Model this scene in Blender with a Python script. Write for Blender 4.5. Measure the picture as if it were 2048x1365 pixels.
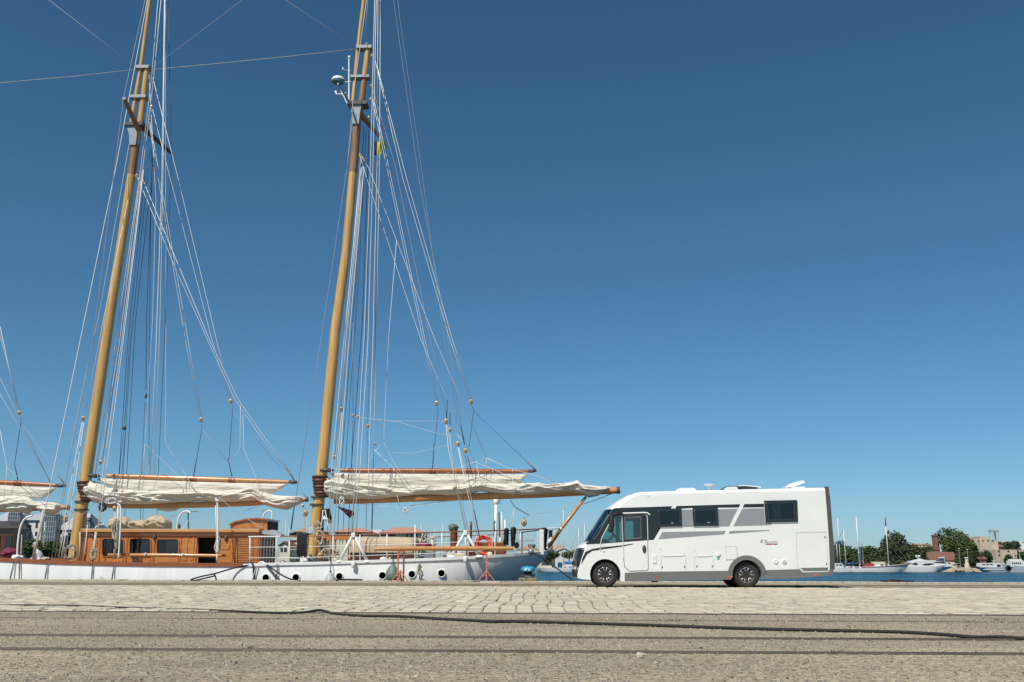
import bpy, math, random
from mathutils import Vector, noise
from mathutils.geometry import tessellate_polygon

for o in list(bpy.data.objects):
    bpy.data.objects.remove(o)
SC = bpy.context.scene
COL = SC.collection
R = math.radians
rnd = random.Random(7)

# ------------------------------------------------------------------ camera
PITCH, YAW, ROLL, CAMH, FPX = 12.56, 1.7, 0.15, 0.66, 2000.0
cam = bpy.data.cameras.new('camera')
camo = bpy.data.objects.new('camera', cam)
COL.objects.link(camo)
SC.camera = camo
cam.sensor_width = 36
cam.lens = FPX / 2048 * 36
cam.clip_start = 0.1
cam.clip_end = 6000
_p, _y, _r = R(PITCH), R(YAW), R(ROLL)
CF = Vector((-math.sin(_y) * math.cos(_p), math.cos(_y) * math.cos(_p), math.sin(_p)))
_R0 = Vector((math.cos(_y), math.sin(_y), 0))
_U0 = _R0.cross(CF)
CR = _R0 * math.cos(_r) + _U0 * math.sin(_r)
CU = _U0 * math.cos(_r) - _R0 * math.sin(_r)
from mathutils import Matrix
camo.matrix_world = Matrix(((CR.x, CU.x, -CF.x, 0), (CR.y, CU.y, -CF.y, 0), (CR.z, CU.z, -CF.z, CAMH), (0, 0, 0, 1)))
CAM = Vector((0, 0, CAMH))

def ray(px, py):
    return CF + CR * ((px - 1024) / FPX) + CU * ((682.5 - py) / FPX)
def P(px, py, Y):                      # photo pixel at a known distance Y along the quay's normal
    d = ray(px, py)
    return CAM + d * (Y / d.y)
def G(px, py, z=0.0):                  # photo pixel on the ground plane
    d = ray(px, py)
    return CAM + d * ((z - CAMH) / d.z)

# ------------------------------------------------------------------ sky, sun, exposure
SUN_EL, SUN_AZ = 53.0, 31.0            # sun behind the camera, 31 degrees to the left
world = bpy.data.worlds.new('World')
SC.world = world
world.use_nodes = True
wn = world.node_tree
for n in list(wn.nodes):
    wn.nodes.remove(n)
w_out = wn.nodes.new('ShaderNodeOutputWorld')
w_bg = wn.nodes.new('ShaderNodeBackground')
w_sky = wn.nodes.new('ShaderNodeTexSky')
w_sky.sky_type = 'NISHITA'
w_sky.sun_disc = False
w_sky.sun_elevation = R(SUN_EL)
w_sky.sun_rotation = R(180 + SUN_AZ)
w_sky.altitude = 2500
w_sky.air_density = 1.1
w_sky.dust_density = 3.0
w_sky.ozone_density = 9.0
w_bg.inputs['Strength'].default_value = 0.0715
w_hs = wn.nodes.new('ShaderNodeHueSaturation')
w_hs.inputs['Saturation'].default_value = 1.01
w_hs.inputs['Hue'].default_value = 0.480
w_gm = wn.nodes.new('ShaderNodeGamma')
w_gm.inputs['Gamma'].default_value = 1.13
wn.links.new(w_sky.outputs[0], w_gm.inputs[0])
wn.links.new(w_gm.outputs[0], w_hs.inputs['Color'])
wn.links.new(w_hs.outputs[0], w_bg.inputs['Color'])
wn.links.new(w_bg.outputs[0], w_out.inputs['Surface'])

sun = bpy.data.lights.new('sun', 'SUN')
sun.energy = 4.9
sun.angle = R(0.53)
sun.color = (1.0, 0.945, 0.85)
suno = bpy.data.objects.new('sun', sun)
COL.objects.link(suno)
SD = Vector((-math.sin(R(SUN_AZ)) * math.cos(R(SUN_EL)), -math.cos(R(SUN_AZ)) * math.cos(R(SUN_EL)), math.sin(R(SUN_EL))))
suno.rotation_euler = SD.to_track_quat('Z', 'Y').to_euler()
suno.location = SD * 60
SC.view_settings.view_transform = 'Standard'
SC.view_settings.look = 'None'
SC.view_settings.exposure = 0.0
SC.view_settings.gamma = 1.0
SC.view_settings.use_curve_mapping = False
SC.render.engine = 'CYCLES'

# ------------------------------------------------------------------ materials
MATS = {}
def M(name, col, rough=0.55, metal=0.0, var=0.12, scale=4.0, stretch=(1, 1, 1), bump=0.0, bscale=None, coat=0.0,
      col2=None, detail=5.0, spec=0.5, bdist=0.01):
    m = bpy.data.materials.new(name)
    m.use_nodes = True
    nt = m.node_tree
    b = nt.nodes['Principled BSDF']
    b.inputs['Roughness'].default_value = rough
    b.inputs['Metallic'].default_value = metal
    b.inputs['Specular IOR Level'].default_value = spec
    if coat:
        b.inputs['Coat Weight'].default_value = coat
        b.inputs['Coat Roughness'].default_value = 0.06
    tc = nt.nodes.new('ShaderNodeTexCoord')
    mp = nt.nodes.new('ShaderNodeMapping')
    mp.inputs['Scale'].default_value = stretch
    nt.links.new(tc.outputs['Object'], mp.inputs[0])
    nz = nt.nodes.new('ShaderNodeTexNoise')
    nz.inputs['Scale'].default_value = scale
    nz.inputs['Detail'].default_value = detail
    nz.inputs['Roughness'].default_value = 0.62
    nt.links.new(mp.outputs[0], nz.inputs['Vector'])
    rp = nt.nodes.new('ShaderNodeValToRGB')
    rp.color_ramp.elements[0].position = 0.3
    rp.color_ramp.elements[1].position = 0.7
    c1 = tuple(max(0, c * (1 - var)) for c in col)
    c2 = col2 if col2 else tuple(min(1, c * (1 + var)) for c in col)
    rp.color_ramp.elements[0].color = (*c1, 1)
    rp.color_ramp.elements[1].color = (*c2, 1)
    nt.links.new(nz.outputs['Fac'], rp.inputs[0])
    nt.links.new(rp.outputs[0], b.inputs['Base Color'])
    if bump:
        n2 = nz
        if bscale:
            n2 = nt.nodes.new('ShaderNodeTexNoise')
            n2.inputs['Scale'].default_value = bscale
            n2.inputs['Detail'].default_value = 6
            nt.links.new(mp.outputs[0], n2.inputs['Vector'])
        bp = nt.nodes.new('ShaderNodeBump')
        bp.inputs['Strength'].default_value = bump
        bp.inputs['Distance'].default_value = bdist
        nt.links.new(n2.outputs['Fac'], bp.inputs['Height'])
        nt.links.new(bp.outputs[0], b.inputs['Normal'])
    MATS[name] = m
    return m

def glass(name, tint, refl=0.25, rough=0.02):
    m = bpy.data.materials.new(name)
    m.use_nodes = True
    nt = m.node_tree
    out = nt.nodes['Material Output']
    nt.nodes.remove(nt.nodes['Principled BSDF'])
    tr = nt.nodes.new('ShaderNodeBsdfTransparent')
    tr.inputs[0].default_value = (*tint, 1)
    gl = nt.nodes.new('ShaderNodeBsdfGlossy')
    gl.inputs['Roughness'].default_value = rough
    gl.inputs['Color'].default_value = (0.9, 0.95, 1, 1)
    fr = nt.nodes.new('ShaderNodeFresnel')
    fr.inputs['IOR'].default_value = 1.5
    mu = nt.nodes.new('ShaderNodeMath')
    mu.operation = 'ADD'
    mu.use_clamp = True
    mu.inputs[1].default_value = refl
    mx = nt.nodes.new('ShaderNodeMixShader')
    nt.links.new(fr.outputs[0], mu.inputs[0])
    nt.links.new(mu.outputs[0], mx.inputs[0])
    nt.links.new(tr.outputs[0], mx.inputs[1])
    nt.links.new(gl.outputs[0], mx.inputs[2])
    nt.links.new(mx.outputs[0], out.inputs['Surface'])
    MATS[name] = m
    return m

M('white_gelcoat', (0.755, 0.752, 0.735), 0.30, var=0.035, scale=0.8, stretch=(1, 1, 2), coat=0.5, bump=0.10, bscale=1.3, bdist=0.012)
M('hull_white', (0.77, 0.768, 0.755), 0.4, var=0.075, scale=1.1, stretch=(2.2, 2.2, 0.22), bump=0.16, bscale=0.8, bdist=0.03, coat=0.2)
M('white_metal', (0.72, 0.72, 0.70), 0.45, var=0.06, scale=7)
M('gloss_black', (0.012, 0.012, 0.013), 0.16, var=0.1, coat=0.5)
M('matt_black', (0.014, 0.014, 0.015), 0.7, var=0.3, scale=9)
M('rubber', (0.02, 0.019, 0.018), 0.85, var=0.25, scale=14, bump=0.3)
M('tyre', (0.026, 0.024, 0.022), 0.9, var=0.3, scale=10)
M('silver', (0.62, 0.62, 0.62), 0.28, metal=0.9, var=0.05)
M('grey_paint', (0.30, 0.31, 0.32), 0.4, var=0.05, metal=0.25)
M('skirt_grey', (0.17, 0.17, 0.165), 0.45, var=0.06, metal=0.2)
M('dark_grey', (0.075, 0.073, 0.075), 0.5, var=0.08)
M('galvanised', (0.27, 0.29, 0.31), 0.45, metal=0.5, var=0.15, scale=8)
M('orange_lens', (0.55, 0.12, 0.03), 0.25)
M('red_bar', (0.30, 0.035, 0.03), 0.4)
M('green_mark', (0.04, 0.30, 0.18), 0.5)
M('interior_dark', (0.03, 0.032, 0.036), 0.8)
M('seat_fabric', (0.07, 0.068, 0.07), 0.9, var=0.2, scale=20)
M('curtain', (0.34, 0.37, 0.39), 0.9, var=0.15, scale=8, stretch=(6, 1, 0.4))
M('curtain_white', (0.62, 0.64, 0.62), 0.9, var=0.15, scale=8, stretch=(6, 1, 0.4))
glass('cab_glass', (0.58, 0.74, 0.73), 0.04)
glass('tinted_pane', (0.62, 0.64, 0.66), 0.0)
glass('windscreen_glass', (0.45, 0.55, 0.55), 0.06)

M('mast_wood', (0.58, 0.325, 0.085), 0.40, var=0.42, scale=1.7, stretch=(10, 10, 0.22), bump=0.25, coat=0.4, col2=(0.70, 0.44, 0.145), detail=9)
M('mast_old', (0.20, 0.10, 0.045), 0.6, var=0.35, scale=2.4, stretch=(10, 10, 0.5), bump=0.4, col2=(0.34, 0.20, 0.10))
M('spar_wood', (0.50, 0.22, 0.065), 0.34, var=0.22, scale=2.5, stretch=(0.4, 9, 9), coat=0.5, col2=(0.60, 0.30, 0.10))
M('spar_red', (0.36, 0.12, 0.04), 0.34, var=0.25, scale=2.5, stretch=(0.4, 9, 9), coat=0.5)
M('varnish', (0.50, 0.165, 0.035), 0.25, var=0.25, scale=2.4, stretch=(1.0, 6, 9), coat=0.6, col2=(0.60, 0.235, 0.055))
M('varnish_post', (0.40, 0.115, 0.025), 0.25, var=0.25, scale=2.4, stretch=(8, 8, 0.8), coat=0.6)
M('mahogany_with_shade', (0.075, 0.022, 0.012), 0.35, var=0.3, scale=3, stretch=(1, 6, 8), coat=0.4)  # dark wood tone that also carries the shade of the forward house
M('cap_rail', (0.26, 0.085, 0.035), 0.4, var=0.3, scale=4, stretch=(0.5, 6, 6))
M('deck_teak', (0.34, 0.27, 0.19), 0.7, var=0.2, scale=4, stretch=(0.4, 10, 1))
M('canvas_sail', (0.62, 0.575, 0.49), 0.9, var=0.10, scale=2.2, stretch=(0.6, 1, 3.2), bump=0.8, bscale=4.5, bdist=0.05, col2=(0.69, 0.65, 0.575))
M('canvas_beige', (0.44, 0.36, 0.25), 0.9, var=0.12, scale=3, bump=0.2, bscale=25)
M('leather', (0.075, 0.026, 0.02), 0.6, var=0.35, scale=6, stretch=(1, 1, 6))
M('rope_white', (0.63, 0.63, 0.60), 0.8, var=0.12, scale=9)
M('rope_tan', (0.46, 0.42, 0.35), 0.85, var=0.25, scale=14)
M('wire_dark', (0.035, 0.038, 0.045), 0.5, var=0.2, scale=9)
M('wire_grey', (0.30, 0.31, 0.32), 0.5, var=0.2, scale=9)
M('block_wood', (0.44, 0.29, 0.115), 0.4, var=0.2, scale=9, coat=0.3)
M('copper_brown', (0.22, 0.075, 0.03), 0.45, var=0.3, scale=6, metal=0.2)
M('verdigris', (0.11, 0.135, 0.10), 0.6, var=0.4, scale=7)
M('life_orange', (0.72, 0.07, 0.035), 0.6, var=0.1)
M('magenta_cloth', (0.16, 0.02, 0.05), 0.8, var=0.25, scale=8)
M('maroon_flag', (0.075, 0.018, 0.03), 0.85, var=0.25, scale=5)
M('black_cloth', (0.012, 0.012, 0.016), 0.9, var=0.3)
M('flag_grey', (0.55, 0.55, 0.58), 0.9)
M('flag_yellow', (0.56, 0.48, 0.04), 0.85, var=0.15)
M('flag_green', (0.05, 0.11, 0.05), 0.85)
M('flag_navy', (0.02, 0.025, 0.06), 0.85)
M('radar_teal', (0.06, 0.16, 0.19), 0.5)
M('trestle_red', (0.52, 0.13, 0.075), 0.6, var=0.25, scale=12, col2=(0.58, 0.22, 0.14))
M('fender_green', (0.13, 0.17, 0.135), 0.55, var=0.15, scale=5)
M('fender_grey', (0.33, 0.37, 0.36), 0.55, var=0.15, scale=5)
M('bollard_blue', (0.03, 0.27, 0.48), 0.4, var=0.15, scale=12, coat=0.3)
M('rail_steel', (0.080, 0.062, 0.056), 0.6, metal=0.3, var=0.35, scale=5, stretch=(0.4, 8, 8), bump=0.3)
M('rust_steel', (0.16, 0.075, 0.05), 0.8, var=0.4, scale=5, stretch=(0.5, 5, 5))
M('pale_stone', (0.50, 0.46, 0.39), 0.9, var=0.2, scale=14)
M('pale_blue', (0.42, 0.62, 0.70), 0.5)
M('skin', (0.45, 0.25, 0.17), 0.6)
M('shirt_white', (0.66, 0.66, 0.74), 0.85, var=0.08)
M('jeans', (0.03, 0.04, 0.085), 0.9)
M('cap_blue', (0.10, 0.15, 0.32), 0.8, col2=(0.6, 0.6, 0.65), scale=18)
# far bank
M('far_white', (0.66, 0.66, 0.64), 0.5, var=0.06)
M('far_cream', (0.62, 0.56, 0.42), 0.8, var=0.1, scale=0.6)
M('far_concrete', (0.45, 0.38, 0.30), 0.9, var=0.2, scale=0.35, bump=0.4, bdist=0.1)
M('far_brick', (0.20, 0.11, 0.085), 0.9, var=0.3, scale=1.5)
M('far_tile', (0.175, 0.085, 0.062), 0.85, var=0.25, scale=1.2, stretch=(1, 3, 3), bump=0.5, bdist=0.1)
M('far_tile_pale', (0.42, 0.22, 0.15), 0.85, var=0.2, scale=1.2, stretch=(1, 3, 3), bump=0.5, bdist=0.1)
M('slate', (0.36, 0.385, 0.41), 0.7, var=0.12, scale=1.0)
M('far_dark', (0.035, 0.042, 0.05), 0.3, var=0.3)
M('lattice_glass', (0.10, 0.112, 0.125), 0.3, var=0.3)
M('pink_panel', (0.42, 0.13, 0.14), 0.8)
M('far_blue', (0.025, 0.06, 0.16), 0.7)
M('tarp_blue', (0.04, 0.22, 0.40), 0.7, var=0.2)
M('far_hull_grey', (0.36, 0.41, 0.45), 0.5)
M('far_red', (0.27, 0.05, 0.05), 0.6)
M('leaf_dark', (0.022, 0.036, 0.012), 0.8, var=0.5, scale=0.35, col2=(0.066, 0.092, 0.028), detail=3)
M('leaf_mid', (0.030, 0.048, 0.013), 0.8, var=0.5, scale=0.4, col2=(0.098, 0.132, 0.034), detail=3)
M('trunk', (0.11, 0.08, 0.06), 0.9)
M('bank_stone', (0.34, 0.29, 0.22), 0.95, var=0.3, scale=0.5, bump=0.6, bdist=0.2)
M('bank_land', (0.20, 0.185, 0.13), 0.95, var=0.3, scale=0.1)
M('weed', (0.15, 0.13, 0.06), 0.9, var=0.4, scale=3, col2=(0.15, 0.15, 0.065))

# ------------------------------------------------------------------ mesh helpers
ORG = {}
class MB:
    def __init__(s):
        s.v, s.f = [], []
    def add(s, vs, fs):
        n = len(s.v)
        s.v += [tuple(q) for q in vs]
        s.f += [tuple(n + i for i in q) for q in fs]
        return s
    def box(s, a, b):
        (x0, y0, z0), (x1, y1, z1) = a, b
        x0, x1 = min(x0, x1), max(x0, x1); y0, y1 = min(y0, y1), max(y0, y1); z0, z1 = min(z0, z1), max(z0, z1)
        return s.add([(x0, y0, z0), (x1, y0, z0), (x1, y1, z0), (x0, y1, z0), (x0, y0, z1), (x1, y0, z1), (x1, y1, z1), (x0, y1, z1)],
                     [(0, 3, 2, 1), (4, 5, 6, 7), (0, 1, 5, 4), (1, 2, 6, 5), (2, 3, 7, 6), (3, 0, 4, 7)])
    def cbox(s, a, b, c):                # box with chamfered edges all round
        x0, y0, z0 = a; x1, y1, z1 = b
        x0, x1 = min(x0, x1), max(x0, x1); y0, y1 = min(y0, y1), max(y0, y1); z0, z1 = min(z0, z1), max(z0, z1)
        rings = [(y0, c), (y0 + c, 0), (y1 - c, 0), (y1, c)]
        vs, fs = [], []
        for y, i in rings:
            xa, xb, za, zb = x0 + i, x1 - i, z0 + i, z1 - i
            vs += [(xa + c, y, za), (xb - c, y, za), (xb, y, za + c), (xb, y, zb - c), (xb - c, y, zb), (xa + c, y, zb), (xa, y, zb - c), (xa, y, za + c)]
        for k in range(3):
            for j in range(8):
                fs.append((k * 8 + j, k * 8 + (j + 1) % 8, k * 8 + 8 + (j + 1) % 8, k * 8 + 8 + j))
        fs.append(tuple(range(7, -1, -1))); fs.append(tuple(range(24, 32)))
        return s.add(vs, fs)
    def tube(s, pts, rad, n=8, cap=True):
        pts = [Vector(q) for q in pts]
        m = len(pts)
        if not isinstance(rad, (list, tuple)):
            rad = [rad] * m
        t0 = (pts[1] - pts[0]).normalized()
        up = Vector((0, 1, 0)) if abs(t0.y) < 0.9 else Vector((1, 0, 0))
        vs, fs = [], []
        for i in range(m):
            t = (pts[min(i + 1, m - 1)] - pts[max(i - 1, 0)])
            t = t.normalized() if t.length > 1e-9 else t0
            a = (up - t * up.dot(t)).normalized()
            up = a
            b = t.cross(a)
            for j in range(n):
                q = 2 * math.pi * j / n
                vs.append(pts[i] + (a * math.cos(q) + b * math.sin(q)) * rad[i])
        for i in range(m - 1):
            for j in range(n):
                fs.append((i * n + j, i * n + (j + 1) % n, (i + 1) * n + (j + 1) % n, (i + 1) * n + j))
        if cap:
            fs.append(tuple(range(n - 1, -1, -1)))
            fs.append(tuple((m - 1) * n + j for j in range(n)))
        return s.add(vs, fs)
    def lathe(s, prof, c, axis='z', n=24, caps=True):   # prof: (radius, height along axis)
        vs, fs = [], []
        c = Vector(c)
        for r, h in prof:
            for j in range(n):
                q = 2 * math.pi * j / n
                a, b = r * math.cos(q), r * math.sin(q)
                vs.append(c + (Vector((a, b, h)) if axis == 'z' else Vector((a, h, b)) if axis == 'y' else Vector((h, a, b))))
        for i in range(len(prof) - 1):
            for j in range(n):
                fs.append((i * n + j, i * n + (j + 1) % n, (i + 1) * n + (j + 1) % n, (i + 1) * n + j))
        if caps:
            fs.append(tuple(range(n - 1, -1, -1)))
            fs.append(tuple((len(prof) - 1) * n + j for j in range(n)))
        return s.add(vs, fs)
    def ell(s, c, r, n=14, m=9, jit=0.0, seed=0):
        c = Vector(c)
        vs, fs = [], []
        for i in range(m + 1):
            th = math.pi * i / m
            for j in range(n):
                q = 2 * math.pi * j / n
                d = Vector((math.sin(th) * math.cos(q), math.sin(th) * math.sin(q), math.cos(th)))
                k = 1.0
                if jit:
                    k += jit * noise.noise(d * 2.3 + Vector((seed, seed * 1.7, 0))) + jit * 0.5 * noise.noise(d * 5.1 + Vector((seed * 2, 0, seed)))
                vs.append(c + Vector((d.x * r[0], d.y * r[1], d.z * r[2])) * k)
        for i in range(m):
            for j in range(n):
                fs.append((i * n + j, (i + 1) * n + j, (i + 1) * n + (j + 1) % n, i * n + (j + 1) % n))
        return s.add(vs, fs)
    def prism(s, poly, y0, y1, holes=()):    # poly of (x, z), extruded along y, may have holes
        loops = [list(poly)] + [list(h) for h in holes]
        flat = [q for l in loops for q in l]
        tris = tessellate_polygon([[Vector((x, z, 0)) for x, z in l] for l in loops])
        n = len(flat)
        vs = [(x, y0, z) for x, z in flat] + [(x, y1, z) for x, z in flat]
        fs = [t for t in tris] + [tuple(n + i for i in reversed(t)) for t in tris]
        o = 0
        for l in loops:
            k = len(l)
            for i in range(k):
                fs.append((o + i, o + (i + 1) % k, n + o + (i + 1) % k, n + o + i))
            o += k
        return s.add(vs, fs)
    def grid(s, rows, closed=False):         # rows of equal length
        m, n = len(rows), len(rows[0])
        vs = [q for r in rows for q in r]
        fs = []
        for i in range(m - 1):
            for j in range(n if closed else n - 1):
                fs.append((i * n + j, i * n + (j + 1) % n, (i + 1) * n + (j + 1) % n, (i + 1) * n + j))
        return s.add(vs, fs)
    def build(s, name, mat, parent=None, smooth=False, auto=None, label=None, cat=None, group=None, kind=None):
        me = bpy.data.meshes.new(name)
        if parent is not None:
            org = ORG[parent.name]
        else:
            xs = [q[0] for q in s.v]; ys = [q[1] for q in s.v]; zs = [q[2] for q in s.v]
            org = Vector(((min(xs) + max(xs)) / 2, (min(ys) + max(ys)) / 2, min(zs)))
        me.from_pydata([(q[0] - org[0], q[1] - org[1], q[2] - org[2]) for q in s.v], [], s.f)
        me.validate()
        fix_normals(me)
        if isinstance(mat, str):
            mat = MATS[mat]
        me.materials.append(mat)
        if smooth:
            me.shade_smooth()
            if auto:
                me.set_sharp_from_angle(angle=R(auto))
        o = bpy.data.objects.new(name, me)
        COL.objects.link(o)
        if parent is not None:
            o.parent = parent
        else:
            o.location = org
        ORG[o.name] = org
        tag(o, label, cat, group, kind)
        return o

import bmesh
def fix_normals(me):
    bm = bmesh.new()
    bm.from_mesh(me)
    bmesh.ops.recalc_face_normals(bm, faces=bm.faces)
    bm.to_mesh(me)
    bm.free()

def tag(o, label=None, cat=None, group=None, kind=None):
    if label: o['label'] = label
    if cat: o['category'] = cat
    if group: o['group'] = group
    if kind: o['kind'] = kind
    return o

def thing(name, loc, label, cat, group=None):
    o = bpy.data.objects.new(name, None)
    COL.objects.link(o)
    o.empty_display_size = 0.3
    o.location = loc
    ORG[o.name] = Vector(loc)
    return tag(o, label, cat, group)

def lerp(tab, x):
    if x <= tab[0][0]:
        return tab[0][1:] if len(tab[0]) > 2 else tab[0][1]
    for a, b in zip(tab, tab[1:]):
        if x <= b[0]:
            t = (x - a[0]) / (b[0] - a[0])
            r = tuple(p + (q - p) * t for p, q in zip(a[1:], b[1:]))
            return r if len(r) > 1 else r[0]
    return tab[-1][1:] if len(tab[-1]) > 2 else tab[-1][1]

def smooth_pts(pts, k=6):                # Catmull-Rom through the points
    pts = [Vector(q) for q in pts]
    out = []
    for i in range(len(pts) - 1):
        p0, p1, p2, p3 = pts[max(i - 1, 0)], pts[i], pts[i + 1], pts[min(i + 2, len(pts) - 1)]
        for j in range(k):
            t = j / k
            out.append(0.5 * ((2 * p1) + (p2 - p0) * t + (2 * p0 - 5 * p1 + 4 * p2 - p3) * t * t + (3 * p1 - p0 - 3 * p2 + p3) * t ** 3))
    out.append(pts[-1])
    return out

# ------------------------------------------------------------------ ground, quay, water
QUAY_EDGE = 39.6
WATER = -1.5

def ground_material(name, base, lo, hi, s1, s2, patch, bumpd):
    m = bpy.data.materials.new(name)
    m.use_nodes = True
    nt = m.node_tree
    b = nt.nodes['Principled BSDF']
    b.inputs['Roughness'].default_value = 0.95
    b.inputs['Specular IOR Level'].default_value = 0.15
    tc = nt.nodes.new('ShaderNodeTexCoord')
    vo = nt.nodes.new('ShaderNodeTexVoronoi'); vo.inputs['Scale'].default_value = s1
    n1 = nt.nodes.new('ShaderNodeTexNoise'); n1.inputs['Scale'].default_value = s2; n1.inputs['Detail'].default_value = 8; n1.inputs['Roughness'].default_value = 0.7
    n2 = nt.nodes.new('ShaderNodeTexNoise'); n2.inputs['Scale'].default_value = patch; n2.inputs['Detail'].default_value = 5
    for q in (vo, n1, n2):
        nt.links.new(tc.outputs['Object'], q.inputs['Vector'])
    sp = nt.nodes.new('ShaderNodeSeparateColor'); nt.links.new(vo.outputs['Color'], sp.inputs[0])
    mixv = nt.nodes.new('ShaderNodeMath'); mixv.operation = 'MULTIPLY_ADD'
    nt.links.new(sp.outputs[0], mixv.inputs[0]); mixv.inputs[1].default_value = 0.55
    nt.links.new(n1.outputs['Fac'], mixv.inputs[2])
    rp = nt.nodes.new('ShaderNodeValToRGB')
    e = rp.color_ramp.elements
    e[0].position, e[0].color = 0.42, (*lo, 1)
    e[1].position, e[1].color = 1.05, (*hi, 1)
    k = e.new(0.72); k.color = (*base, 1)
    nt.links.new(mixv.outputs[0], rp.inputs[0])
    r2 = nt.nodes.new('ShaderNodeValToRGB')
    r2.color_ramp.elements[0].position = 0.36; r2.color_ramp.elements[0].color = (0.74, 0.72, 0.72, 1)
    r2.color_ramp.elements[1].position = 0.62; r2.color_ramp.elements[1].color = (1.12, 1.1, 1.04, 1)
    nt.links.new(n2.outputs['Fac'], r2.inputs[0])
    mp = nt.nodes.new('ShaderNodeMapping'); mp.inputs['Scale'].default_value = (0.07, 0.9, 1)
    nt.links.new(tc.outputs['Object'], mp.inputs[0])
    n3 = nt.nodes.new('ShaderNodeTexNoise'); n3.inputs['Scale'].default_value = 1.6; n3.inputs['Detail'].default_value = 6; n3.inputs['Roughness'].default_value = 0.6
    nt.links.new(mp.outputs[0], n3.inputs['Vector'])
    av = nt.nodes.new('ShaderNodeMath'); av.operation = 'MULTIPLY_ADD'; av.inputs[1].default_value = 0.5
    nt.links.new(n3.outputs['Fac'], av.inputs[0])
    hf = nt.nodes.new('ShaderNodeMath'); hf.operation = 'MULTIPLY'; hf.inputs[1].default_value = 0.5
    nt.links.new(n2.outputs['Fac'], hf.inputs[0]); nt.links.new(hf.outputs[0], av.inputs[2])
    nt.links.new(av.outputs[0], r2.inputs[0])
    mx = nt.nodes.new('ShaderNodeMix'); mx.data_type = 'RGBA'; mx.blend_type = 'MULTIPLY'; mx.inputs[0].default_value = 1
    nt.links.new(rp.outputs[0], mx.inputs[6]); nt.links.new(r2.outputs[0], mx.inputs[7])
    nt.links.new(mx.outputs[2], b.inputs['Base Color'])
    bp = nt.nodes.new('ShaderNodeBump'); bp.inputs['Strength'].default_value = 0.8; bp.inputs['Distance'].default_value = bumpd
    nt.links.new(mixv.outputs[0], bp.inputs['Height'])
    nt.links.new(bp.outputs[0], b.inputs['Normal'])
    MATS[name] = m

ground_material('asphalt', (0.296, 0.254, 0.183), (0.150, 0.126, 0.088), (0.440, 0.390, 0.294), 34, 22, 0.35, 0.006)
ground_material('asphalt_grey', (0.286, 0.244, 0.181), (0.169, 0.142, 0.105), (0.412, 0.362, 0.278), 40, 26, 0.4, 0.005)
ground_material('quay_concrete', (0.338, 0.300, 0.234), (0.207, 0.180, 0.142), (0.392, 0.354, 0.283), 6, 5, 0.3, 0.004)
ground_material('joint_soil', (0.164, 0.147, 0.093), (0.087, 0.082, 0.049), (0.229, 0.218, 0.131), 30, 8, 0.5, 0.004)
ground_material('quay_stone', (0.360, 0.327, 0.262), (0.218, 0.196, 0.164), (0.458, 0.420, 0.338), 9, 9, 0.6, 0.006)
ground_material('quay_dirt', (0.191, 0.164, 0.118), (0.098, 0.087, 0.060), (0.262, 0.229, 0.164), 14, 6, 0.4, 0.005)

XW = 160.0
def sheet(name, y0, y1, z, mat, x0=-XW, x1=XW, thick=0.0):
    mb = MB()
    mb.add([(x0, y0, z), (x1, y0, z), (x1, y1, z), (x0, y1, z)], [(0, 1, 2, 3)])
    return mb.build(name, mat, kind='structure')

Y_RAIL = (8.04, 9.55, 12.45, 14.10)
Y_COB0, Y_COB1 = 14.19, 29.75
ground = MB()
ground.add([(-XW, -60, 0), (XW, -60, 0), (XW, Y_RAIL[0], 0), (-XW, Y_RAIL[0], 0)], [(0, 1, 2, 3)])
ground.build('quay_pavement', 'asphalt', kind='structure')
sheet('track_pavement', Y_RAIL[0], Y_COB0, -0.0005, 'asphalt_grey')
bed = sheet('cobble_bed', Y_COB0, Y_COB1, -0.006, 'joint_soil')
sheet('quay_apron', Y_COB1, QUAY_EDGE - 0.9, 0.0, 'quay_concrete')
mb = MB(); mb.box((-XW, Y_COB1 + 1.55, 0.003), (XW, Y_COB1 + 2.5, 0.006)); mb.build('dirt_strip', 'quay_dirt', kind='structure')
mb = MB(); mb.box((-XW, QUAY_EDGE - 0.9, -3.5), (XW, QUAY_EDGE - 0.02, -0.02))
wall = mb.build('quay_wall', 'quay_concrete', kind='structure')
cop = MB(); cop.box((-0.5, -0.44, -0.25), (0.5, 0.46, 0.0))
xq = -34.0
cme = []
for k in range(4):
    c = MB(); L = (1.9, 2.2, 1.7, 2.05)[k]
    c.cbox((0, -0.45, -0.3), (L - 0.015, 0.47, 0.018 + 0.006 * k), 0.02)
    me = bpy.data.meshes.new('coping_stone'); me.from_pydata(c.v, [], c.f); fix_normals(me); me.materials.append(MATS['quay_stone'])
    cme.append((me, L))
while xq < 34:
    me, L = cme[rnd.randrange(4)]
    o = bpy.data.objects.new('coping_stone', me); COL.objects.link(o)
    o.parent = wall
    o.location = Vector((xq, QUAY_EDGE - 0.45 + rnd.uniform(-.015, .015), 0)) - ORG[wall.name]
    xq += L

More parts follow.
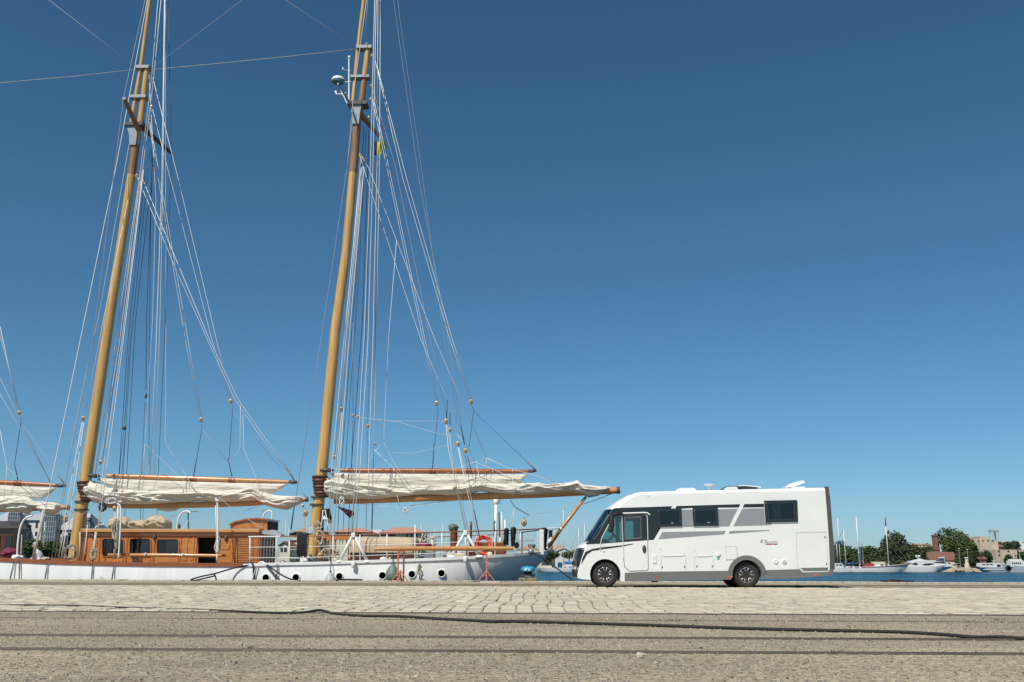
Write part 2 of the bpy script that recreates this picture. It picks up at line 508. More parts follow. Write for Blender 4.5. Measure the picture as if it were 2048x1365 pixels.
# --- setts: columns running away from the camera
def sett_mesh(w, l, h, seed):
    rr = random.Random(seed)
    j = lambda a: rr.uniform(-a, a)
    x, y = w / 2, l / 2
    c = 0.022
    base = [(-x + j(.006), -y + j(.008)), (x + j(.006), -y + j(.008)), (x + j(.006), y + j(.008)), (-x + j(.006), y + j(.008))]
    vs = [(a, b, -0.03) for a, b in base] + [(a, b, h - 0.010 + j(.003)) for a, b in base]
    vs += [(a * (1 - c / x), b * (1 - c / y), h + j(.003)) for a, b in base]
    fs = []
    for k in (0, 4):
        for i in range(4):
            fs.append((k + i, k + (i + 1) % 4, k + 4 + (i + 1) % 4, k + 4 + i))
    fs.append((8, 9, 10, 11))
    return vs, fs
SETT = MATS
m = M('sett_stone', (0.429, 0.387, 0.299), 0.9, var=0.14, scale=1.6, bump=0.5, bscale=35, bdist=0.004, col2=(0.537, 0.487, 0.374), spec=0.2)
m3 = M('sett_stone_pale', (0.493, 0.450, 0.354), 0.9, var=0.14, scale=1.6, bump=0.5, bscale=35, bdist=0.004, col2=(0.585, 0.534, 0.419), spec=0.2)
m4 = M('sett_stone_grey', (0.355, 0.329, 0.264), 0.9, var=0.14, scale=1.6, bump=0.5, bscale=35, bdist=0.004, col2=(0.440, 0.414, 0.334), spec=0.2)
m2 = M('sett_stone_warm', (0.440, 0.376, 0.285), 0.9, var=0.14, scale=1.6, bump=0.5, bscale=35, bdist=0.004, col2=(0.521, 0.455, 0.344), spec=0.2)
SV = []
for k in range(12):
    rr = random.Random(k)
    SV.append(sett_mesh(rr.uniform(0.236, 0.247), rr.uniform(.18, .28), rr.uniform(0.012, 0.026), 50 + k))
SVL = [max(v[1] for v in vs) * 2 for vs, fs in SV]
smesh = []
for vs, fs in SV:
    pair = []
    for mm in (m, m2, m3, m4):
        me = bpy.data.meshes.new('sett'); me.from_pydata(vs, [], fs); fix_normals(me); me.materials.append(mm)
        pair.append(me)
    smesh.append(pair)
setts = []
XB = 17.5
def wob(x, y):
    return 0.028 * math.sin(y * 1.1 + x * 0.35) + 0.06 * noise.noise(Vector((x * 0.25, y * 0.35, 3.1)))
for zone, (y0, y1, pit) in enumerate(((Y_COB0, 22.4, 0.238), (22.4, Y_COB1, 0.266))):
    nx = int(2 * XB / pit)
    for i in range(nx):
        xc = -XB + (i + 0.5) * pit + zone * 0.11
        y = y0 + rnd.uniform(0, 0.02)
        while y < y1 - 0.12:
            k = rnd.randrange(12)
            L = SVL[k]
            sy = 1.0
            if y + L > y1:
                sy = (y1 - y) / L
            yc = y + L * sy / 2
            setts.append((xc + wob(xc, yc) + rnd.uniform(-.006, .006), yc, k, pit / 0.262, sy, rnd.uniform(-.03, .03), rnd.uniform(-.004, .004), rnd.random()))
            y += L * sy + rnd.uniform(0.010, 0.022)
def vis(q):
    px = (q[0] - q[1] * math.tan(-_y)) / q[1]
    return abs(px) < 0.50
near = sorted((q for q in setts if vis(q)), key=lambda q: q[1])[:300]
nearset = set(id(q) for q in near)
SMB = [MB() for _ in range(4)]
for q in setts:
    x, y, k, sx, sy, rz, dz, wv = q
    if id(q) in nearset:
        o = bpy.data.objects.new('sett', smesh[k][0 if wv < 0.42 else 1 if wv < .62 else 2 if wv < .84 else 3]); COL.objects.link(o)
        o.parent = bed
        o.location = Vector((x, y, dz)) - ORG[bed.name]
        o.rotation_euler = (0, 0, rz); o.scale = (sx, sy, 1)
    else:
        c, s = math.cos(rz), math.sin(rz)
        vs, fs = SV[k]
        SMB[0 if wv < 0.42 else 1 if wv < .62 else 2 if wv < .84 else 3].add([(x + a * sx * c - b * sy * s, y + a * sx * s + b * sy * c, h + dz) for a, b, h in vs], fs)
for q, mm in zip(SMB, (m, m2, m3, m4)):
    q.build('sett_paving', mm, bed, kind='stuff')

# --- rails let into the pavement
RAIL_LABELS = ('rusty steel rail bedded in asphalt, farthest of the four from the ship',
               'rusty steel rail in asphalt, second nearest the bare asphalt foreground',
               'thin worn rail in asphalt half hidden beside the black hose',
               'steel rail running along the edge of the cobbles')
for k, y in enumerate(Y_RAIL):
    w = (0.030, 0.030, 0.012, 0.028)[k]
    root = thing('track_rail', (0, y, 0), RAIL_LABELS[k], 'rail', 'quay rails')
    mb = MB(); mb.cbox((-45, y - w, -0.05), (45, y + w, (0.011, 0.011, 0.005, 0.010)[k]), 0.006); mb.build('rail_head', 'rail_steel', root)
    if k != 2:
        mb = MB(); mb.box((-45, y - w - 0.055, -0.04), (45, y - w - 0.001, 0.003)); mb.build('flangeway', 'quay_dirt', root)
        mb = MB(); mb.cbox((-45, y - w - 0.085, -0.05), (45, y - w - 0.056, 0.006), 0.004); mb.build('guard_rail', 'rail_steel', root)
root = thing('crane_rail', (0, 33.4, 0), 'rust brown crane rail running along the pale quay apron', 'rail')
mb = MB(); mb.cbox((-45, 33.36, -0.05), (45, 33.46, 0.02), 0.006); mb.build('rail_head', 'rust_steel', root)
mb = MB(); mb.box((-45, 33.2, -0.02), (45, 33.355, 0.0045)); mb.build('flangeway', 'quay_dirt', root)

# --- gravel chips and weeds
gm = MB()
for k in range(19000):
    y = 4.9 + 9.0 * rnd.random() ** 1.15
    x = rnd.uniform(-0.56, 0.53) * y
    if any(abs(y - q + 0.02) < 0.09 for q in (8.04, 9.55)):
        if rnd.random() < 0.8: continue
    s = rnd.uniform(0.004, 0.011) * (1 if rnd.random() < .96 else 1.7)
    h = s * rnd.uniform(0.5, 1.1)
    a = rnd.random() * 6.28
    vs = []
    for i in range(4):
        q = a + i * 1.571 + rnd.uniform(-.4, .4)
        vs.append((x + s * 1.25 * math.cos(q), y + s * math.sin(q), -0.002))
    for i in range(4):
        vs.append((x + (vs[i][0] - x) * .6 + rnd.uniform(-.2, .2) * s, y + (vs[i][1] - y) * .6, h * rnd.uniform(.7, 1)))
    gm.add(vs, [(0, 1, 5, 4), (1, 2, 6, 5), (2, 3, 7, 6), (3, 0, 4, 7), (4, 5, 6, 7)])
mg = M('gravel_chip', (0.20, 0.18, 0.145), 0.95, var=0.55, scale=28, detail=1, col2=(0.44, 0.41, 0.34), spec=0.15)
gm.build('gravel', mg, kind='stuff', label='loose pale gravel chips scattered over the asphalt', cat='gravel')
wm = MB()
def tuft(x, y, n, h, sp):
    for i in range(n):
        a = rnd.random() * 6.28; r = rnd.random() * sp
        bx, by = x + r * math.cos(a), y + r * math.sin(a) * 0.4
        t = rnd.uniform(.4, 1) * h; lx, ly = rnd.uniform(-.8, .8) * t, rnd.uniform(-.5, .5) * t
        w = 0.0035
        wm.add([(bx - w, by, 0), (bx + w, by, 0), (bx + lx * .5 + w * .7, by + ly * .5, t * .6), (bx + lx * .5 - w * .7, by + ly * .5, t * .6), (bx + lx, by + ly, t * .75)],
               [(0, 1, 2, 3), (3, 2, 4)])
for k in range(140):
    y = rnd.choice((8.0, 8.0, 9.5, 12.45, 12.4, 12.45, 14.1))
    tuft(rnd.uniform(-.55, .52) * y, y - rnd.uniform(0.03, .1), rnd.randrange(4, 12), rnd.uniform(.012, .04), 0.08)
for px, py in ((1675, 1306), (1995, 1241), (1360, 1242), (260, 1234), (500, 1297), (812, 1240)):
    g = G(px, py); tuft(g.x, g.y, 14, 0.04, 0.10)
for k in range(1500):
    q = setts[rnd.randrange(len(setts))]
    pit = 0.262 * q[3]
    if vis(q): tuft(q[0] + pit / 2, q[1], rnd.randrange(4, 9), rnd.uniform(.015, .035), 0.03)
for k in range(260):
    y = rnd.choice((29.8, 31.2, 33.3, 38.7)); tuft(rnd.uniform(-.5, .5) * y, y, 14, rnd.uniform(.02, .07), 0.22)
for k in range(16):
    tuft(rnd.uniform(-.5, .5) * 39, 39.1, 12, rnd.uniform(.1, .3), 0.1)
wm.build('weeds', 'weed', kind='stuff', label='sparse dry weeds growing in joints and along rails', cat='weeds')

# --- water and far ground
def water_material():
    m = bpy.data.materials.new('harbour_water')
    m.use_nodes = True
    nt = m.node_tree
    b = nt.nodes['Principled BSDF']
    b.inputs['Base Color'].default_value = (0.004, 0.040, 0.070, 1)
    b.inputs['Roughness'].default_value = 0.22
    b.inputs['IOR'].default_value = 1.33
    b.inputs['Specular IOR Level'].default_value = 0.35
    tc = nt.nodes.new('ShaderNodeTexCoord')
    mp = nt.nodes.new('ShaderNodeMapping'); mp.inputs['Scale'].default_value = (0.55, 1.0, 1.0)
    nt.links.new(tc.outputs['Object'], mp.inputs[0])
    n1 = nt.nodes.new('ShaderNodeTexNoise'); n1.inputs['Scale'].default_value = 0.55; n1.inputs['Detail'].default_value = 9; n1.inputs['Roughness'].default_value = 0.66
    nt.links.new(mp.outputs[0], n1.inputs['Vector'])
    bp = nt.nodes.new('ShaderNodeBump'); bp.inputs['Strength'].default_value = 1.0; bp.inputs['Distance'].default_value = 0.55
    nt.links.new(n1.outputs['Fac'], bp.inputs['Height'])
    nt.links.new(bp.outputs[0], b.inputs['Normal'])
    MATS['harbour_water'] = m
water_material()
rows = []
ys = [QUAY_EDGE - 0.5]
while ys[-1] < 360:
    ys.append(ys[-1] + 0.55 + (ys[-1] - 39) * 0.011)
for y in ys:
    r = []
    for i in range(91):
        x = (-1 + 2 * i / 90) * (y * 0.75 + 30)
        h = 0.10 * noise.noise(Vector((x * 0.35, y * 0.7, 0))) + 0.05 * noise.noise(Vector((x * 0.9, y * 1.7, 4)))
        r.append((x, y, WATER + h))
    rows.append(r)
mb = MB(); mb.grid(rows)
mb.build('harbour_water', 'harbour_water', smooth=True, kind='structure')
mb = MB(); mb.add([(-900, QUAY_EDGE - 1, WATER - 0.25), (900, QUAY_EDGE - 1, WATER - 0.25), (900, 420, WATER - 0.25), (-900, 420, WATER - 0.25)], [(0, 1, 2, 3)])
mb.build('outer_water', 'harbour_water', kind='structure')
SHORE = 338.0
rows = []
for y, z in ((SHORE - 3, WATER - 1), (SHORE, WATER + 0.35), (SHORE + 1.5, WATER + 1.0), (SHORE + 5, -0.3), (900, 0.3), (2500, 0), (5000, -2)):
    rows.append([(-2600 + 5200 * i / 80, y + (1.6 * noise.noise(Vector((i * .9, y, 0))) if y < 345 else 0), z + (0.25 * noise.noise(Vector((i * 1.3, y, 2))) if 330 < y < 345 else 0)) for i in range(81)])
mb = MB(); mb.grid(rows[3:]); mb.build('far_land', 'bank_land', kind='structure')
mb = MB(); mb.grid(rows[:4]); mb.build('far_bank', 'bank_stone', smooth=True, kind='structure')

# ------------------------------------------------------------------ motorhome
YV, VW = 29.3, 2.28
def V(zx, zy):
    q = P(1120 + zx / 3.531, 940 + zy / 3.531, YV)
    return (q.x, q.z)
def VP_(pts):
    return [V(*q) for q in pts]
vx0, vx1 = V(95, 700)[0], V(1938, 700)[0]
MH = thing('motorhome', ((vx0 + vx1) / 2, YV + VW / 2, 0), 'white and black integrated motorhome parked on the quay facing the schooner', 'motorhome')
ROOFZ = V(1500, 128)[1]

WR = 0.366
wf = V(320, 745)[0]; wr_ = V(1322, 748)[0]
def arc(cx, cz, r, a0, a1, n):
    return [(cx + r * math.cos(R(a0 + (a1 - a0) * i / n)), cz + r * math.sin(R(a0 + (a1 - a0) * i / n))) for i in range(n + 1)]
# outline, clockwise from the rear roof corner: roof -> nose -> underside -> tail
roof = VP_([(1868, 124), (1500, 132), (1000, 143), (640, 152), (575, 155), (520, 164), (465, 182), (410, 211), (362, 244), (325, 276)])
screen = VP_([(325, 276), (285, 336), (245, 398), (205, 460), (178, 506)])
nose = VP_([(178, 506), (150, 522), (130, 536), (116, 562), (106, 600), (99, 650), (97, 700), (101, 742), (112, 764), (140, 772), (214, 778)])
zb1 = V(214, 778)[1]; zb2 = V(440, 788)[1]; zb3 = V(1200, 776)[1]
fa = arc(wf, WR, 0.435, 200, -20, 18)
fa = [(x, z) for x, z in fa if z > min(zb1, zb2)]
ra = arc(wr_, WR, 0.425, 200, -20, 18)
zb4 = V(1425, 770)[1]
ra = [(x, z) for x, z in ra if z > zb4]
under = fa + [(V(432, 788)[0], zb2), (V(457, 788)[0], zb2), (V(460, 780)[0], zb3), (V(1200, 776)[0], zb3)] + ra + VP_([(1640, 768), (1800, 756), (1925, 742)])
tail = VP_([(1937, 700), (1932, 600), (1925, 480), (1912, 320), (1900, 200), (1893, 140), (1884, 124)])
outline = roof + screen[1:] + nose[1:] + under + tail
NR, NS, NN = len(roof), len(screen), len(nose)
nose_end = NR + NS - 1 + NN - 1
xs_pillar = V(430, 300)[0]

def setback(i, y):
    """plan rounding of the nose and tail, softened roof edge at the side"""
    x, z = outline[i]
    e = max(0.0, abs(y - VW / 2) - (VW / 2 - 0.75)) / 0.75
    k = 1 - math.sqrt(max(0, 1 - e * e * 0.97))
    dx = 0.0
    if NR - 6 <= i < nose_end:
        w = min(1, (i - (NR - 6)) / 4.0)
        if i > NR + NS + 2:
            w = max(0.30, 1 - 0.16 * (i - NR - NS - 2))
        if i > nose_end - 4:
            w *= (nose_end - i) / 4.0
        dx = 0.30 * k * w
    s = min(y, VW - y)
    dz = 0.0
    if i < NR + 1 or i >= len(outline) - 2:
        dz = -0.085 * max(0, 1 - s / 0.10) ** 2.2
    if i >= len(outline) - len(tail):
        dx -= 0.05 * max(0, 1 - s / 0.08) ** 2
    return x + dx, z + dz
ysec = [0, 0.015, 0.045, 0.10, 0.2, 0.4, 0.7]
ysec = ysec + [VW / 2] + [VW - q for q in reversed(ysec)]
SIDE0 = [setback(i, 0) for i in range(len(outline))]

cabwin = VP_([(366, 336), (433, 322), (437, 506), (290, 518), (294, 486), (318, 436), (345, 384)])
doorwin = VP_([(460, 344), (567, 338), (570, 478), (464, 486)])
def side_panel(y):
    loops = [SIDE0, cabwin, doorwin]
    flat = [q for l in loops for q in l]
    tris = tessellate_polygon([[Vector((x, z, 0)) for x, z in l] for l in loops])
    return [(x, y, z) for x, z in flat], [tuple(t) for t in tris]
body = MB(); scr = MB()
rows = [[(setback(i, y)[0], YV + y, setback(i, y)[1]) for i in range(len(outline))] for y in ysec]
n = len(outline)
body.v = [q for r in rows for q in r]
scr.v = list(body.v)
for k in range(len(ysec) - 1):
    for i in range(n):
        j = (i + 1) % n
        fc = (k * n + i, k * n + j, (k + 1) * n + j, (k + 1) * n + i)
        if NR - 1 <= i < NR + NS - 2:
            scr.f.append(fc)
        else:
            body.f.append(fc)
for y in (YV, YV + VW):
    body.add(*side_panel(y))
body.build('body', 'white_gelcoat', MH, smooth=True, auto=32)
def strip(mb):
    used = sorted(set(i for f in mb.f for i in f)); mp = {a: b for b, a in enumerate(used)}
    mb.v = [mb.v[i] for i in used]; mb.f = [tuple(mp[i] for i in f) for f in mb.f]
    return mb
strip(scr).build('windscreen', 'windscreen_glass', MH, smooth=True)

def decal(name, pts, mat, y0=0.0, y1=0.004, holes=(), parent=None, both=False):
    mb = MB()
    pl = VP_(pts) if abs(pts[0][0]) > 60 else pts
    mb.prism(pl, YV - y1, YV - y0, holes)
    return mb.build(name, mat, parent or MH)

decal('cab_panel', [(398, 270), (660, 262), (790, 257), (781, 276), (700, 280), (700, 400), (712, 408), (661, 494), (440, 510), (282, 522), (176, 526), (190, 512), (236, 498), (262, 466), (352, 318), (376, 274)],
      'gloss_black', 0.001, 0.006, [cabwin, doorwin])
decal('upper_stripe', [(822, 256), (1272, 243), (1262, 266), (940, 269), (860, 274), (816, 275)], 'gloss_black', 0.001, 0.005)
decal('upper_stripe', [(1302, 242), (1440, 240), (1440, 264), (1290, 266)], 'gloss_black', 0.001, 0.005)
for q in ([(860, 282), (935, 281), (938, 402), (862, 405)], [(1118, 279), (1255, 275), (1193, 399), (1120, 401)],
          [(1287, 274), (1440, 272), (1447, 374), (1500, 374), (1492, 390), (1225, 398)],
          [(722, 440), (1170, 432), (1160, 455), (695, 490)], [(1200, 432), (1475, 425), (1478, 430), (1192, 452)]):
    decal('grey_panel', q, 'grey_paint', 0.001, 0.005)
decal('nose_stripe', [(292, 548), (430, 534), (520, 521), (512, 527), (430, 543), (292, 562), (228, 572), (190, 598), (150, 668), (158, 622), (180, 580), (225, 560)], 'gloss_black', 0.001, 0.007)
# --- sills, skirts and trim
decal('skirt', [(457, 728), (625, 720), (1212, 713), (1208, 776), (457, 789)], 'skirt_grey', 0.0, 0.018)
arch_o = arc(wr_, WR, 0.545, 168, 12, 20)
arch_i = arc(wr_, WR, 0.42, 182, -2, 20)
mb = MB(); mb.prism(arch_o + arch_i[::-1], YV - 0.035, YV + 0.02); mb.build('wheel_arch_trim', 'skirt_grey', MH)
decal('rear_skirt', [(1424, 709), (1690, 702), (1716, 726), (1892, 722), (1904, 704), (1934, 700), (1924, 742), (1800, 757), (1640, 768), (1421, 771)], 'skirt_grey', 0.0, 0.018)
decal('trim_strip', [(1700, 693), (1893, 690), (1889, 712), (1722, 715)], 'skirt_grey', 0.001, 0.008)
rc = MB()
rcol = VP_([(1870, 119), (1896, 119), (1908, 200), (1929, 480), (1941, 690), (1936, 706), (1905, 706), (1905, 640), (1898, 480), (1884, 280)])
rc.prism(rcol, YV - 0.012, YV + 0.10)
rc.build('rear_corner_trim', 'dark_grey', MH)
mb = MB(); mb.box((V(1880, 130)[0], YV + 0.1, 0.45), (V(1900, 700)[0] + 0.1, YV + VW - 0.05, ROOFZ - 0.15)); mb.build('rear_wall', 'white_gelcoat', MH)
# --- seams of door and lockers
def seam(name, pts, mat='dark_grey', r=0.005, closed=True, y=-0.006, parent=None):
    mb = MB()
    q = [(x, YV + y, z) for x, z in VP_(pts)]
    if closed:
        q.append(q[0]); 
    for a, b in zip(q, q[1:]):
        mb.tube([a, b], r, 4)
    return mb.build(name, mat, parent or MH)
doorpoly = [(441, 326), (606, 320), (614, 330), (624, 700), (612, 711), (492, 716), (455, 684), (449, 620)]
door = seam('entrance_door', doorpoly, 'dark_grey', 0.007)
tag(door, 'white cab door with black upper half')
seam('door_trim', [(437, 322), (449, 620)], 'white_metal', 0.011, False, -0.012, door)
seam('door_trim', [(606, 320), (617, 330), (621, 500)], 'white_metal', 0.011, False, -0.012, door)
seam('drip_rail', [(440, 309), (600, 303), (618, 306), (634, 319)], 'white_metal', 0.022, False, -0.018, door)
mb = MB(); mb.prism(doorwin, YV + 0.002, YV + 0.006); mb.build('door_pane', 'cab_glass', door)
mb = MB(); mb.prism(VP_([(452, 336), (573, 330), (577, 486), (457, 494)]), YV - 0.016, YV - 0.005, [doorwin]); mb.build('pane_frame', 'dark_grey', door)
seam('pane_trim', [(453, 338), (570, 332), (574, 484), (458, 492)], 'galvanised', 0.006, True, -0.016, door)
mb = MB(); c = V(595, 560); mb.ell((c[0], YV - 0.01, c[1]), (0.055, 0.03, 0.115)); h = mb.build('door_handle', 'gloss_black', door, smooth=True)
mb = MB(); mb.ell((c[0], YV - 0.035, c[1]), (0.026, 0.012, 0.08)); mb.build('handle_grip', 'dark_grey', door, smooth=True)
seam('cab_window_trim', [(345, 384), (318, 436), (293, 486), (286, 520), (284, 572)], 'white_metal', 0.011, False, -0.012)
for y in (YV + 0.004, YV + VW - 0.008):
    mb = MB(); mb.prism(cabwin, y, y + 0.004); mb.build('cab_side_window', 'cab_glass', MH)
mb = MB(); mb.prism(doorwin, YV + VW - 0.006, YV + VW - 0.002); mb.build('cab_rear_window', 'cab_glass', MH)
seam('screen_trim', [(372, 276), (348, 318), (262, 462), (236, 496)], 'galvanised', 0.007, False, -0.007)
for name, pts, locks in (('garage_door', [(1668, 444), (1872, 438), (1880, 448), (1893, 706), (1886, 720), (1722, 724), (1694, 694), (1676, 694)], [(1870, 475), (1882, 664)]),
                         ('locker_door', [(722, 608), (880, 605), (889, 614), (891, 778), (716, 782), (714, 620)], [(722, 688), (880, 685)]),
                         ('locker_door', [(958, 610), (1076, 607), (1085, 616), (1087, 775), (955, 778), (950, 620)], [(966, 682), (1075, 681)]),
                         ('service_flap', [(1170, 542), (1246, 540), (1252, 546), (1253, 636), (1174, 638)], [(1234, 560)])):
    s = seam(name, pts, 'grey_paint', 0.0026)
    for lx, ly in locks:
        mb = MB(); c = V(lx, ly); mb.ell((c[0], YV - 0.006, c[1]), (0.016, 0.012, 0.034), 10, 6)
        mb.build('latch', 'dark_grey' if name != 'service_flap' else 'white_metal', s, smooth=True)
    if name == 'service_flap':
        mb = MB(); mb.prism(VP_([(1174, 546), (1244, 544), (1249, 632), (1178, 634)]), YV - 0.012, YV); mb.build('flap_panel', 'white_gelcoat', s)
    if name == 'locker_door':
        a = pts[0]; b = pts[1]
        mb = MB(); mb.prism(VP_([(a[0] + 12, a[1] - 2), (b[0] - 12, b[1] - 2), (b[0] - 12, b[1] + 4), (a[0] + 12, a[1] + 4)]), YV - 0.015, YV); mb.build('hinge_cover', 'white_gelcoat', s)
# --- living-area windows
for q, cur in (([(680, 277), (856, 273), (860, 400), (686, 404)], None), ([(935, 270), (1113, 268), (1118, 396), (940, 398)], None),
               ([(1440, 219), (1672, 214), (1678, 368), (1450, 372)], (1500, 1560))):
    p = VP_(q)
    cxm = sum(a for a, b in p) / 4; czm = sum(b for a, b in p) / 4
    inn = [(cxm + (a - cxm) * 0.80, czm + (b - czm) * 0.74) for a, b in p]
    mb = MB(); mb.prism(p, YV - 0.035, YV + 0.0, [inn]); w = mb.build('window', 'gloss_black', MH)
    ed = [(cxm + (a - cxm) * 0.815, czm + (b - czm) * 0.765) for a, b in p]
    mb = MB(); mb.prism(ed, YV - 0.0385, YV - 0.034, [inn]); mb.build('frame_bead', 'dark_grey', w)
    mb = MB(); mb.prism(inn, YV - 0.030, YV - 0.026); mb.build('pane', 'tinted_pane', w)
    mb = MB(); mb.prism(inn, YV - 0.006, YV - 0.001); mb.build('blind', 'interior_dark', w)
    if cur:
        mb = MB(); mb.prism(VP_([(1498, 250), (1560, 246), (1558, 352), (1514, 350), (1508, 300), (1495, 274)]), YV - 0.014, YV - 0.009); mb.build('curtain', 'curtain', w)
    mb = MB(); c = inn[0]; mb.ell((p[0][0] + .05, YV - 0.036, p[0][1] - .07), (0.012, 0.008, 0.012), 8, 5); mb.build('screw', 'galvanised', w)
    if cur is None:
        mb = MB(); c = (cxm + .08, inn[2][1] + 0.03); mb.box((c[0] - .035, YV - 0.033, c[1] - .006), (c[0] + .035, YV - 0.0295, c[1] + .006)); mb.build('maker_mark', 'white_metal', w)
# --- small fittings on the side
for zx, zy in ((1523, 648), (1583, 648)):
    mb = MB(); c = V(zx, zy); mb.lathe([(0.066, -0.0), (0.066, -0.02), (0.05, -0.03), (0.045, -0.026)], (c[0], YV, c[1]), 'y', 20); cp = mb.build('filler_cap', 'white_gelcoat', MH, smooth=True, auto=40)
mb = MB(); c = V(1583, 650); mb.box((c[0] - .03, YV - .034, c[1] - .012), (c[0] + .03, YV - .027, c[1] + .012)); mb.build('cap_grip', 'galvanised', cp)
mb = MB(); c = V(1118, 597); mb.lathe([(0.066, 0), (0.066, -0.02), (0.05, -0.032)], (c[0], YV, c[1]), 'y', 20); mb.build('water_cap', 'white_gelcoat', MH, smooth=True, auto=40)
decal('green_sticker', [(1106, 618), (1112, 616), (1117, 621), (1123, 614), (1129, 616), (1122, 624), (1128, 634), (1110, 636), (1114, 626)], 'green_mark', 0.001, 0.005)
mb = MB(); mb.cbox((V(652, 630)[0], YV - 0.02, V(652, 662)[1]), (V(680, 630)[0], YV + 0.0, V(652, 598)[1]), 0.008); so = mb.build('power_socket', 'white_gelcoat', MH)
mb = MB(); c = V(668, 628); mb.ell((c[0], YV - .02, c[1]), (.01, .006, .012), 8, 5); mb.build('socket_lock', 'dark_grey', so)
for zx, zy in ((710, 560), (951, 570)):
    mb = MB(); c = V(zx, zy); mb.ell((c[0], YV - .002, c[1]), (.012, .008, .016), 8, 5); mb.build('stud', 'galvanised', MH)
for zx, zy in ((680, 764), (1195, 758), (1805, 743)):
    mb = MB(); c = V(zx, zy); mb.cbox((c[0] - .045, YV - .026, c[1] - .02), (c[0] + .045, YV - .016, c[1] + .02), .004); mb.build('side_marker_lamp', 'orange_lens', MH)
mb = MB(); c = V(312, 580); mb.box((c[0] - .035, YV - .006, c[1] - .012), (c[0] + .035, YV + .0, c[1] + .012)); mb.build('side_repeater', 'grey_paint', MH)
mb = MB(); c = V(622, 182); mb.ell((c[0], YV - .0, c[1]), (.05, .012, .02), 12, 6); mb.build('clearance_lamp', 'white_metal', MH, smooth=True)
# --- headlamp, grille and bumper wrap round the nose
hl = MB()
for k in range(1, 4):
    pass
def nose_patch(ids, y0, y1, off, mb):
    ys = [y0 + (y1 - y0) * t / 6 for t in range(7)]
    rws = []
    for y in ys:
        r = []
        for i in ids:
            x, z = setback(int(i), y)
            x2, z2 = setback(min(int(i) + 1, n - 1), y)
            t = i - int(i)
            r.append((x + (x2 - x) * t - off, YV + y, z + (z2 - z) * t))
        rws.append(r)
    mb.grid(rws)
b0 = NR + NS - 1
nose_patch([b0 + q for q in (1.6, 2.2, 3, 4, 4.6)], 0.012, 0.62, 0.012, hl)
hl.build('headlamp', 'gloss_black', MH, smooth=True)
mb = MB(); mb.prism(VP_([(172, 562), (150, 574), (128, 640), (112, 700), (120, 706), (138, 660), (152, 610)]), YV - 0.006, YV + 0.0); mb.build('headlamp_edge', 'gloss_black', MH)
mb = MB(); nose_patch([b0 + q for q in (5.1, 6, 6.8)], 0.05, VW - .05, 0.02, mb); mb.build('grille', 'matt_black', MH, smooth=True)
mb = MB(); nose_patch([b0 + q for q in (7.3, 7.9)], 0.35, VW - .35, 0.03, mb); mb.build('bumper_strip', 'dark_grey', MH, smooth=True)
mb = MB(); c = V(93, 660); mb.cbox((c[0] - .02, YV + .45, c[1] - .06), (c[0] + .10, YV + .62, c[1] + .06), .01); mb.build('fog_lamp', 'gloss_black', MH)
mb = MB(); q0 = V(186, 506); mb.tube([(q0[0] + .02, YV + .32, q0[1] + .03), (q0[0] + .18, YV + .5, q0[1] + .33)], .012, 6); mb.build('wiper', 'matt_black', MH)
# --- mirror on its arm
mb = MB()
arm = [(V(442, 312)[0], YV - .02, V(442, 312)[1]), (V(405, 312)[0], YV - .10, V(405, 312)[1]), (V(376, 318)[0], YV - .16, V(376, 322)[1])]
mb.tube(smooth_pts(arm, 4), [0.03] * 9, 8); mir = mb.build('mirror', 'matt_black', MH, smooth=True)
mb = MB(); a = V(362, 380); mb.ell((a[0], YV - .18, a[1]), (.075, .05, .245), 14, 10); mb.build('mirror_shell', 'matt_black', mir, smooth=True)
mb = MB(); a = V(352, 425); mb.ell((a[0], YV - .16, a[1]), (.06, .05, .07), 12, 8); mb.build('mirror_foot', 'matt_black', mir, smooth=True)
# --- wheels
def wheel(xc, yo, twin=False):
    w = MB()
    t = 0.225
    prof = [(0.215, 0.02), (0.235, 0.004), (0.29, -0.004), (0.335, 0.012), (WR - 0.004, 0.045), (WR, 0.07), (WR, t - .07), (WR - .004, t - .045), (0.335, t - .012), (0.29, t), (0.215, t)]
    w.lathe([(r, h) for r, h in prof], (xc, yo, WR - 0.004), 'y', 40)
    ob = w.build('wheel', 'tyre', MH, smooth=True, auto=40)
    r = MB(); r.lathe([(0.222, 0.012), (0.208, 0.008), (0.20, 0.045), (0.10, 0.07), (0.0, 0.07)], (xc, yo, WR - .004), 'y', 36, caps=False); r.build('rim', 'gloss_black', ob, smooth=True, auto=40)
    r = MB(); r.lathe([(0.215, 0.004), (0.206, 0.002), (0.205, 0.015), (0.215, 0.016)], (xc, yo, WR - .004), 'y', 40, caps=False); r.build('rim_edge', 'silver', ob, smooth=True, auto=40)
    for k in range(5):
        a = R(90 + 72 * k)
        s = MB()
        u = Vector((math.cos(a), 0, math.sin(a))); vv = Vector((-math.sin(a), 0, math.cos(a)))
        c = Vector((xc, yo, WR - .004))
        for sg in (-1, 1):
            pts = [c + u * 0.205 + vv * sg * 0.062 + Vector((0, .008, 0)), c + u * 0.15 + vv * sg * 0.040 + Vector((0, .018, 0)), c + u * 0.098 + vv * sg * 0.012 + Vector((0, .03, 0))]
            s.tube(pts, [0.010, 0.014, 0.015], 6)
        s.build('spoke', 'silver', ob, smooth=True)
    r = MB(); r.lathe([(0.0, 0.024), (0.03, 0.026), (0.06, 0.045), (0.075, 0.065)], (xc, yo, WR - .004), 'y', 20); r.build('hub_cap', 'dark_grey', ob, smooth=True)
    return ob
wheel(wf, YV + 0.07); wheel(wr_, YV + 0.06)
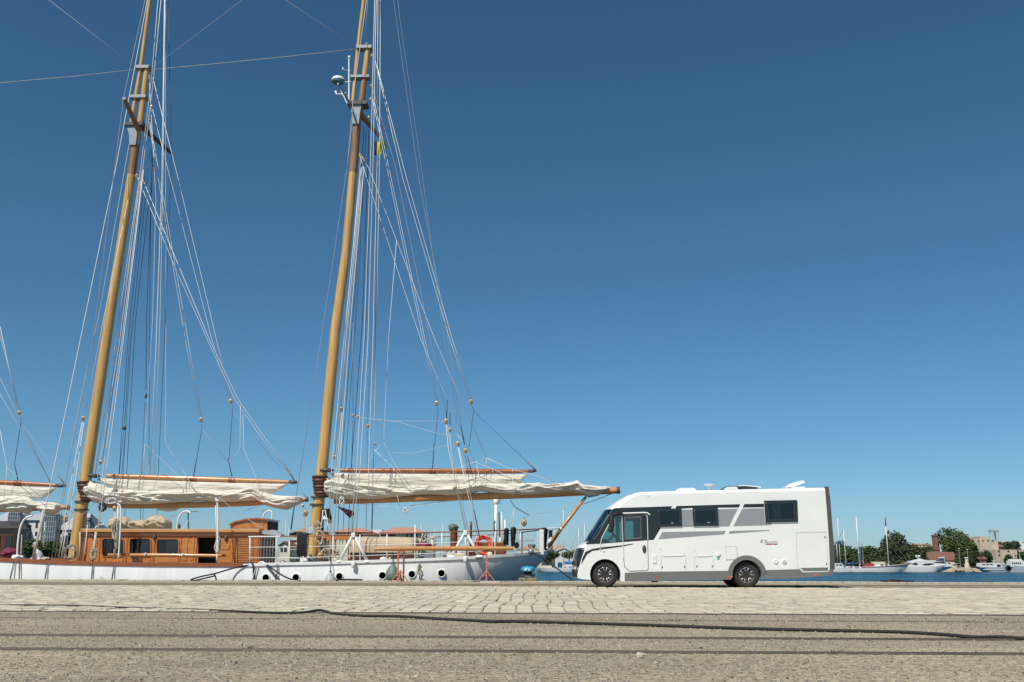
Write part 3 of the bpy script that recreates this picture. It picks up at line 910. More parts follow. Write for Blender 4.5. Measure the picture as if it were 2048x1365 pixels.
def far_wheel(xc, yo):
    w = MB(); w.lathe([(0.2, 0), (0.29, -.004), (WR - .02, .02), (WR, .06), (WR, .18), (WR - .03, .22), (.2, .22)], (xc, yo, WR - .004), 'y', 32); w.build('wheel', 'tyre', MH, smooth=True, auto=40)
far_wheel(wf, YV + VW - .3); far_wheel(wr_, YV + VW - .3)
far_wheel(wr_ - 0.02, YV + .34)
mb = MB(); mb.box((wf - .6, YV + .33, .30), (wf + .6, YV + VW - .33, 1.0)); mb.build('wheel_well', 'matt_black', MH)
mb = MB(); mb.box((wr_ - .6, YV + .6, .32), (wr_ + .6, YV + VW - .6, 1.0)); mb.build('wheel_well', 'matt_black', MH)
mb = MB(); mb.box((wf + .5, YV + .12, .30), (wr_ - .5, YV + VW - .12, .36)); mb.box((wr_ + .5, YV + .12, .32), (V(1700, 700)[0], YV + VW - .12, .38)); mb.build('underfloor', 'matt_black', MH)
mb = MB(); mb.tube([(wf, YV + .25, WR), (wf, YV + VW - .25, WR)], .06, 8); mb.tube([(wr_, YV + .25, WR), (wr_, YV + VW - .25, WR)], .07, 8); mb.build('axle', 'matt_black', MH)
mb = MB(); c = V(672, 782); mb.box((c[0] - .08, YV + .05, c[1] - .05), (c[0] + .08, YV + .3, c[1] + .06)); mb.build('step_box', 'matt_black', MH)
# --- cab interior
mb = MB(); zf = V(300, 520)[1]
mb.box((V(200, 520)[0] + .12, YV + .3, zf - .5), (V(330, 520)[0], YV + VW - .3, zf + .06)); mb.ell((V(300, 500)[0], YV + .75, zf + .06), (.25, .4, .09)); mb.build('dashboard', 'interior_dark', MH, smooth=True, auto=40)
mb = MB(); c = Vector((V(390, 450)[0], YV + .55, V(390, 455)[1]))
pts = []
for k in range(21):
    a = 2 * math.pi * k / 20
    pts.append(c + Vector((.12 * math.sin(a), .2 * math.cos(a), -.15 * math.sin(a))))
mb.tube(pts, .017, 6, False); mb.tube([c, c + Vector((-.25, 0, -.25))], .03, 6); mb.build('steering_wheel', 'matt_black', MH, smooth=True)
for y in (YV + .55, YV + VW - .55):
    x = V(505, 500)[0]; z = zf - .45
    mb = MB(); mb.cbox((x - .25, y - .24, z), (x + .28, y + .24, z + .16), .05); mb.cbox((x + .2, y - .23, z + .1), (x + .36, y + .23, z + .58), .05)
    mb.build('cab_seat', 'seat_fabric', MH)
mb = MB(); mb.box((V(640, 500)[0], YV + .02, .5), (V(640, 500)[0] + .05, YV + VW - .02, ROOFZ - .35)); mb.build('partition', 'interior_dark', MH)
mb = MB(); mb.box((V(330, 520)[0], YV + .03, .95), (V(640, 500)[0], YV + VW - .03, 1.0)); mb.build('cab_floor', 'interior_dark', MH)
# --- roof fittings (set back from the side, so traced at their own distance)
def VR(zx, zy, dy):
    q = P(1120 + zx / 3.531, 940 + zy / 3.531, YV + dy); return (q.x, q.z)
def VRP(pts, dy): return [VR(a, b, dy) for a, b in pts]
mb = MB(); mb.prism(VRP([(818, 150), (826, 138), (850, 129), (945, 128), (958, 134), (962, 150), (962, 176), (818, 180)], .45), YV + .45, YV + 1.1); mb.build('roof_vent', 'white_gelcoat', MH)
mb = MB(); c = VR(1055, 106, .7); mb.lathe([(.05, -.35), (.055, -.05), (.08, -.03), (.165, -.012), (.175, .006), (.16, .018), (0, .024)], (c[0], YV + .7, c[1]), 'z', 28); mb.build('satellite_dome', 'white_gelcoat', MH, smooth=True, auto=50)
mb = MB(); mb.prism(VRP([(1148, 133), (1170, 119), (1200, 114), (1240, 114), (1262, 121), (1265, 160), (1148, 165)], .5), YV + .5, YV + 1.1); rl = mb.build('roof_light', 'dark_grey', MH)
mb = MB(); mb.prism(VRP([(1158, 134), (1176, 123), (1202, 119), (1238, 119), (1254, 125), (1256, 150), (1158, 155)], .48), YV + .48, YV + .499); mb.build('roof_light_glass', 'curtain_white', rl)
mb = MB(); mb.prism(VRP([(1272, 122), (1300, 116), (1395, 124), (1395, 160), (1272, 165)], .6), YV + .6, YV + 1.4); mb.build('roof_panel_base', 'dark_grey', MH)
mb = MB(); mb.prism(VRP([(1262, 112), (1300, 107), (1420, 119), (1418, 126), (1385, 122), (1300, 113), (1264, 118)], .55), YV + .55, YV + 1.4); mb.build('roof_panel', 'white_gelcoat', MH)
mb = MB(); mb.prism(VRP([(1592, 128), (1625, 97), (1700, 76), (1722, 75), (1732, 92), (1690, 106), (1640, 124), (1625, 130)], .5), YV + .5, YV + 1.05); hat = mb.build('roof_hatch', 'white_gelcoat', MH)
mb = MB(); mb.prism(VRP([(1598, 128), (1660, 120), (1728, 118), (1730, 150), (1598, 155)], .5), YV + .5, YV + 1.05); mb.build('hatch_frame', 'white_gelcoat', hat)
# --- lettering
def lettering(txt, p, size, mat, y, shear=0.0, sx=1.0, name='lettering', parent=None, space=1.0):
    cu = bpy.data.curves.new(name, 'FONT'); cu.body = txt; cu.size = size; cu.shear = shear; cu.extrude = 0.0012; cu.space_character = space
    to = bpy.data.objects.new('t', cu); COL.objects.link(to)
    bpy.context.view_layer.update()
    me = bpy.data.meshes.new_from_object(to.evaluated_get(bpy.context.evaluated_depsgraph_get()))
    bpy.data.objects.remove(to)
    me.name = name
    for v in me.vertices:
        v.co = Vector((p[0] + v.co.x * sx, y, p[1] + v.co.y)) + Vector((0, -v.co.z - 0.002, 0)) - ORG[parent.name]
    me.materials.clear(); me.materials.append(MATS[mat])
    o = bpy.data.objects.new(name, me); COL.objects.link(o); o.parent = parent
    ORG[o.name] = ORG[parent.name]
    return o
lettering('K', V(1412, 518), 0.155, 'dark_grey', YV - .003, 0.55, 0.75, parent=MH)
lettering('Y', V(1434, 520), 0.15, 'dark_grey', YV - .003, 0.5, 0.9, parent=MH)
lettering('acht', V(1455, 516), 0.085, 'dark_grey', YV - .003, 0.4, 1.1, parent=MH, space=1.5)
lettering('MH', V(1514, 513), 0.055, 'grey_paint', YV - .003, 0.3, 1.0, parent=MH)
decal('red_bar', [(1452, 521), (1504, 521), (1504, 529), (1452, 529)], 'red_bar', 0.001, 0.004)
decal('dark_bar', [(1507, 521), (1536, 521), (1536, 529), (1507, 529)], 'dark_grey', 0.001, 0.004)

# ------------------------------------------------------------------ schooner
YC, YN = 43.4, 40.1                     # centre line and near side
HB = YC - YN
SH = thing('schooner', (P(400, 1130, YC).x, YC, WATER), 'white steel schooner with raked wooden masts and furled cream sails along the quay', 'sailing ship')
PXM = 45.6                              # photo pixels per metre at the masts
SHEER = [(-260, 1119), (0, 1122), (100, 1127), (200, 1130), (300, 1132), (420, 1133), (487, 1132.5), (560, 1130), (640, 1128.5), (740, 1125), (860, 1121), (940, 1117.5), (1000, 1114), (1040, 1111.5), (1070, 1109), (1096, 1107)]
BEAM = [(-260, 3.1), (-60, 3.28), (200, 3.3), (820, 3.3), (880, 3.24), (930, 3.08), (970, 2.82), (1000, 2.5), (1030, 2.05), (1055, 1.5), (1075, 0.95), (1088, 0.5), (1094, 0.22), (1096, 0.03)]
KEEL = [(-260, -3.0), (820, -3.0), (880, -2.5), (930, -1.9), (970, -1.25), (1000, -0.80), (1015, -0.55), (1040, -0.05), (1067, 0.38), (1085, 0.78), (1096, 1.05)]
NEXP = [(-260, 0.16), (800, 0.16), (880, 0.36), (940, 0.66), (1000, 1.0), (1050, 1.2), (1096, 1.25)]
pxs = [-260 + 40 * k for k in range(26)] + [800, 820, 840, 860, 880, 900, 920, 940, 955, 970, 985, 1000, 1015, 1030, 1045, 1058, 1070, 1080, 1088, 1093, 1096]
pxs = sorted(set(q for q in pxs))
def sheer_pt(px, dpy=0.0, inset=0.0):
    b = max(0.0, lerp(BEAM, px) - inset)
    return P(px, lerp(SHEER, px) + dpy, YC - b)
hull = MB(); rows = []
for px in pxs:
    b = lerp(BEAM, px); e = lerp(NEXP, px)
    s = P(px, lerp(SHEER, px), YC - b)
    zk = min(lerp(KEEL, px), s.z - 0.05)
    half = []
    for k in range(15):
        th = (math.pi / 2) * (k / 14)
        half.append((b * max(0.0, math.cos(th)) ** e + (0.10 * math.sin(min(1.0, math.sin(th) * 2.2) * math.pi / 2) * max(0, min(1, (880 - px) / 120)) * math.cos(th) ** .3), s.z + (zk - s.z) * math.sin(th) ** (1.0 if px < 860 else 1.15)))
    r = [(s.x, YC - y, z) for y, z in half] + [(s.x, YC + y, z) for y, z in reversed(half[:-1])]
    rows.append(r)
hull.grid(rows)
hull.build('hull', 'hull_white', SH, smooth=True)
# deck and bulwark caps
dk = MB(); rows = []
for px in pxs:
    a = sheer_pt(px); b = lerp(BEAM, px) - 0.03
    z = a.z - (0.10 if px > 487 else 0.22)
    rows.append([(a.x, YC - b, z), (a.x, YC, z + .05), (a.x, YC + b, z)])
dk.grid(rows); dk.build('deck', 'deck_teak', SH)
def cap(name, x0, x1, up, mat, w, hgt, far=True):
    mb = MB()
    for sg in ((-1, 1) if far else (-1,)):
        rows = []
        for px in [x0 + (x1 - x0) * k / 46 for k in range(47)]:
            a = sheer_pt(px); b = lerp(BEAM, px)
            yy = [YC + sg * (b + 0.04), YC + sg * max(0, b - w)]
            rows.append([(a.x, yy[0], a.z + up), (a.x, yy[0], a.z + up + hgt), (a.x, yy[1], a.z + up + hgt), (a.x, yy[1], a.z + up)])
        mb.grid(rows, True)
    return mb.build(name, mat, SH)
cap('cap_rail', -260, 487, -0.03, 'cap_rail', 0.26, 0.15)
cap('rubbing_strake', 487, 1095.5, -0.02, 'white_metal', 0.16, 0.11)
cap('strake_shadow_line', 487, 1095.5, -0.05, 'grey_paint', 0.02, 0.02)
# plate seams and portholes
for px in (258, 328, 932):
    mb = MB(); a = sheer_pt(px, 4); mb.tube([(a.x, a.y - .006, a.z - .02), (a.x - .02, a.y - .006, a.z - 1.0)], .006, 4); mb.build('plate_seam', 'grey_paint', SH)
mb = MB(); a = sheer_pt(262, 5); b = sheer_pt(326, 5); mb.tube([(a.x, a.y - .004, a.z), (b.x, b.y - .004, b.z)], .005, 4); mb.build('plate_seam', 'grey_paint', SH)
def hull_point(px, py):
    """point of the near hull side seen at this pixel"""
    b = lerp(BEAM, px); e = lerp(NEXP, px)
    y = YC - b
    for _ in range(12):
        q = P(px, py, y)
        s = P(px, lerp(SHEER, px), YC - b); zk = lerp(KEEL, px)
        t = min(1, max(0, (s.z - q.z) / (s.z - zk))) ** (1.0 if px < 860 else 1 / 1.15)
        y = YC - b * max(0.0, math.cos(math.asin(t))) ** e - 0.10 * math.sin(min(1.0, t * 2.2) * math.pi / 2) * max(0, min(1, (880 - px) / 120))
    return P(px, py, y)
for k, (px, py) in enumerate(((532, 1156), (592, 1155.5), (679, 1153.5), (765, 1151.5), (824, 1149), (883, 1147))):
    c = hull_point(px, py)
    mb = MB(); mb.lathe([(.170, 0.08), (.166, -.03), (.150, -.042), (.130, -.035), (.128, 0.03)], c, 'y', 28, caps=False); p = mb.build('porthole', 'hull_white', SH, smooth=True, auto=40)
    mb = MB(); mb.lathe([(.136, -.026), (.0, -.026)], c, 'y', 24); mb.build('porthole_glass', 'gloss_black' if k > 0 else 'fender_grey', p)

# --- masts
def mast(pts, mat, name, n=16, Y=YC, parent=None):
    c = [P(px, py, Y) for px, py, w in pts]
    return MB().tube(c, [w / 2 / PXM for _, _, w in pts], n).build(name, mat, parent or SH, smooth=True, auto=50)
MAIN = [(148, 1122, 24), (152, 1095, 24.5), (174, 940, 23), (218.5, 640, 20.5), (240, 505, 19), (263, 350, 17.5)]
MIZ = [(623, 1122, 24), (632, 1054, 24), (644, 940, 23), (671, 660, 21.5), (692, 505, 19), (706, 345, 17.5)]
mm1 = mast(MAIN, 'mast_wood', 'mainmast'); mm2 = mast(MIZ, 'mast_wood', 'mizzenmast')
FORE = [(-330, 1122, 24), (-300, 940, 23), (-255, 640, 20), (-205, 330, 17), (-185, 160, 14)]
mast(FORE, 'mast_wood', 'foremast')
mast([(263, 351, 17.5), (271, 290, 17)], 'mast_old', 'hounds', parent=mm1)
mast([(706, 346, 18), (714, 252, 17.5)], 'mast_old', 'hounds', parent=mm2)
mast([(270, 292, 14), (280, 250, 13), (294, 136, 11.5)], 'mast_wood', 'masthead', parent=mm1)
mast([(713, 254, 15), (722, 211, 14), (729, 155, 12.5)], 'mast_old', 'masthead', parent=mm2)
mast([(729, 156, 12.5), (736, 95, 12)], 'mast_wood', 'masthead_top', parent=mm2)
mast([(261, 254, 8.5), (282, 132, 8.5), (299.5, 0, 8), (330, -230, 6)], 'mast_wood', 'topmast', Y=YC - .02, parent=mm1)
mast([(705, 212, 8.5), (716, 95, 8.5), (727.5, 0, 8), (748, -230, 6)], 'mast_wood', 'topmast', Y=YC - .02, parent=mm2)
mast([(-175, 160, 8), (-140, -200, 6)], 'mast_wood', 'topmast', Y=YC - .02)
def band(x0, x1, y, h, mat='galvanised', parent=SH, name='mast_band', dep=0.2):
    a, b = P(x0, y + h / 2, YC), P(x1, y - h / 2, YC)
    return MB().cbox((a.x, YC - dep, a.z), (b.x, YC + dep, b.z), 0.015).build(name, mat, parent)
for mst, L in ((mm1, ((273, 301, 137, 7), (262, 295, 196, 7))), (mm2, ((713, 745, 97, 7), (702, 740, 156, 6)))):
    for q in L: band(*q, parent=mst)
def hounds(mst, cx, cy):
    mb = MB()
    poly = [(cx - 13, cy - 18), (cx + 11, cy - 18), (cx + 8, cy - 2), (cx + 5, cy + 22), (cx - 7.5, cy + 22), (cx - 8, cy + 2)]
    mb.prism([(P(x, y, YC).x, P(x, y, YC).z) for x, y in poly], YC - .24, YC + .24); mb.build('mast_cheek', 'galvanised', mst)
    mb = MB(); a, b = P(cx - 17, cy - 16, YC), P(cx + 22, cy - 23, YC); mb.box((a.x, YC - .32, a.z), (b.x, YC + .32, b.z)); mb.build('trestle_tree', 'dark_grey', mst)
hounds(mm1, 270, 272); hounds(mm2, 714, 230)
def bar(name, a, b, r0, r1, mat, parent=SH, n=8):
    return MB().tube([a, b], [r0, r1], n).build(name, mat, parent, smooth=True, auto=50)
# crosstrees: near arm to the left and up, far arm to the right and down (they splay across the ship)
bar('crosstree', P(278, 262, YC), P(248, 197, YC - 2.3), .13, .09, 'mast_old', mm1)
bar('crosstree', P(286, 256, YC), P(343, 307, YC + 2.3), .12, .08, 'dark_grey', mm1)
bar('crosstree', P(722, 230, YC), P(757, 272, YC + 2.2), .14, .08, 'mast_old', mm2)
bar('crosstree', P(705, 215, YC), P(676, 168, YC - 2.2), .05, .04, 'galvanised', mm2)
# radar and antennas
mb = MB(); c = P(676.5, 160, YC - .1); mb.lathe([(.20, -.18), (.29, -.14), (.305, -.05), (.305, -.04)], c, 'z', 28); rd = mb.build('radar_scanner', 'radar_teal', mm2, smooth=True, auto=40)
mb = MB(); mb.lathe([(.306, -.045), (.306, .03), (.27, .085), (.14, .115), (0, .12)], c, 'z', 28); mb.build('radar_lid', 'white_metal', rd, smooth=True, auto=40)
bar('radar_bracket', P(684, 166, YC - .1), P(702, 164, YC - .1), .04, .04, 'galvanised', mm2)
bar('radar_strut', P(677, 170, YC - .1), P(694, 207, YC - .1), .03, .03, 'white_metal', mm2)
bar('antenna_pole', P(698, 208, YC - .1), P(698, 116, YC - .1), .045, .035, 'white_metal', mm2)
mb = MB(); mb.ell(P(698.5, 115, YC - .1), (.07, .07, .09), 10, 7); mb.build('masthead_lamp', 'white_metal', mm2, smooth=True)
bar('antenna_arm', P(686, 140, YC - .1), P(702, 142, YC - .1), .02, .02, 'galvanised', mm2)
mb = MB(); mb.ell(P(686, 138, YC - .1), (.05, .05, .06), 8, 6); mb.build('antenna_knob', 'white_metal', mm2, smooth=True)
MB().tube([P(671, 183, YC - .1), P(673, 189, YC - .1), P(684, 189, YC - .1), P(692, 187, YC - .1)], [.05, .04, .035, .05], 8).build('wind_sensor', 'white_metal', mm2, smooth=True)
bar('sensor_arm', P(684, 192, YC - .1), P(700, 193, YC - .1), .02, .02, 'galvanised', mm2)
mb = MB(); mb.ell(P(735, 90, YC), (.16, .16, .07), 10, 6); mb.build('mast_cap', 'galvanised', mm2, smooth=True)
# leather chafing collars where the gaff jaws ride
def collar(mst, x, y0, y1, w, ang, mat):
    for k in range(7):
        t = k / 6
        y = y0 + (y1 - y0) * t
        c = P(x + ang * (y0 - y), y, YC)
        mb = MB(); mb.lathe([(w / 2 / PXM * .97, -.06), (w / 2 / PXM * (1.05 + .05 * (k % 2)), -.03), (w / 2 / PXM * 1.05, .04), (w / 2 / PXM * .95, .06)], c, 'z', 18)
        mb.build('mast_hoop', mat, mst, smooth=True, auto=50)
collar(mm1, 169, 966, 1000, 28, -0.16, 'leather'); collar(mm2, 640, 955, 992, 30, -0.12, 'leather')
for mst, x, y in ((mm1, 163, 1020), (mm1, 164, 1004), (mm2, 634, 1010), (mm2, 636, 995)):
    mb = MB(); mb.lathe([(.27, -.04), (.315, -.03), (.315, .03), (.27, .04)], P(x, y, YC), 'z', 18); mb.build('mast_band', 'dark_grey', mst, smooth=True, auto=50)
mb = MB(); mb.ell(P(188, 952, YC - .1), (.26, .3, .09), 12, 8, .2, 3); mb.build('gaff_jaw', 'dark_grey', mm1, smooth=True)
mb = MB(); mb.ell(P(654, 941, YC - .1), (.30, .3, .09), 12, 8, .2, 5); mb.build('gaff_jaw', 'dark_grey', mm2, smooth=True)

# --- spars
def spar(name, pts, mat, n=14, dy=0.0):
    return MB().tube([P(x, y, YC + dy) for x, y, w in pts], [w / 2 / PXM for _, _, w in pts], n).build(name, mat, SH, smooth=True, auto=50)
g1 = spar('main_gaff', [(212, 952, 8), (240, 953, 9), (330, 956, 10), (450, 960, 10), (540, 963, 8), (578, 964.5, 6)], 'spar_wood')
b1 = spar('main_boom', [(206, 1012, 8), (260, 1013, 9.5), (330, 1012, 11), (420, 1009.5, 12), (500, 1007, 11), (590, 1000, 9.5), (613, 999, 9)], 'spar_wood')
g2 = spar('mizzen_gaff', [(682, 941, 8), (720, 941.5, 9.5), (850, 942, 10), (960, 943, 10), (1030, 943.5, 8), (1060, 943, 6)], 'spar_red')
b2 = spar('mizzen_boom', [(668, 1004, 9), (720, 1003, 10), (820, 998, 12.5), (968, 993, 14), (1080, 989.5, 13), (1180, 984.5, 12.5), (1236, 981, 12.5)], 'spar_wood')
g0 = spar('fore_gaff', [(-200, 958, 9), (0, 965, 9.5), (60, 968, 9), (112, 971, 7)], 'spar_red')
b0_ = spar('fore_boom', [(-200, 1024, 10), (0, 1020, 10), (137, 1015, 9)], 'spar_wood')
for sp, pts in ((g1, [(578, 964), (594, 965)]), (g2, [(1056, 943), (1073, 941)]), (g0, [(108, 971), (132, 972)])):
    mb = MB(); a, b = P(*pts[0], YC), P(*pts[1], YC); mb.tube([a, (a + b) / 2, b], [.07, .09, .06], 8); mb.build('end_fitting', 'dark_grey', sp, smooth=True)
mb = MB(); mb.tube([P(1233, 981, YC), P(1240, 980.6, YC)], [.155, .15], 14); mb.build('boom_cap', 'dark_grey', b2, smooth=True, auto=50)
mb = MB(); mb.tube([P(132, 1015.5, YC), P(138, 1015, YC)], [.12, .115], 12); mb.build('boom_cap', 'dark_grey', b0_, smooth=True, auto=50)
mb = MB(); mb.tube([P(611, 999, YC), P(616, 998.8, YC)], [.115, .11], 12); mb.build('boom_cap', 'dark_grey', b1, smooth=True, auto=50)
for sp, xs, tab in ((g1, (387, 464), 958.5), (g2, (865, 939), 942.4), (g0, (36,), 966.7)):
    for x in xs:
        mb = MB(); mb.tube([P(x - 7, tab + (x - 387) * (.03 if sp is g1 else 0), YC), P(x + 7, tab + (x - 380) * (.03 if sp is g1 else 0), YC)], .118, 12); mb.build('chafing_band', 'copper_brown', sp, smooth=True, auto=50)
for sp, x0, x1, ya, yb in ((g1, 225, 560, 952.6, 963.5), (g2, 690, 1045, 941.2, 943.3)):
    for k in range(9):
        t = (k + .5) / 9; x = x0 + (x1 - x0) * t; y = ya + (yb - ya) * t
        mb = MB(); mb.lathe([(.11, -.012), (.122, 0), (.11, .012)], P(x, y, YC), 'x', 12); mb.build('lashing', 'rope_white', sp, smooth=True)

# --- furled sails
def fold(u, v, seed, s):
    a = noise.noise(Vector((u * 0.9 * s, v * 2.6, seed)))
    b = noise.noise(Vector((u * 2.0 * s + a * .8, v * 5.5 + a * 1.2, seed + 9)))
    c = noise.noise(Vector((u * 5.0 * s + v * 4, v * 7.0 - u * 1.3, seed + 21)))
    return 0.60 * (1 - abs(a) * 2.4) + 0.38 * (1 - abs(b) * 2.4) + 0.12 * c
def sail(name, top, bot, thick, amp, seed, s=1.0, nv=34, skew=0.0, edge=0.0, parent=SH, mat='canvas_sail', Y=None, step=2.2):
    Y = YC if Y is None else Y
    x0, x1 = top[0][0], top[-1][0]
    nu = int((x1 - x0) / step)
    rows_f, rows_b = [], []
    for i in range(nu + 1):
        px = x0 + (x1 - x0) * i / nu
        t, b = lerp(top, px), lerp(bot, px)
        e = 2.5 * edge
        t += e * noise.noise(Vector((px * .05, 1, seed))) + e * .6 * noise.noise(Vector((px * .16, 4, seed)))
        b += e * noise.noise(Vector((px * .05, 7, seed))) + e * .6 * noise.noise(Vector((px * .14, 3, seed)))
        endk = min(1, min(i, nu - i) / 4.0)
        rf, rb = [], []
        for j in range(nv + 1):
            v = j / nv
            py = t + (b - t) * v
            w = P(px, py, Y)
            prof = math.sqrt(max(0, 1 - (2 * v - 1) ** 2)) * endk
            f = fold(w.x, v * (b - t) / 30, seed, s)
            d = prof * (thick + amp * f)
            rf.append((w.x, Y - max(.004, d), w.z + amp * .25 * f * prof)); rb.append((w.x, Y + max(.004, prof * thick * .8), w.z))
        rows_f.append(rf); rows_b.append(rb)
    mb = MB()
    loops = [a + b[::-1] for a, b in zip(rows_f, rows_b)]
    mb.grid(loops, True)
    mb.f.append(tuple(range(len(loops[0]))))
    k = (len(loops) - 1) * len(loops[0]); mb.f.append(tuple(k + i for i in range(len(loops[0]))))
    return mb.build(name, mat, parent, smooth=True)
s1 = sail('main_sail', [(166, 970), (174, 965), (184, 962), (200, 966), (216, 976), (250, 979), (300, 983), (350, 981), (400, 979), (440, 983), (480, 980), (508, 974), (522, 983), (545, 990), (570, 993), (600, 992.5), (610, 997)],
          [(166, 974), (170, 990), (180, 1003), (200, 1008), (250, 1010), (300, 1010.5), (360, 1006), (400, 1003), (440, 1006), (500, 1004), (516, 1002), (530, 1011), (558, 1018), (576, 1020), (592, 1012), (604, 1006), (610, 1001)], .26, .22, 2.0, .5, edge=.3)
sail('sail_panel', [(196, 957), (240, 958), (330, 961), (450, 965), (574, 968.5)], [(196, 960), (215, 972), (240, 981), (300, 986), (400, 986), (520, 988), (548, 987), (560, 980), (574, 969)], .09, .05, 5.0, .35, 18, parent=s1)
sail('hanging_fold', [(305, 1011), (320, 1013), (345, 1013), (366, 1010)], [(305, 1013), (318, 1021), (335, 1024), (352, 1022), (366, 1012)], .12, .07, 8.0, 1.5, 12, parent=s1, Y=YC + .15)
s2 = sail('mizzen_sail', [(644, 968), (652, 956), (668, 955), (690, 959), (720, 966), (800, 972), (900, 971), (960, 967), (1000, 969), (1050, 967), (1078, 966), (1090, 970), (1108, 967), (1130, 966), (1146, 964), (1155, 960.5), (1166, 970), (1200, 973), (1222, 974)],
          [(644, 984), (656, 996), (670, 1000), (700, 1001), (760, 999), (800, 995), (850, 990), (900, 993), (940, 989), (962, 983), (990, 988), (1050, 992), (1100, 988), (1150, 985), (1165, 990), (1178, 996), (1195, 992), (1210, 985), (1222, 980)], .27, .22, 13.0, .5, edge=.3)
sail('sail_panel', [(660, 946), (720, 947), (850, 947.5), (960, 948.5), (1054, 949)], [(660, 949), (680, 962), (720, 968), (780, 974), (850, 976), (960, 974), (1030, 970), (1040, 967), (1054, 951)], .09, .05, 15.0, .35, 18, parent=s2)
s0 = sail('fore_sail', [(-60, 994), (0, 993), (30, 991), (58, 994), (70, 1004), (82, 1003), (110, 1006), (126, 1010)], [(-60, 1022), (0, 1021), (30, 1025), (58, 1027), (72, 1018), (84, 1026), (100, 1032), (112, 1028), (126, 1018)], .26, .17, 23.0, .6, edge=.4)
sail('sail_panel', [(-60, 968), (0, 970), (60, 973), (112, 976)], [(-60, 990), (0, 993), (50, 997), (84, 998), (98, 990), (112, 977)], .09, .04, 25.0, .35, 18, parent=s0)

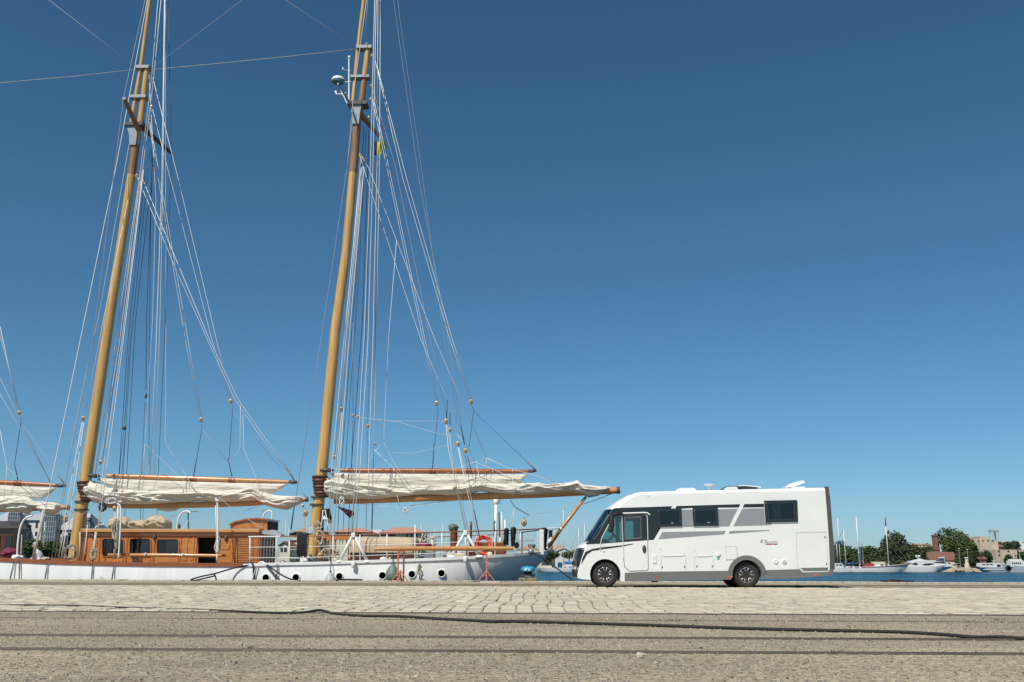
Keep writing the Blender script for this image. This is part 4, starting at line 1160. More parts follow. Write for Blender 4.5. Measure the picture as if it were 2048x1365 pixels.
# --- rigging.  (points as pixel x, y, distance offset from centre line), width in photo pixels, material
W_, T_, D_, G_ = 'rope_white', 'rope_tan', 'wire_dark', 'wire_grey'
NEAR, FAR = -3.1, 3.0
LINES = [
 # stays between the mastheads
 ([(97, 0, 0), (270, 133, 0)], 1.4, G_), ([(20, -60, 0), (97, 0, 0)], 1.4, G_), ([(300, 138, 0), (340, 110, 0), (485, 0, 0), (730, -190, 0)], 1.3, G_),
 ([(-190, 186, 0), (0, 166, 0), (150, 153, 0), (274, 139, 0)], 1.6, T_), ([(300, 140, 0), (420, 129, 0), (560, 115, 0), (714, 98, 0)], 1.5, T_), ([(330, -190, 0), (570, 0, 0), (712, 93, 0)], 1.5, G_),
 # mainmast, forward side
 ([(318, -110, -.1), (295, 0, -.5), (233, 330, -1.4), (97, 990, NEAR), (69, 1113, NEAR)], 2.4, W_),
 ([(290, 0, -.8), (247, 197, -2.3), (186, 680, -2.8), (126, 985, NEAR), (103, 1116, NEAR)], 1.4, G_),
 ([(258, 290, -.2), (200, 620, -1.5), (150, 850, -2.6), (110, 1116, NEAR)], 1.3, T_),
 ([(256, 400, -.3), (207, 640, -.9), (171, 824, -1.6)], 1.6, W_), ([(164, 845, -1.7), (132, 1020, -2.6), (118, 1116, -2.9)], 1.5, W_), ([(166, 845, -1.7), (138, 1010, -2.6), (125, 1116, -2.9)], 1.5, T_), ([(168, 845, -1.7), (143, 1010, -2.6), (131, 1116, -2.9)], 1.5, W_),
 # bundle abaft the mainmast
 ([(316, 0, -.3), (304, 148, -.3), (279, 360, -.5), (240, 680, -.8), (196, 950, -1.0), (186, 1012, -1.0)], 1.6, W_), ([(322, 0, -.3), (308, 150, -.3), (283, 360, -.6), (244, 680, -.9), (205, 950, -1.2), (190, 1118, -1.4)], 1.8, W_),
 ([(281, 340, -.5), (232, 680, -.8), (190, 950, -1.0)], 1.6, T_), ([(284, 340, -.4), (236, 680, -.7), (199, 930, -.9)], 1.4, T_), ([(287, 340, -.7), (247, 680, -1.2), (212, 950, -1.6), (188, 1116, -2.0)], 2.2, W_), ([(282, 345, -.2), (241, 680, -.4), (205, 920, -.5)], 1.2, D_),
 ([(329, 0, -.6), (324, 360, -1.0), (312, 700, -1.6), (300, 950, -2.0)], 2.2, W_), ([(330, -40, -.6), (326, 360, -1.0), (320, 640, -1.4), (309, 950, -2.0)], 1.5, W_),
 ([(336, 0, .5), (343, 307, 2.3), (329, 680, 2.7), (316, 955, FAR), (312, 1118, FAR)], 1.3, D_),
 ([(292, 330, .3), (256, 680, 1.5), (238, 950, 2.6), (232, 1118, FAR)], 1.5, D_), ([(300, 300, .3), (262, 680, 1.6), (246, 950, 2.7), (238, 1118, FAR)], 1.3, D_), ([(306, 330, .4), (271, 640, 1.6), (253, 950, 2.7), (246, 1118, FAR)], 1.5, D_),
 ([(306, 300, .4), (293, 640, 2.0), (292, 780, 2.2)], 1.6, D_), ([(290, 806, 2.2), (283, 950, 2.7), (279, 1118, FAR)], 1.3, D_), ([(294, 806, 2.2), (288, 950, 2.7), (284, 1118, FAR)], 1.4, T_), ([(303, 300, .4), (299, 640, 2.0), (298, 930, 2.8)], 1.2, D_),
 ([(249, 848, 2.0), (262, 640, 1.5)], 1.3, D_), ([(247, 864, 2.0), (238, 955, 2.4)], 1.2, D_), ([(250, 864, 2.0), (243, 955, 2.4)], 1.2, D_),
 ([(331, -40, -.5), (331, 200, -.8), (332, 640, -1), (331, 886, -.8), (373, 952, -.5), (392, 985, -.45)], 1.3, W_), ([(298, 150, -.1), (312, 400, -.8), (305, 640, -1), (290, 888, -.8), (368, 962, -.5), (400, 985, -.45), (414, 996, -.45)], 1.3, W_), ([(290, 888, -.8), (283, 960, -.6)], 1.0, W_),
 # peak halyard and lifts of the main gaff
 ([(306, 158, 0), (357, 360, 0), (433, 680, 0), (462, 797, 0)], 1.7, W_), ([(305, 219, 0), (341, 359, 0), (424, 680, 0), (459, 797, 0)], 1.5, W_),
 ([(299, 240, 0), (321, 360, 0), (376, 680, 0), (403, 834, 0)], 1.5, W_), ([(297, 240, 0), (317, 360, 0), (371, 680, 0), (399, 834, 0)], 1.4, W_),
 ([(287, 363, -.2), (419, 680, -.2), (477, 801, -.1), (530, 876, 0), (588, 956, 0)], 1.7, W_), ([(274, 352, -.3), (350, 535, -.3), (415, 680, -.25), (470, 800, -.2), (520, 872, -.1), (584, 955, 0)], 1.5, W_),
 ([(464, 809, 0), (465, 822, 0), (458, 920, 0)], 1.4, D_), ([(456, 918, 0), (464, 953, 0)], 2.4, D_), ([(402, 848, 0), (404, 858, 0), (393, 920, 0)], 1.4, D_), ([(393, 918, 0), (387, 954, 0)], 2.6, D_), ([(404, 858, 0), (455, 924, 0)], 1.0, G_), ([(465, 822, 0), (488, 850, 0), (560, 935, 0)], .9, G_),
 ([(481, 812, -.2), (480, 896, -.3), (462, 925, -.4)], 1.1, W_), ([(486, 830, -.2), (488, 900, -.3), (512, 955, -.5), (520, 985, -.5)], 1.1, W_), ([(572, 938, 0), (592, 966, 0)], 3.0, 'copper_brown'), ([(594, 966, 0), (611, 995, 0)], 1.2, G_),
 # foremast gear entering from the left
 ([(0, 653, 0), (36, 820, 0)], 1.5, W_), ([(-6, 640, 0), (0, 672, 0), (40, 820, 0)], 1.5, W_), ([(-30, 700, -.2), (0, 756, -.2), (101, 967, 0)], 1.6, W_), ([(-30, 735, -.2), (0, 788, -.2), (104, 969, 0)], 1.6, W_), ([(41, 834, 0), (42, 843, 0), (29, 930, 0)], 1.4, D_), ([(29, 928, 0), (37, 966, 0)], 2.5, D_), ([(42, 843, 0), (118, 955, 0), (130, 970, 0)], .9, G_),
 ([(0, 860, -.3), (14, 935, -.4), (87, 1000, -.5)], 1.2, W_), ([(14, 935, -.4), (8, 1000, -.4)], 1.1, W_), ([(116, 952, 0), (129, 968, 0)], 2.6, 'copper_brown'), ([(20, 1000, -.5), (60, 988, -.5), (110, 976, -.4)], 1.1, G_),
 # mizzen mast
 ([(735.5, 0, 0), (729, 88, 0)], 1.3, G_), ([(741, -60, -.4), (720, 95, -.6), (708, 180, -.8), (692, 360, -1.4)], 1.6, W_), ([(708, 215, -.4), (695, 330, -.8), (642, 680, -2.0), (583, 1052, NEAR)], 1.3, G_), ([(588, 1015, NEAR), (582, 1060, NEAR)], 3.4, D_),
 ([(750, -20, -.6), (741, 330, -1.0), (728, 680, -1.6), (713, 940, -2.2), (701, 1065, -2.6)], 1.9, W_), ([(753, -20, -.6), (746, 330, -1.1), (736, 680, -1.7), (720, 940, -2.3), (705, 1065, -2.7)], 1.8, W_), ([(756, -20, -.3), (754, 330, -.6), (746, 680, -1.1), (737, 940, -1.6), (737, 1000, -1.6)], 1.7, W_), ([(761, -20, -.3), (759, 330, -.5), (752, 680, -.9), (746, 940, -1.2), (745, 1000, -1.2)], 1.8, W_),
 ([(722, 335, -.4), (688, 680, -.7), (663, 940, -1.0), (655, 1060, -1.2)], 1.8, W_), ([(724, 335, -.4), (692, 680, -.7), (682, 812, -.8)], 1.6, W_), ([(726, 335, -.3), (695, 680, -.6), (672, 935, -.8)], 1.6, T_), ([(728, 335, -.5), (698, 680, -.9), (679, 935, -1.2), (668, 1062, -1.4)], 1.7, W_), ([(721, 320, -.2), (690, 680, -.5), (670, 910, -.6)], 1.3, T_), ([(681, 826, -.8), (668, 950, -1.1), (655, 1065, -1.3)], 1.3, T_), ([(683, 826, -.8), (672, 950, -1.1), (661, 1065, -1.3)], 1.4, W_), ([(686, 826, -.8), (677, 950, -1.1), (668, 1065, -1.3)], 1.3, T_),
 ([(728, 250, .3), (712, 560, 1.4), (705.5, 640, 1.6), (682, 940, 2.8), (675, 1070, FAR)], 1.6, D_), ([(732, 260, .3), (717, 560, 1.4), (700, 800, 2.2), (690, 940, 2.8), (686, 1070, FAR)], 1.4, D_), ([(738, 260, .4), (725, 640, 1.8), (702, 940, 2.8), (697, 1070, FAR)], 1.9, D_), ([(740, 290, .4), (733, 640, 1.9), (712, 940, 2.9), (704, 1070, FAR)], 1.3, D_), ([(758, 275, 2.2), (735, 850, 2.6)], 1.2, G_), ([(735, 862, 2.6), (732, 1075, FAR)], 1.4, D_), ([(760, 290, .6), (750, 700, 2.0), (747, 940, 2.6), (742, 1078, FAR)], 1.4, D_), ([(706, 645, 1.5), (706, 826, 2.0)], 1.3, G_), ([(706, 838, 2.0), (703, 940, 2.4)], 1.4, D_), ([(718, 1000, 2.8), (711, 1072, FAR)], 1.3, D_), ([(746, 1000, 2.9), (744, 1078, FAR)], 1.8, D_),
 ([(780, -30, .2), (787, 0, .1), (838, 360, -.5), (895, 672, -1.4), (926, 880, -2.3)], 1.1, G_), ([(792, -30, .2), (800, 40, .1), (842, 330, -.4), (880, 620, -1.2), (915, 840, -2.2)], .9, G_), ([(746, 180, 0), (790, 330, -.4), (861, 680, -1.4), (893, 832, -2.0)], 1.2, G_), ([(895, 800, -1.9), (893, 838, -2.0)], 2.4, D_), ([(900, 826, -2), (900, 850, -2.1)], 2.4, D_), ([(922, 850, -2.2), (929, 890, -2.4)], 2.6, D_),
 ([(754, 132, 0), (814, 360, 0), (905, 680, 0), (944, 799, 0)], 1.7, W_), ([(750, 119, 0), (806, 359, 0), (900, 680, 0), (940, 799, 0)], 1.6, W_), ([(745, 200, 0), (779, 360, 0), (846, 680, 0), (872, 801, 0)], 1.5, W_), ([(748, 200, 0), (783, 360, 0), (850, 680, 0), (876, 801, 0)], 1.5, W_),
 ([(723, 312, -.2), (738, 338, -.2), (870, 680, -.3), (973, 916, -.4)], 1.6, W_), ([(720, 312, -.3), (733, 356, -.3), (842, 680, -.4), (949, 924, -.5)], 1.5, W_),
 ([(973, 916, -.4), (1020, 938, -.4), (1075, 952, -.3), (1110, 968, -.3)], 1.4, W_), ([(973, 916, -.4), (950, 924, -.5), (905, 940, -.5)], 1.3, W_), ([(949, 924, -.5), (1000, 945, -.5), (1040, 962, -.5), (1060, 972, -.5)], 1.4, W_), ([(953, 930, -.5), (966, 985, -.5)], 1.3, W_), ([(973, 918, -.4), (972, 936, -.4)], 1.1, W_), ([(1026, 955, -.5), (1026, 1000, -.5)], 1.4, W_),
 ([(793, 481, -.3), (777, 680, -.5), (767, 885, -.6), (793, 935, -.6), (822, 975, -.6)], 1.3, W_), ([(767, 885, -.6), (748, 905, -.6), (730, 938, -.6)], 1.0, W_), ([(746, 897, -.6), (790, 940, -.6), (826, 978, -.55), (850, 985, -.5)], 1.3, W_), ([(826, 978, -.55), (870, 955, -.5), (900, 945, -.5)], 1.2, W_), ([(794, 990, -.5), (800, 1015, -.5)], 1.2, W_),
 ([(875, 814, 0), (876, 826, 0), (869, 890, 0)], 1.4, D_), ([(868, 888, 0), (865, 940, 0)], 2.6, D_), ([(944, 812, 0), (947, 822, 0), (938, 895, 0)], 1.4, D_), ([(935, 912, 0), (942, 941, 0)], 2.8, 'copper_brown'), ([(947, 822, 0), (1060, 930, 0)], 1.2, D_), ([(1054, 925, 0), (1073, 941, 0)], 3.0, 'copper_brown'), ([(1066, 955, 0), (1100, 962, -.2), (1130, 968, -.3)], 1.3, G_),
 ([(892, 850, -2), (897, 900, -2.3), (933, 1062, NEAR + .3)], 1.4, W_), ([(894, 850, -2), (902, 900, -2.3), (936, 1062, NEAR + .3)], 1.3, T_), ([(900, 866, -2.1), (906, 940, -2.5), (930, 1060, NEAR + .3)], 1.4, T_), ([(916, 896, -2.2), (935, 985, -2.7), (955, 1074, NEAR + .3)], 1.7, W_), ([(918, 896, -2.2), (940, 985, -2.7), (960, 1076, NEAR + .3)], 1.5, T_), ([(931, 910, -2.4), (942, 990, -2.7), (958, 1070, NEAR + .3)], 1.4, D_), ([(948, 1020, -2.6), (960, 1078, NEAR + .3)], 3.0, D_), ([(915, 870, -2.2), (930, 890, -2.3)], 1.1, W_),
 ([(707, 834, -.5), (780, 842, -.5), (890, 843, -2)], .7, W_), ([(740, 838, -.4), (800, 845, -.8), (870, 866, -1.8), (915, 873, -2.2)], .7, W_), ([(786, 905, -.5), (820, 908, -.8), (900, 890, -2)], .6, W_),
 # under the mizzen boom and over the stern
 ([(720, 1008, 0), (800, 1016, -.2), (830, 1014, -.2), (900, 1003, 0), (968, 996, 0)], .9, W_), ([(820, 1012, 0), (900, 1001, 0), (960, 994, 0)], 1.6, G_), ([(1020, 1000, 0), (1030, 1015, 0), (1058, 1031, 0)], 2.2, D_), ([(1058, 1031, 0), (1110, 1022, 0), (1170, 1008, 0), (1232, 985, 0)], 1.0, G_), ([(1168, 1008, 0), (1210, 994, 0)], 1.4, D_), ([(1212, 992, 0), (1238, 982, 0)], 2.4, D_), ([(1028, 1016, 0), (1026, 1070, -.3)], 2.6, T_), ([(1027, 1020, 0), (1016, 1062, -.4)], 1.6, T_), ([(1045, 1050, 0), (1030, 1080, -.2)], 2.2, T_), ([(1000, 998, 0), (1000, 1008, 0)], 1.6, D_),
 ([(488, 1024, 0), (500, 1018, 0), (524, 1010, -.2)], 1.3, G_), ([(437, 995, -.5), (480, 1030, -1.5), (540, 1064, -3.0)], 1.6, G_), ([(340, 1035, 0), (372, 1020, 0)], 1.2, G_), ([(618, 1000, 0), (636, 1008, 0)], 1.2, D_),
 ([(180, 1018, -.3), (150, 1040, -.6), (120, 1060, -1)], 1.3, G_), ([(136, 1018, 0), (146, 1026, 0)], 1.2, D_),
]
ROPES = []
for pts, w, mat in LINES:
    q = [P(x, y, YC + d) for x, y, d in pts]
    ROPES.append(MB().tube(q, w / 2 / PXM * 0.72, 6).build('rope' if mat in (W_, T_) else 'rigging_wire', mat, SH, smooth=True))
def block(px, py, d=0.0, r=6.0, mat='block_wood', parent=SH):
    c = P(px, py, YC + d); s = r * .84 / PXM
    mb = MB(); mb.ell(c, (s * .85, s * .5, s * 1.08), 14, 8); o = mb.build('pulley_block', mat, parent, smooth=True)
    mb = MB(); mb.lathe([(s * .3, -s * .5), (s * .28, -s * .56), (0, -s * .57)], c, 'y', 12); mb.build('sheave_pin', 'dark_grey', o)
    mb = MB(); mb.tube([c + Vector((0, 0, s * .9)), c + Vector((0, 0, s * 1.6))], s * .18, 6); mb.build('shackle', 'galvanised', o)
    return o
for q in ((305.5, 159, 0, 4), (303, 213, 0, 4), (299, 241, 0, 4), (273, 352, -.3, 4.5), (286, 364, -.2, 4), (461, 803, 0, 6), (402, 840, 0, 6), (166, 837, -1.6, 5.5), (292, 793, 2.2, 5.5), (201, 925, -1, 5.5), (38, 826, 0, 5.5),
          (743, 172, 0, 4.5), (741, 199, 0, 4.5), (720, 311, -.2, 4.5), (727, 320, -.3, 3.5), (744, 112, 0, 4.5), (738, 235, -.2, 4), (873, 807, 0, 6.2), (942, 804, 0, 6.2), (892, 843, -2, 6), (900, 860, -2.1, 5), (916, 888, -2.2, 5.5), (931, 902, -2.4, 5.5),
          (682, 818, -.8, 5.5), (706, 832, 2, 4.5), (716, 834, -.6, 4), (736, 852, 2.6, 5), (669, 915, -.6, 5), (750, 888, -.6, 3), (1048, 1046, 0, 8), (611, 1027, -2.8, 7), (130, 1040, -2.6, 6), (209, 1017, -1.2, 6), (909, 977, -2.6, 5), (229, 1018, -1.6, 6), (620, 1110, -2, 5), (132, 1036, -2.6, 6), (640, 1112, -1.5, 7), (651, 1113, -1.5, 6), (606, 1012, -.4, 4)):
    block(*q)
block(249, 856, 2.0, 6, 'dark_grey')
# tackles running down to the near rail
for x, y0, y1, d, mat in ((611, 1035, 1068, -2.9, T_), (614, 1035, 1068, -2.9, W_), (608, 1035, 1068, -2.9, T_)):
    MB().tube([P(x, y0, YC + d), P(x - 1, y1, YC + d)], .018, 6).build('rope', mat, SH)
for xa, ya, xb, yb, w, mat in ((87, 1020, 66, 1116, 5, T_), (192, 1065, 183, 1122, 5, T_), (131, 1046, 116, 1118, 2, T_), (134, 1046, 122, 1118, 2, W_), (160, 1065, 158, 1120, 3, T_), (230, 1025, 229, 1098, 3, T_), (236, 1012, 233, 1098, 2.6, W_), (232, 1060, 228, 1118, 5, T_), (175, 1050, 166, 1122, 1.6, W_), (434, 1012, 436, 1105, 2, T_), (431, 1012, 433, 1105, 2, W_), (90, 1045, 86, 1095, 1.5, W_), (650, 1020, 660, 1078, 1.6, W_), (646, 1020, 640, 1066, 1.8, W_)):
    MB().tube([P(xa, ya, YC - 2.9), P((xa + xb) / 2 + 1, (ya + yb) / 2, YC - 2.95), P(xb, yb, YC - 3.0)], w / 2 / 48, 7).build('rope', mat, SH, smooth=True)

# --- deckhouse
YD = YN + 1.25
def D(px, py): 
    q = P(px, py, YD); return (q.x, q.z)
zdk = P(300, 1130, YD).z
ztop = D(300, 1061)[1]
def rrect(x0, y0, x1, y1, r=5):
    out = []
    for cx, cy, a in ((x0 + r, y0 + r, 180), (x1 - r, y0 + r, 270), (x1 - r, y1 - r, 0), (x0 + r, y1 - r, 90)):
        for k in range(4):
            t = R(a + 30 * k); out.append(D(cx + r * math.cos(t), cy + r * math.sin(t)))
    return out
HX0, HX1 = D(166, 1090)[0], D(519, 1090)[0]
wins = [rrect(205, 1078, 247, 1113), rrect(260, 1078, 301, 1113), rrect(314.5, 1079, 357, 1109)]
doorhole = [D(396, 1074), D(432, 1074), D(432, 1140), D(396, 1140)]
HOUSE = SH
mb = MB(); mb.prism([(HX0, zdk - .35), (HX1, zdk - .35), (HX1, ztop), (HX0, ztop)], YD, YD + .06, wins + [doorhole]); dh = mb.build('deckhouse', 'varnish', SH)
YDB = YD + 2.5
mb = MB(); mb.box((HX0, YDB, zdk - .4), (HX1, YDB + .06, ztop)); mb.box((HX0, YD + .06, zdk - .4), (HX0 + .06, YDB, ztop)); mb.build('house_wall', 'varnish', dh)
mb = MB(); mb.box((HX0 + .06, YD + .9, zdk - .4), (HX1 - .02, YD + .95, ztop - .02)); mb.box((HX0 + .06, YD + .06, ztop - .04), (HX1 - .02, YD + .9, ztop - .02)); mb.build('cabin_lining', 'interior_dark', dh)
mb = MB(); e = D(546, 1090)[0]; mb.box((HX1 - .05, YD + .06, zdk - .4), (HX1, YDB, ztop)); aft = mb.build('aft_wall', 'mahogany_with_shade', dh)
for k in range(6):
    y = YD + .1 + (YDB - YD - .2) * k / 5; mb = MB(); mb.box((HX1 + .002, y - .05, zdk - .3), (HX1 + .03, y + .05, ztop - .1)); mb.build('aft_batten', 'varnish_post', aft)
mb = MB(); a, b = D(163, 1060.5), D(521, 1060.5); mb.cbox((a[0], YD - .14, ztop - .02), (b[0], YDB + .1, ztop + .06), .02); roof_o = mb.build('house_roof', 'deck_teak', dh)
mb = MB(); mb.cbox((a[0], YD - .16, ztop - .09), (b[0], YD - .04, ztop + .02), .02); mb.build('roof_moulding', 'spar_wood', roof_o)
mb = MB(); mb.cbox((HX0 + .02, YD - .045, ztop - .24), (HX1, YD - .005, ztop - .11), .012); mb.build('frieze_board', 'varnish', dh)
mb = MB(); mb.cbox((HX0 + .02, YD - .03, ztop - .29), (HX1, YD - .003, ztop - .255), .01); mb.build('moulding', 'varnish_post', dh)
for x0, x1 in ((164, 176), (197, 202), (249, 257), (303, 312), (359, 364), (391, 396), (432, 437), (468, 473), (509, 518)):
    a, b = D(x0, 1130), D(x1, 1072); mb = MB(); mb.cbox((a[0], YD - .028, zdk - .3), (b[0], YD - .002, ztop - .29), .008); mb.build('stile', 'varnish_post', dh)
for x0, y0, x1, y1 in ((178, 1076, 196, 1118), (205, 1117, 247, 1126), (260, 1117, 301, 1126), (315, 1114, 357, 1126), (366, 1076, 377, 1122), (380, 1076, 390, 1122), (440, 1082, 460, 1100), (440, 1104, 466, 1126)):
    a, b = D(x0, y1), D(x1, y0); mb = MB(); mb.cbox((a[0], YD - .022, a[1]), (b[0], YD - .002, b[1]), .014); mb.build('panel', 'varnish', dh)
for k, w in enumerate(wins):
    mb = MB(); mb.prism(w, YD + .035, YD + .041); wo = mb.build('window', 'tinted_pane', dh)
    cx_, cz_ = sum(a for a, b in w) / len(w), sum(b for a, b in w) / len(w)
    big = [(cx_ + (a - cx_) * 1.09, cz_ + (b - cz_) * 1.09) for a, b in w]
    mb = MB(); mb.prism(big, YD - .035, YD - .004, [w]); mb.build('window_frame', 'varnish_post', wo)
    if k:
        x0, x1 = ((279, 299), (329, 355))[k - 1]
        a, b = D(x0, 1113), D(x1, 1082)
        rows = []
        for i in range(25):
            x = a[0] + (b[0] - a[0]) * i / 24
            rows.append([(x, YD + .14 + .02 * math.sin(i * 1.9), a[1]), (x, YD + .12 + .02 * math.sin(i * 1.9 + .3), b[1])])
        mb = MB(); mb.grid(rows); mb.build('curtain', 'curtain_white', wo, smooth=True)
for k in range(13):
    t = k / 13; y = 1080 + 46 * t
    a, b = D(474, y + 2.2), D(508, y); mb = MB(); mb.prism([(a[0], a[1]), (b[0], a[1]), (b[0], b[1]), (a[0], b[1])], YD - .035 + .0, YD - .004); mb.build('louvre_slat', 'varnish', dh)
mb = MB(); a, b = D(474, 1127), D(508, 1079); mb.box((a[0], YD - .010, a[1]), (b[0], YD - .002, b[1])); mb.build('louvre_back', 'mahogany_with_shade', dh)
MB().tube([P(216, 1110, YD - .55), P(300, 1110.5, YD - .55), P(436, 1112, YD - .55), P(452, 1111.5, YD - .55)], [.055, .075, .07, .045], 10).build('stowed_pole', 'spar_wood', SH, smooth=True)
for x, y in ((291, 1110), (366, 1111)):
    mb = MB(); mb.ell(P(x, y, YD - .6), (.08, .08, .085), 10, 7); mb.build('pole_lashing', 'rope_tan', SH, smooth=True)
for x, y in ((309, 1073), (452, 1075), (186, 1070)):
    mb = MB(); c = P(x, y, YD - .06); mb.lathe([(.03, -.16), (.06, -.09), (.06, .02), (.035, .06), (.015, .08)], c, 'z', 12); mb.build('deck_lamp', 'dark_grey', dh, smooth=True)
# companionway hood on the aft end
zt = D(480, 1040)[1]
hood = [(457, 1061), (457, 1048), (468, 1044), (490, 1039), (510, 1037.5), (531, 1039), (531, 1061)]
mb = MB(); mb.prism([D(*q) for q in hood], YD + .25, YD + 2.0); hd = mb.build('companion_hood', 'varnish', dh)
mb = MB(); mb.prism([D(*q) for q in ((455, 1048.5), (467, 1042.5), (490, 1037), (511, 1035.5), (534, 1037.5), (534, 1040), (511, 1038.2), (490, 1039.8), (468, 1045), (455, 1051))], YD + .15, YD + 2.1); mb.build('hood_roof', 'varnish_post', hd)
for q in (((457, 1052), (531, 1043)),):
    mb = MB(); a, b = D(462, 1058), D(525, 1046); mb.cbox((a[0], YD + .225, a[1]), (b[0], YD + .255, b[1]), .012); mb.build('hood_panel', 'varnish', hd)
mb = MB(); a, b = D(531, 1064), D(531, 1042); mb.box((a[0] + .002, YD + .4, a[1]), (a[0] + .03, YD + 1.85, b[1])); mb.build('hood_aft_panel', 'matt_black', hd)  # thin black panel that darkens the aft face of the hood
mb = MB(); mb.prism([D(*q) for q in ((519, 1062), (545, 1060), (561, 1069), (561, 1072), (519, 1068))], YD + .1, YD + .7); mb.build('aft_eave', 'slate', dh)
# forward deckhouse, its shade put into the dark wood colour
mb = MB(); a, b = P(-60, 1125, YD), P(30, 1056, YD); mb.box((a.x, YD, a.z - .4), (b.x, YD + .9, b.z)); fh = mb.build('forward_house', 'mahogany_with_shade', SH)
mb = MB(); a, b = P(-60, 1057, YD), P(36, 1050, YD); mb.prism([(a.x, a.z), (b.x, a.z), (b.x - .15, a.z + .09), (P(20, 1044, YD).x, P(20, 1043, YD).z), (a.x, P(0, 1041, YD).z)], YD - .15, YD + 1.0); mb.build('house_roof', 'dark_grey', fh)
for x0, x1 in ((-20, 2), (8, 26)):
    mb = MB(); a, b = P(x0, 1105, YD), P(x1, 1072, YD); mb.cbox((a.x, YD - .03, a.z), (b.x, YD - .002, b.z), .01); mb.build('window', 'gloss_black', fh)
MB().tube([P(44, 1070, YD - .4), P(42, 1108, YD - .4)], .03, 8).build('rope', 'rope_tan', SH)

# --- white swan-neck vents / davits
def neck(pts, d, r, name='swan_neck_vent', n=10):
    return MB().tube(smooth_pts([P(x, y, YC + d) for x, y in pts], 6), r, n).build(name, 'white_metal', SH, smooth=True)
neck([(34, 1119), (36, 1085), (40, 1058), (46, 1043), (54, 1035), (64, 1032)], -2.9, .04)
neck([(354, 1061), (356, 1040), (364, 1026), (374, 1023), (382, 1027)], -1.2, .036)
neck([(525, 1040), (529, 1027), (538, 1022), (544, 1026), (544, 1040)], -.8, .034)
neck([(188, 1060), (196, 1051), (208, 1049)], -1.2, .03)
MB().tube([P(378, 1024, YC - 1.2), P(397, 1023, YC - 1.2)], .02, 6).build('cleat', 'dark_grey', SH)
MB().tube([P(522, 1022, YC - .8), P(540, 1022, YC - .8)], .02, 6).build('cleat', 'dark_grey', SH)
MB().tube([P(376, 1026, YC - 1.2), P(377, 1058, YC - 1.2)], .025, 6).build('rope', 'wire_dark', SH)
MB().tube([P(378, 1040, YC - 1.2), P(366, 1060, YC - 1.2)], .025, 6).build('rope', 'rope_white', SH)
mb = MB(); mb.ell(P(358, 1053, YC - 1.3), (.07, .07, .12), 10, 7); mb.build('pulley_block', 'dark_grey', SH, smooth=True)
# davit posts at the near rail by the deckhouse
for pts, r in (([(234, 1008), (240, 1012), (242, 1030), (240, 1070), (237, 1118)], .034), ([(431, 996), (435, 1010), (436, 1050), (434, 1124)], .036)):
    MB().tube(smooth_pts([P(x, y, YC - 3.05) for x, y in pts], 5), r, 10).build('davit_post', 'white_metal', SH, smooth=True)
    a = P(pts[1][0], pts[1][1] - 8, YC - 3.05); mb = MB(); mb.ell(a, (.09, .08, .045), 12, 7, .3, 2); mb.build('davit_head', 'white_metal', SH, smooth=True)
def messy_rope(name, px, py, w, h, n, d, mat, r=.016, seed=1, parent=SH, label=None, cat=None):
    rr = random.Random(seed); c = P(px, py, YC + d)
    pts = []
    for k in range(n * 12):
        a = 2 * math.pi * k / 12
        s = 0.75 + .35 * noise.noise(Vector((k * .13, seed, 0)))
        pts.append(c + Vector((w / 48 * s * math.cos(a) + .05 * rr.uniform(-1, 1), .10 * math.sin(k * .21 + seed) + rr.uniform(-.02, .02), h / 48 * s * math.sin(a) + .03 * rr.uniform(-1, 1))))
    return MB().tube(smooth_pts(pts, 2), r, 5).build(name, mat, parent, smooth=True, label=label, cat=cat)
messy_rope('rope_coil', 139, 1106, 14, 16, 7, -2.6, 'rope_tan', .024, 3)
messy_rope('rope_coil', 205, 1014, 8, 10, 5, -1.3, 'wire_dark', .02, 4)
messy_rope('rope_coil', 222, 1002, 13, 6, 4, -2.6, 'rope_white', .018, 5)
messy_rope('rope_coil', 436, 1090, 5, 18, 4, -3.0, 'rope_tan', .022, 6)
messy_rope('rope_coil', 232, 1060, 6, 26, 5, -3.0, 'rope_tan', .024, 7)
messy_rope('rope_coil', 187, 1108, 4, 14, 4, -3.0, 'rope_tan', .02, 8)
messy_rope('rope_coil', 683, 1002, 5, 9, 3, -1.2, 'rope_white', .018, 9)
messy_rope('rope_coil', 811, 1021, 6, 5, 4, -.4, 'rope_white', .014, 10)
messy_rope('rope_coil', 636, 1052, 10, 8, 4, -1.2, 'rope_tan', .02, 11)
messy_rope('rope_coil', 660, 1106, 20, 9, 6, -1.6, 'rope_tan', .02, 12)
messy_rope('rope_coil', 640, 1076, 9, 16, 5, -1.6, 'rope_tan', .024, 13)
messy_rope('rope_coil', 863, 1085, 9, 12, 6, -2.0, 'rope_tan', .022, 14)
messy_rope('rope_coil', 848, 1074, 4, 14, 5, -1.6, 'rope_tan', .03, 15)
messy_rope('rope_coil', 838, 1138, 3, 12, 3, -3.38, 'rope_tan', .022, 16)
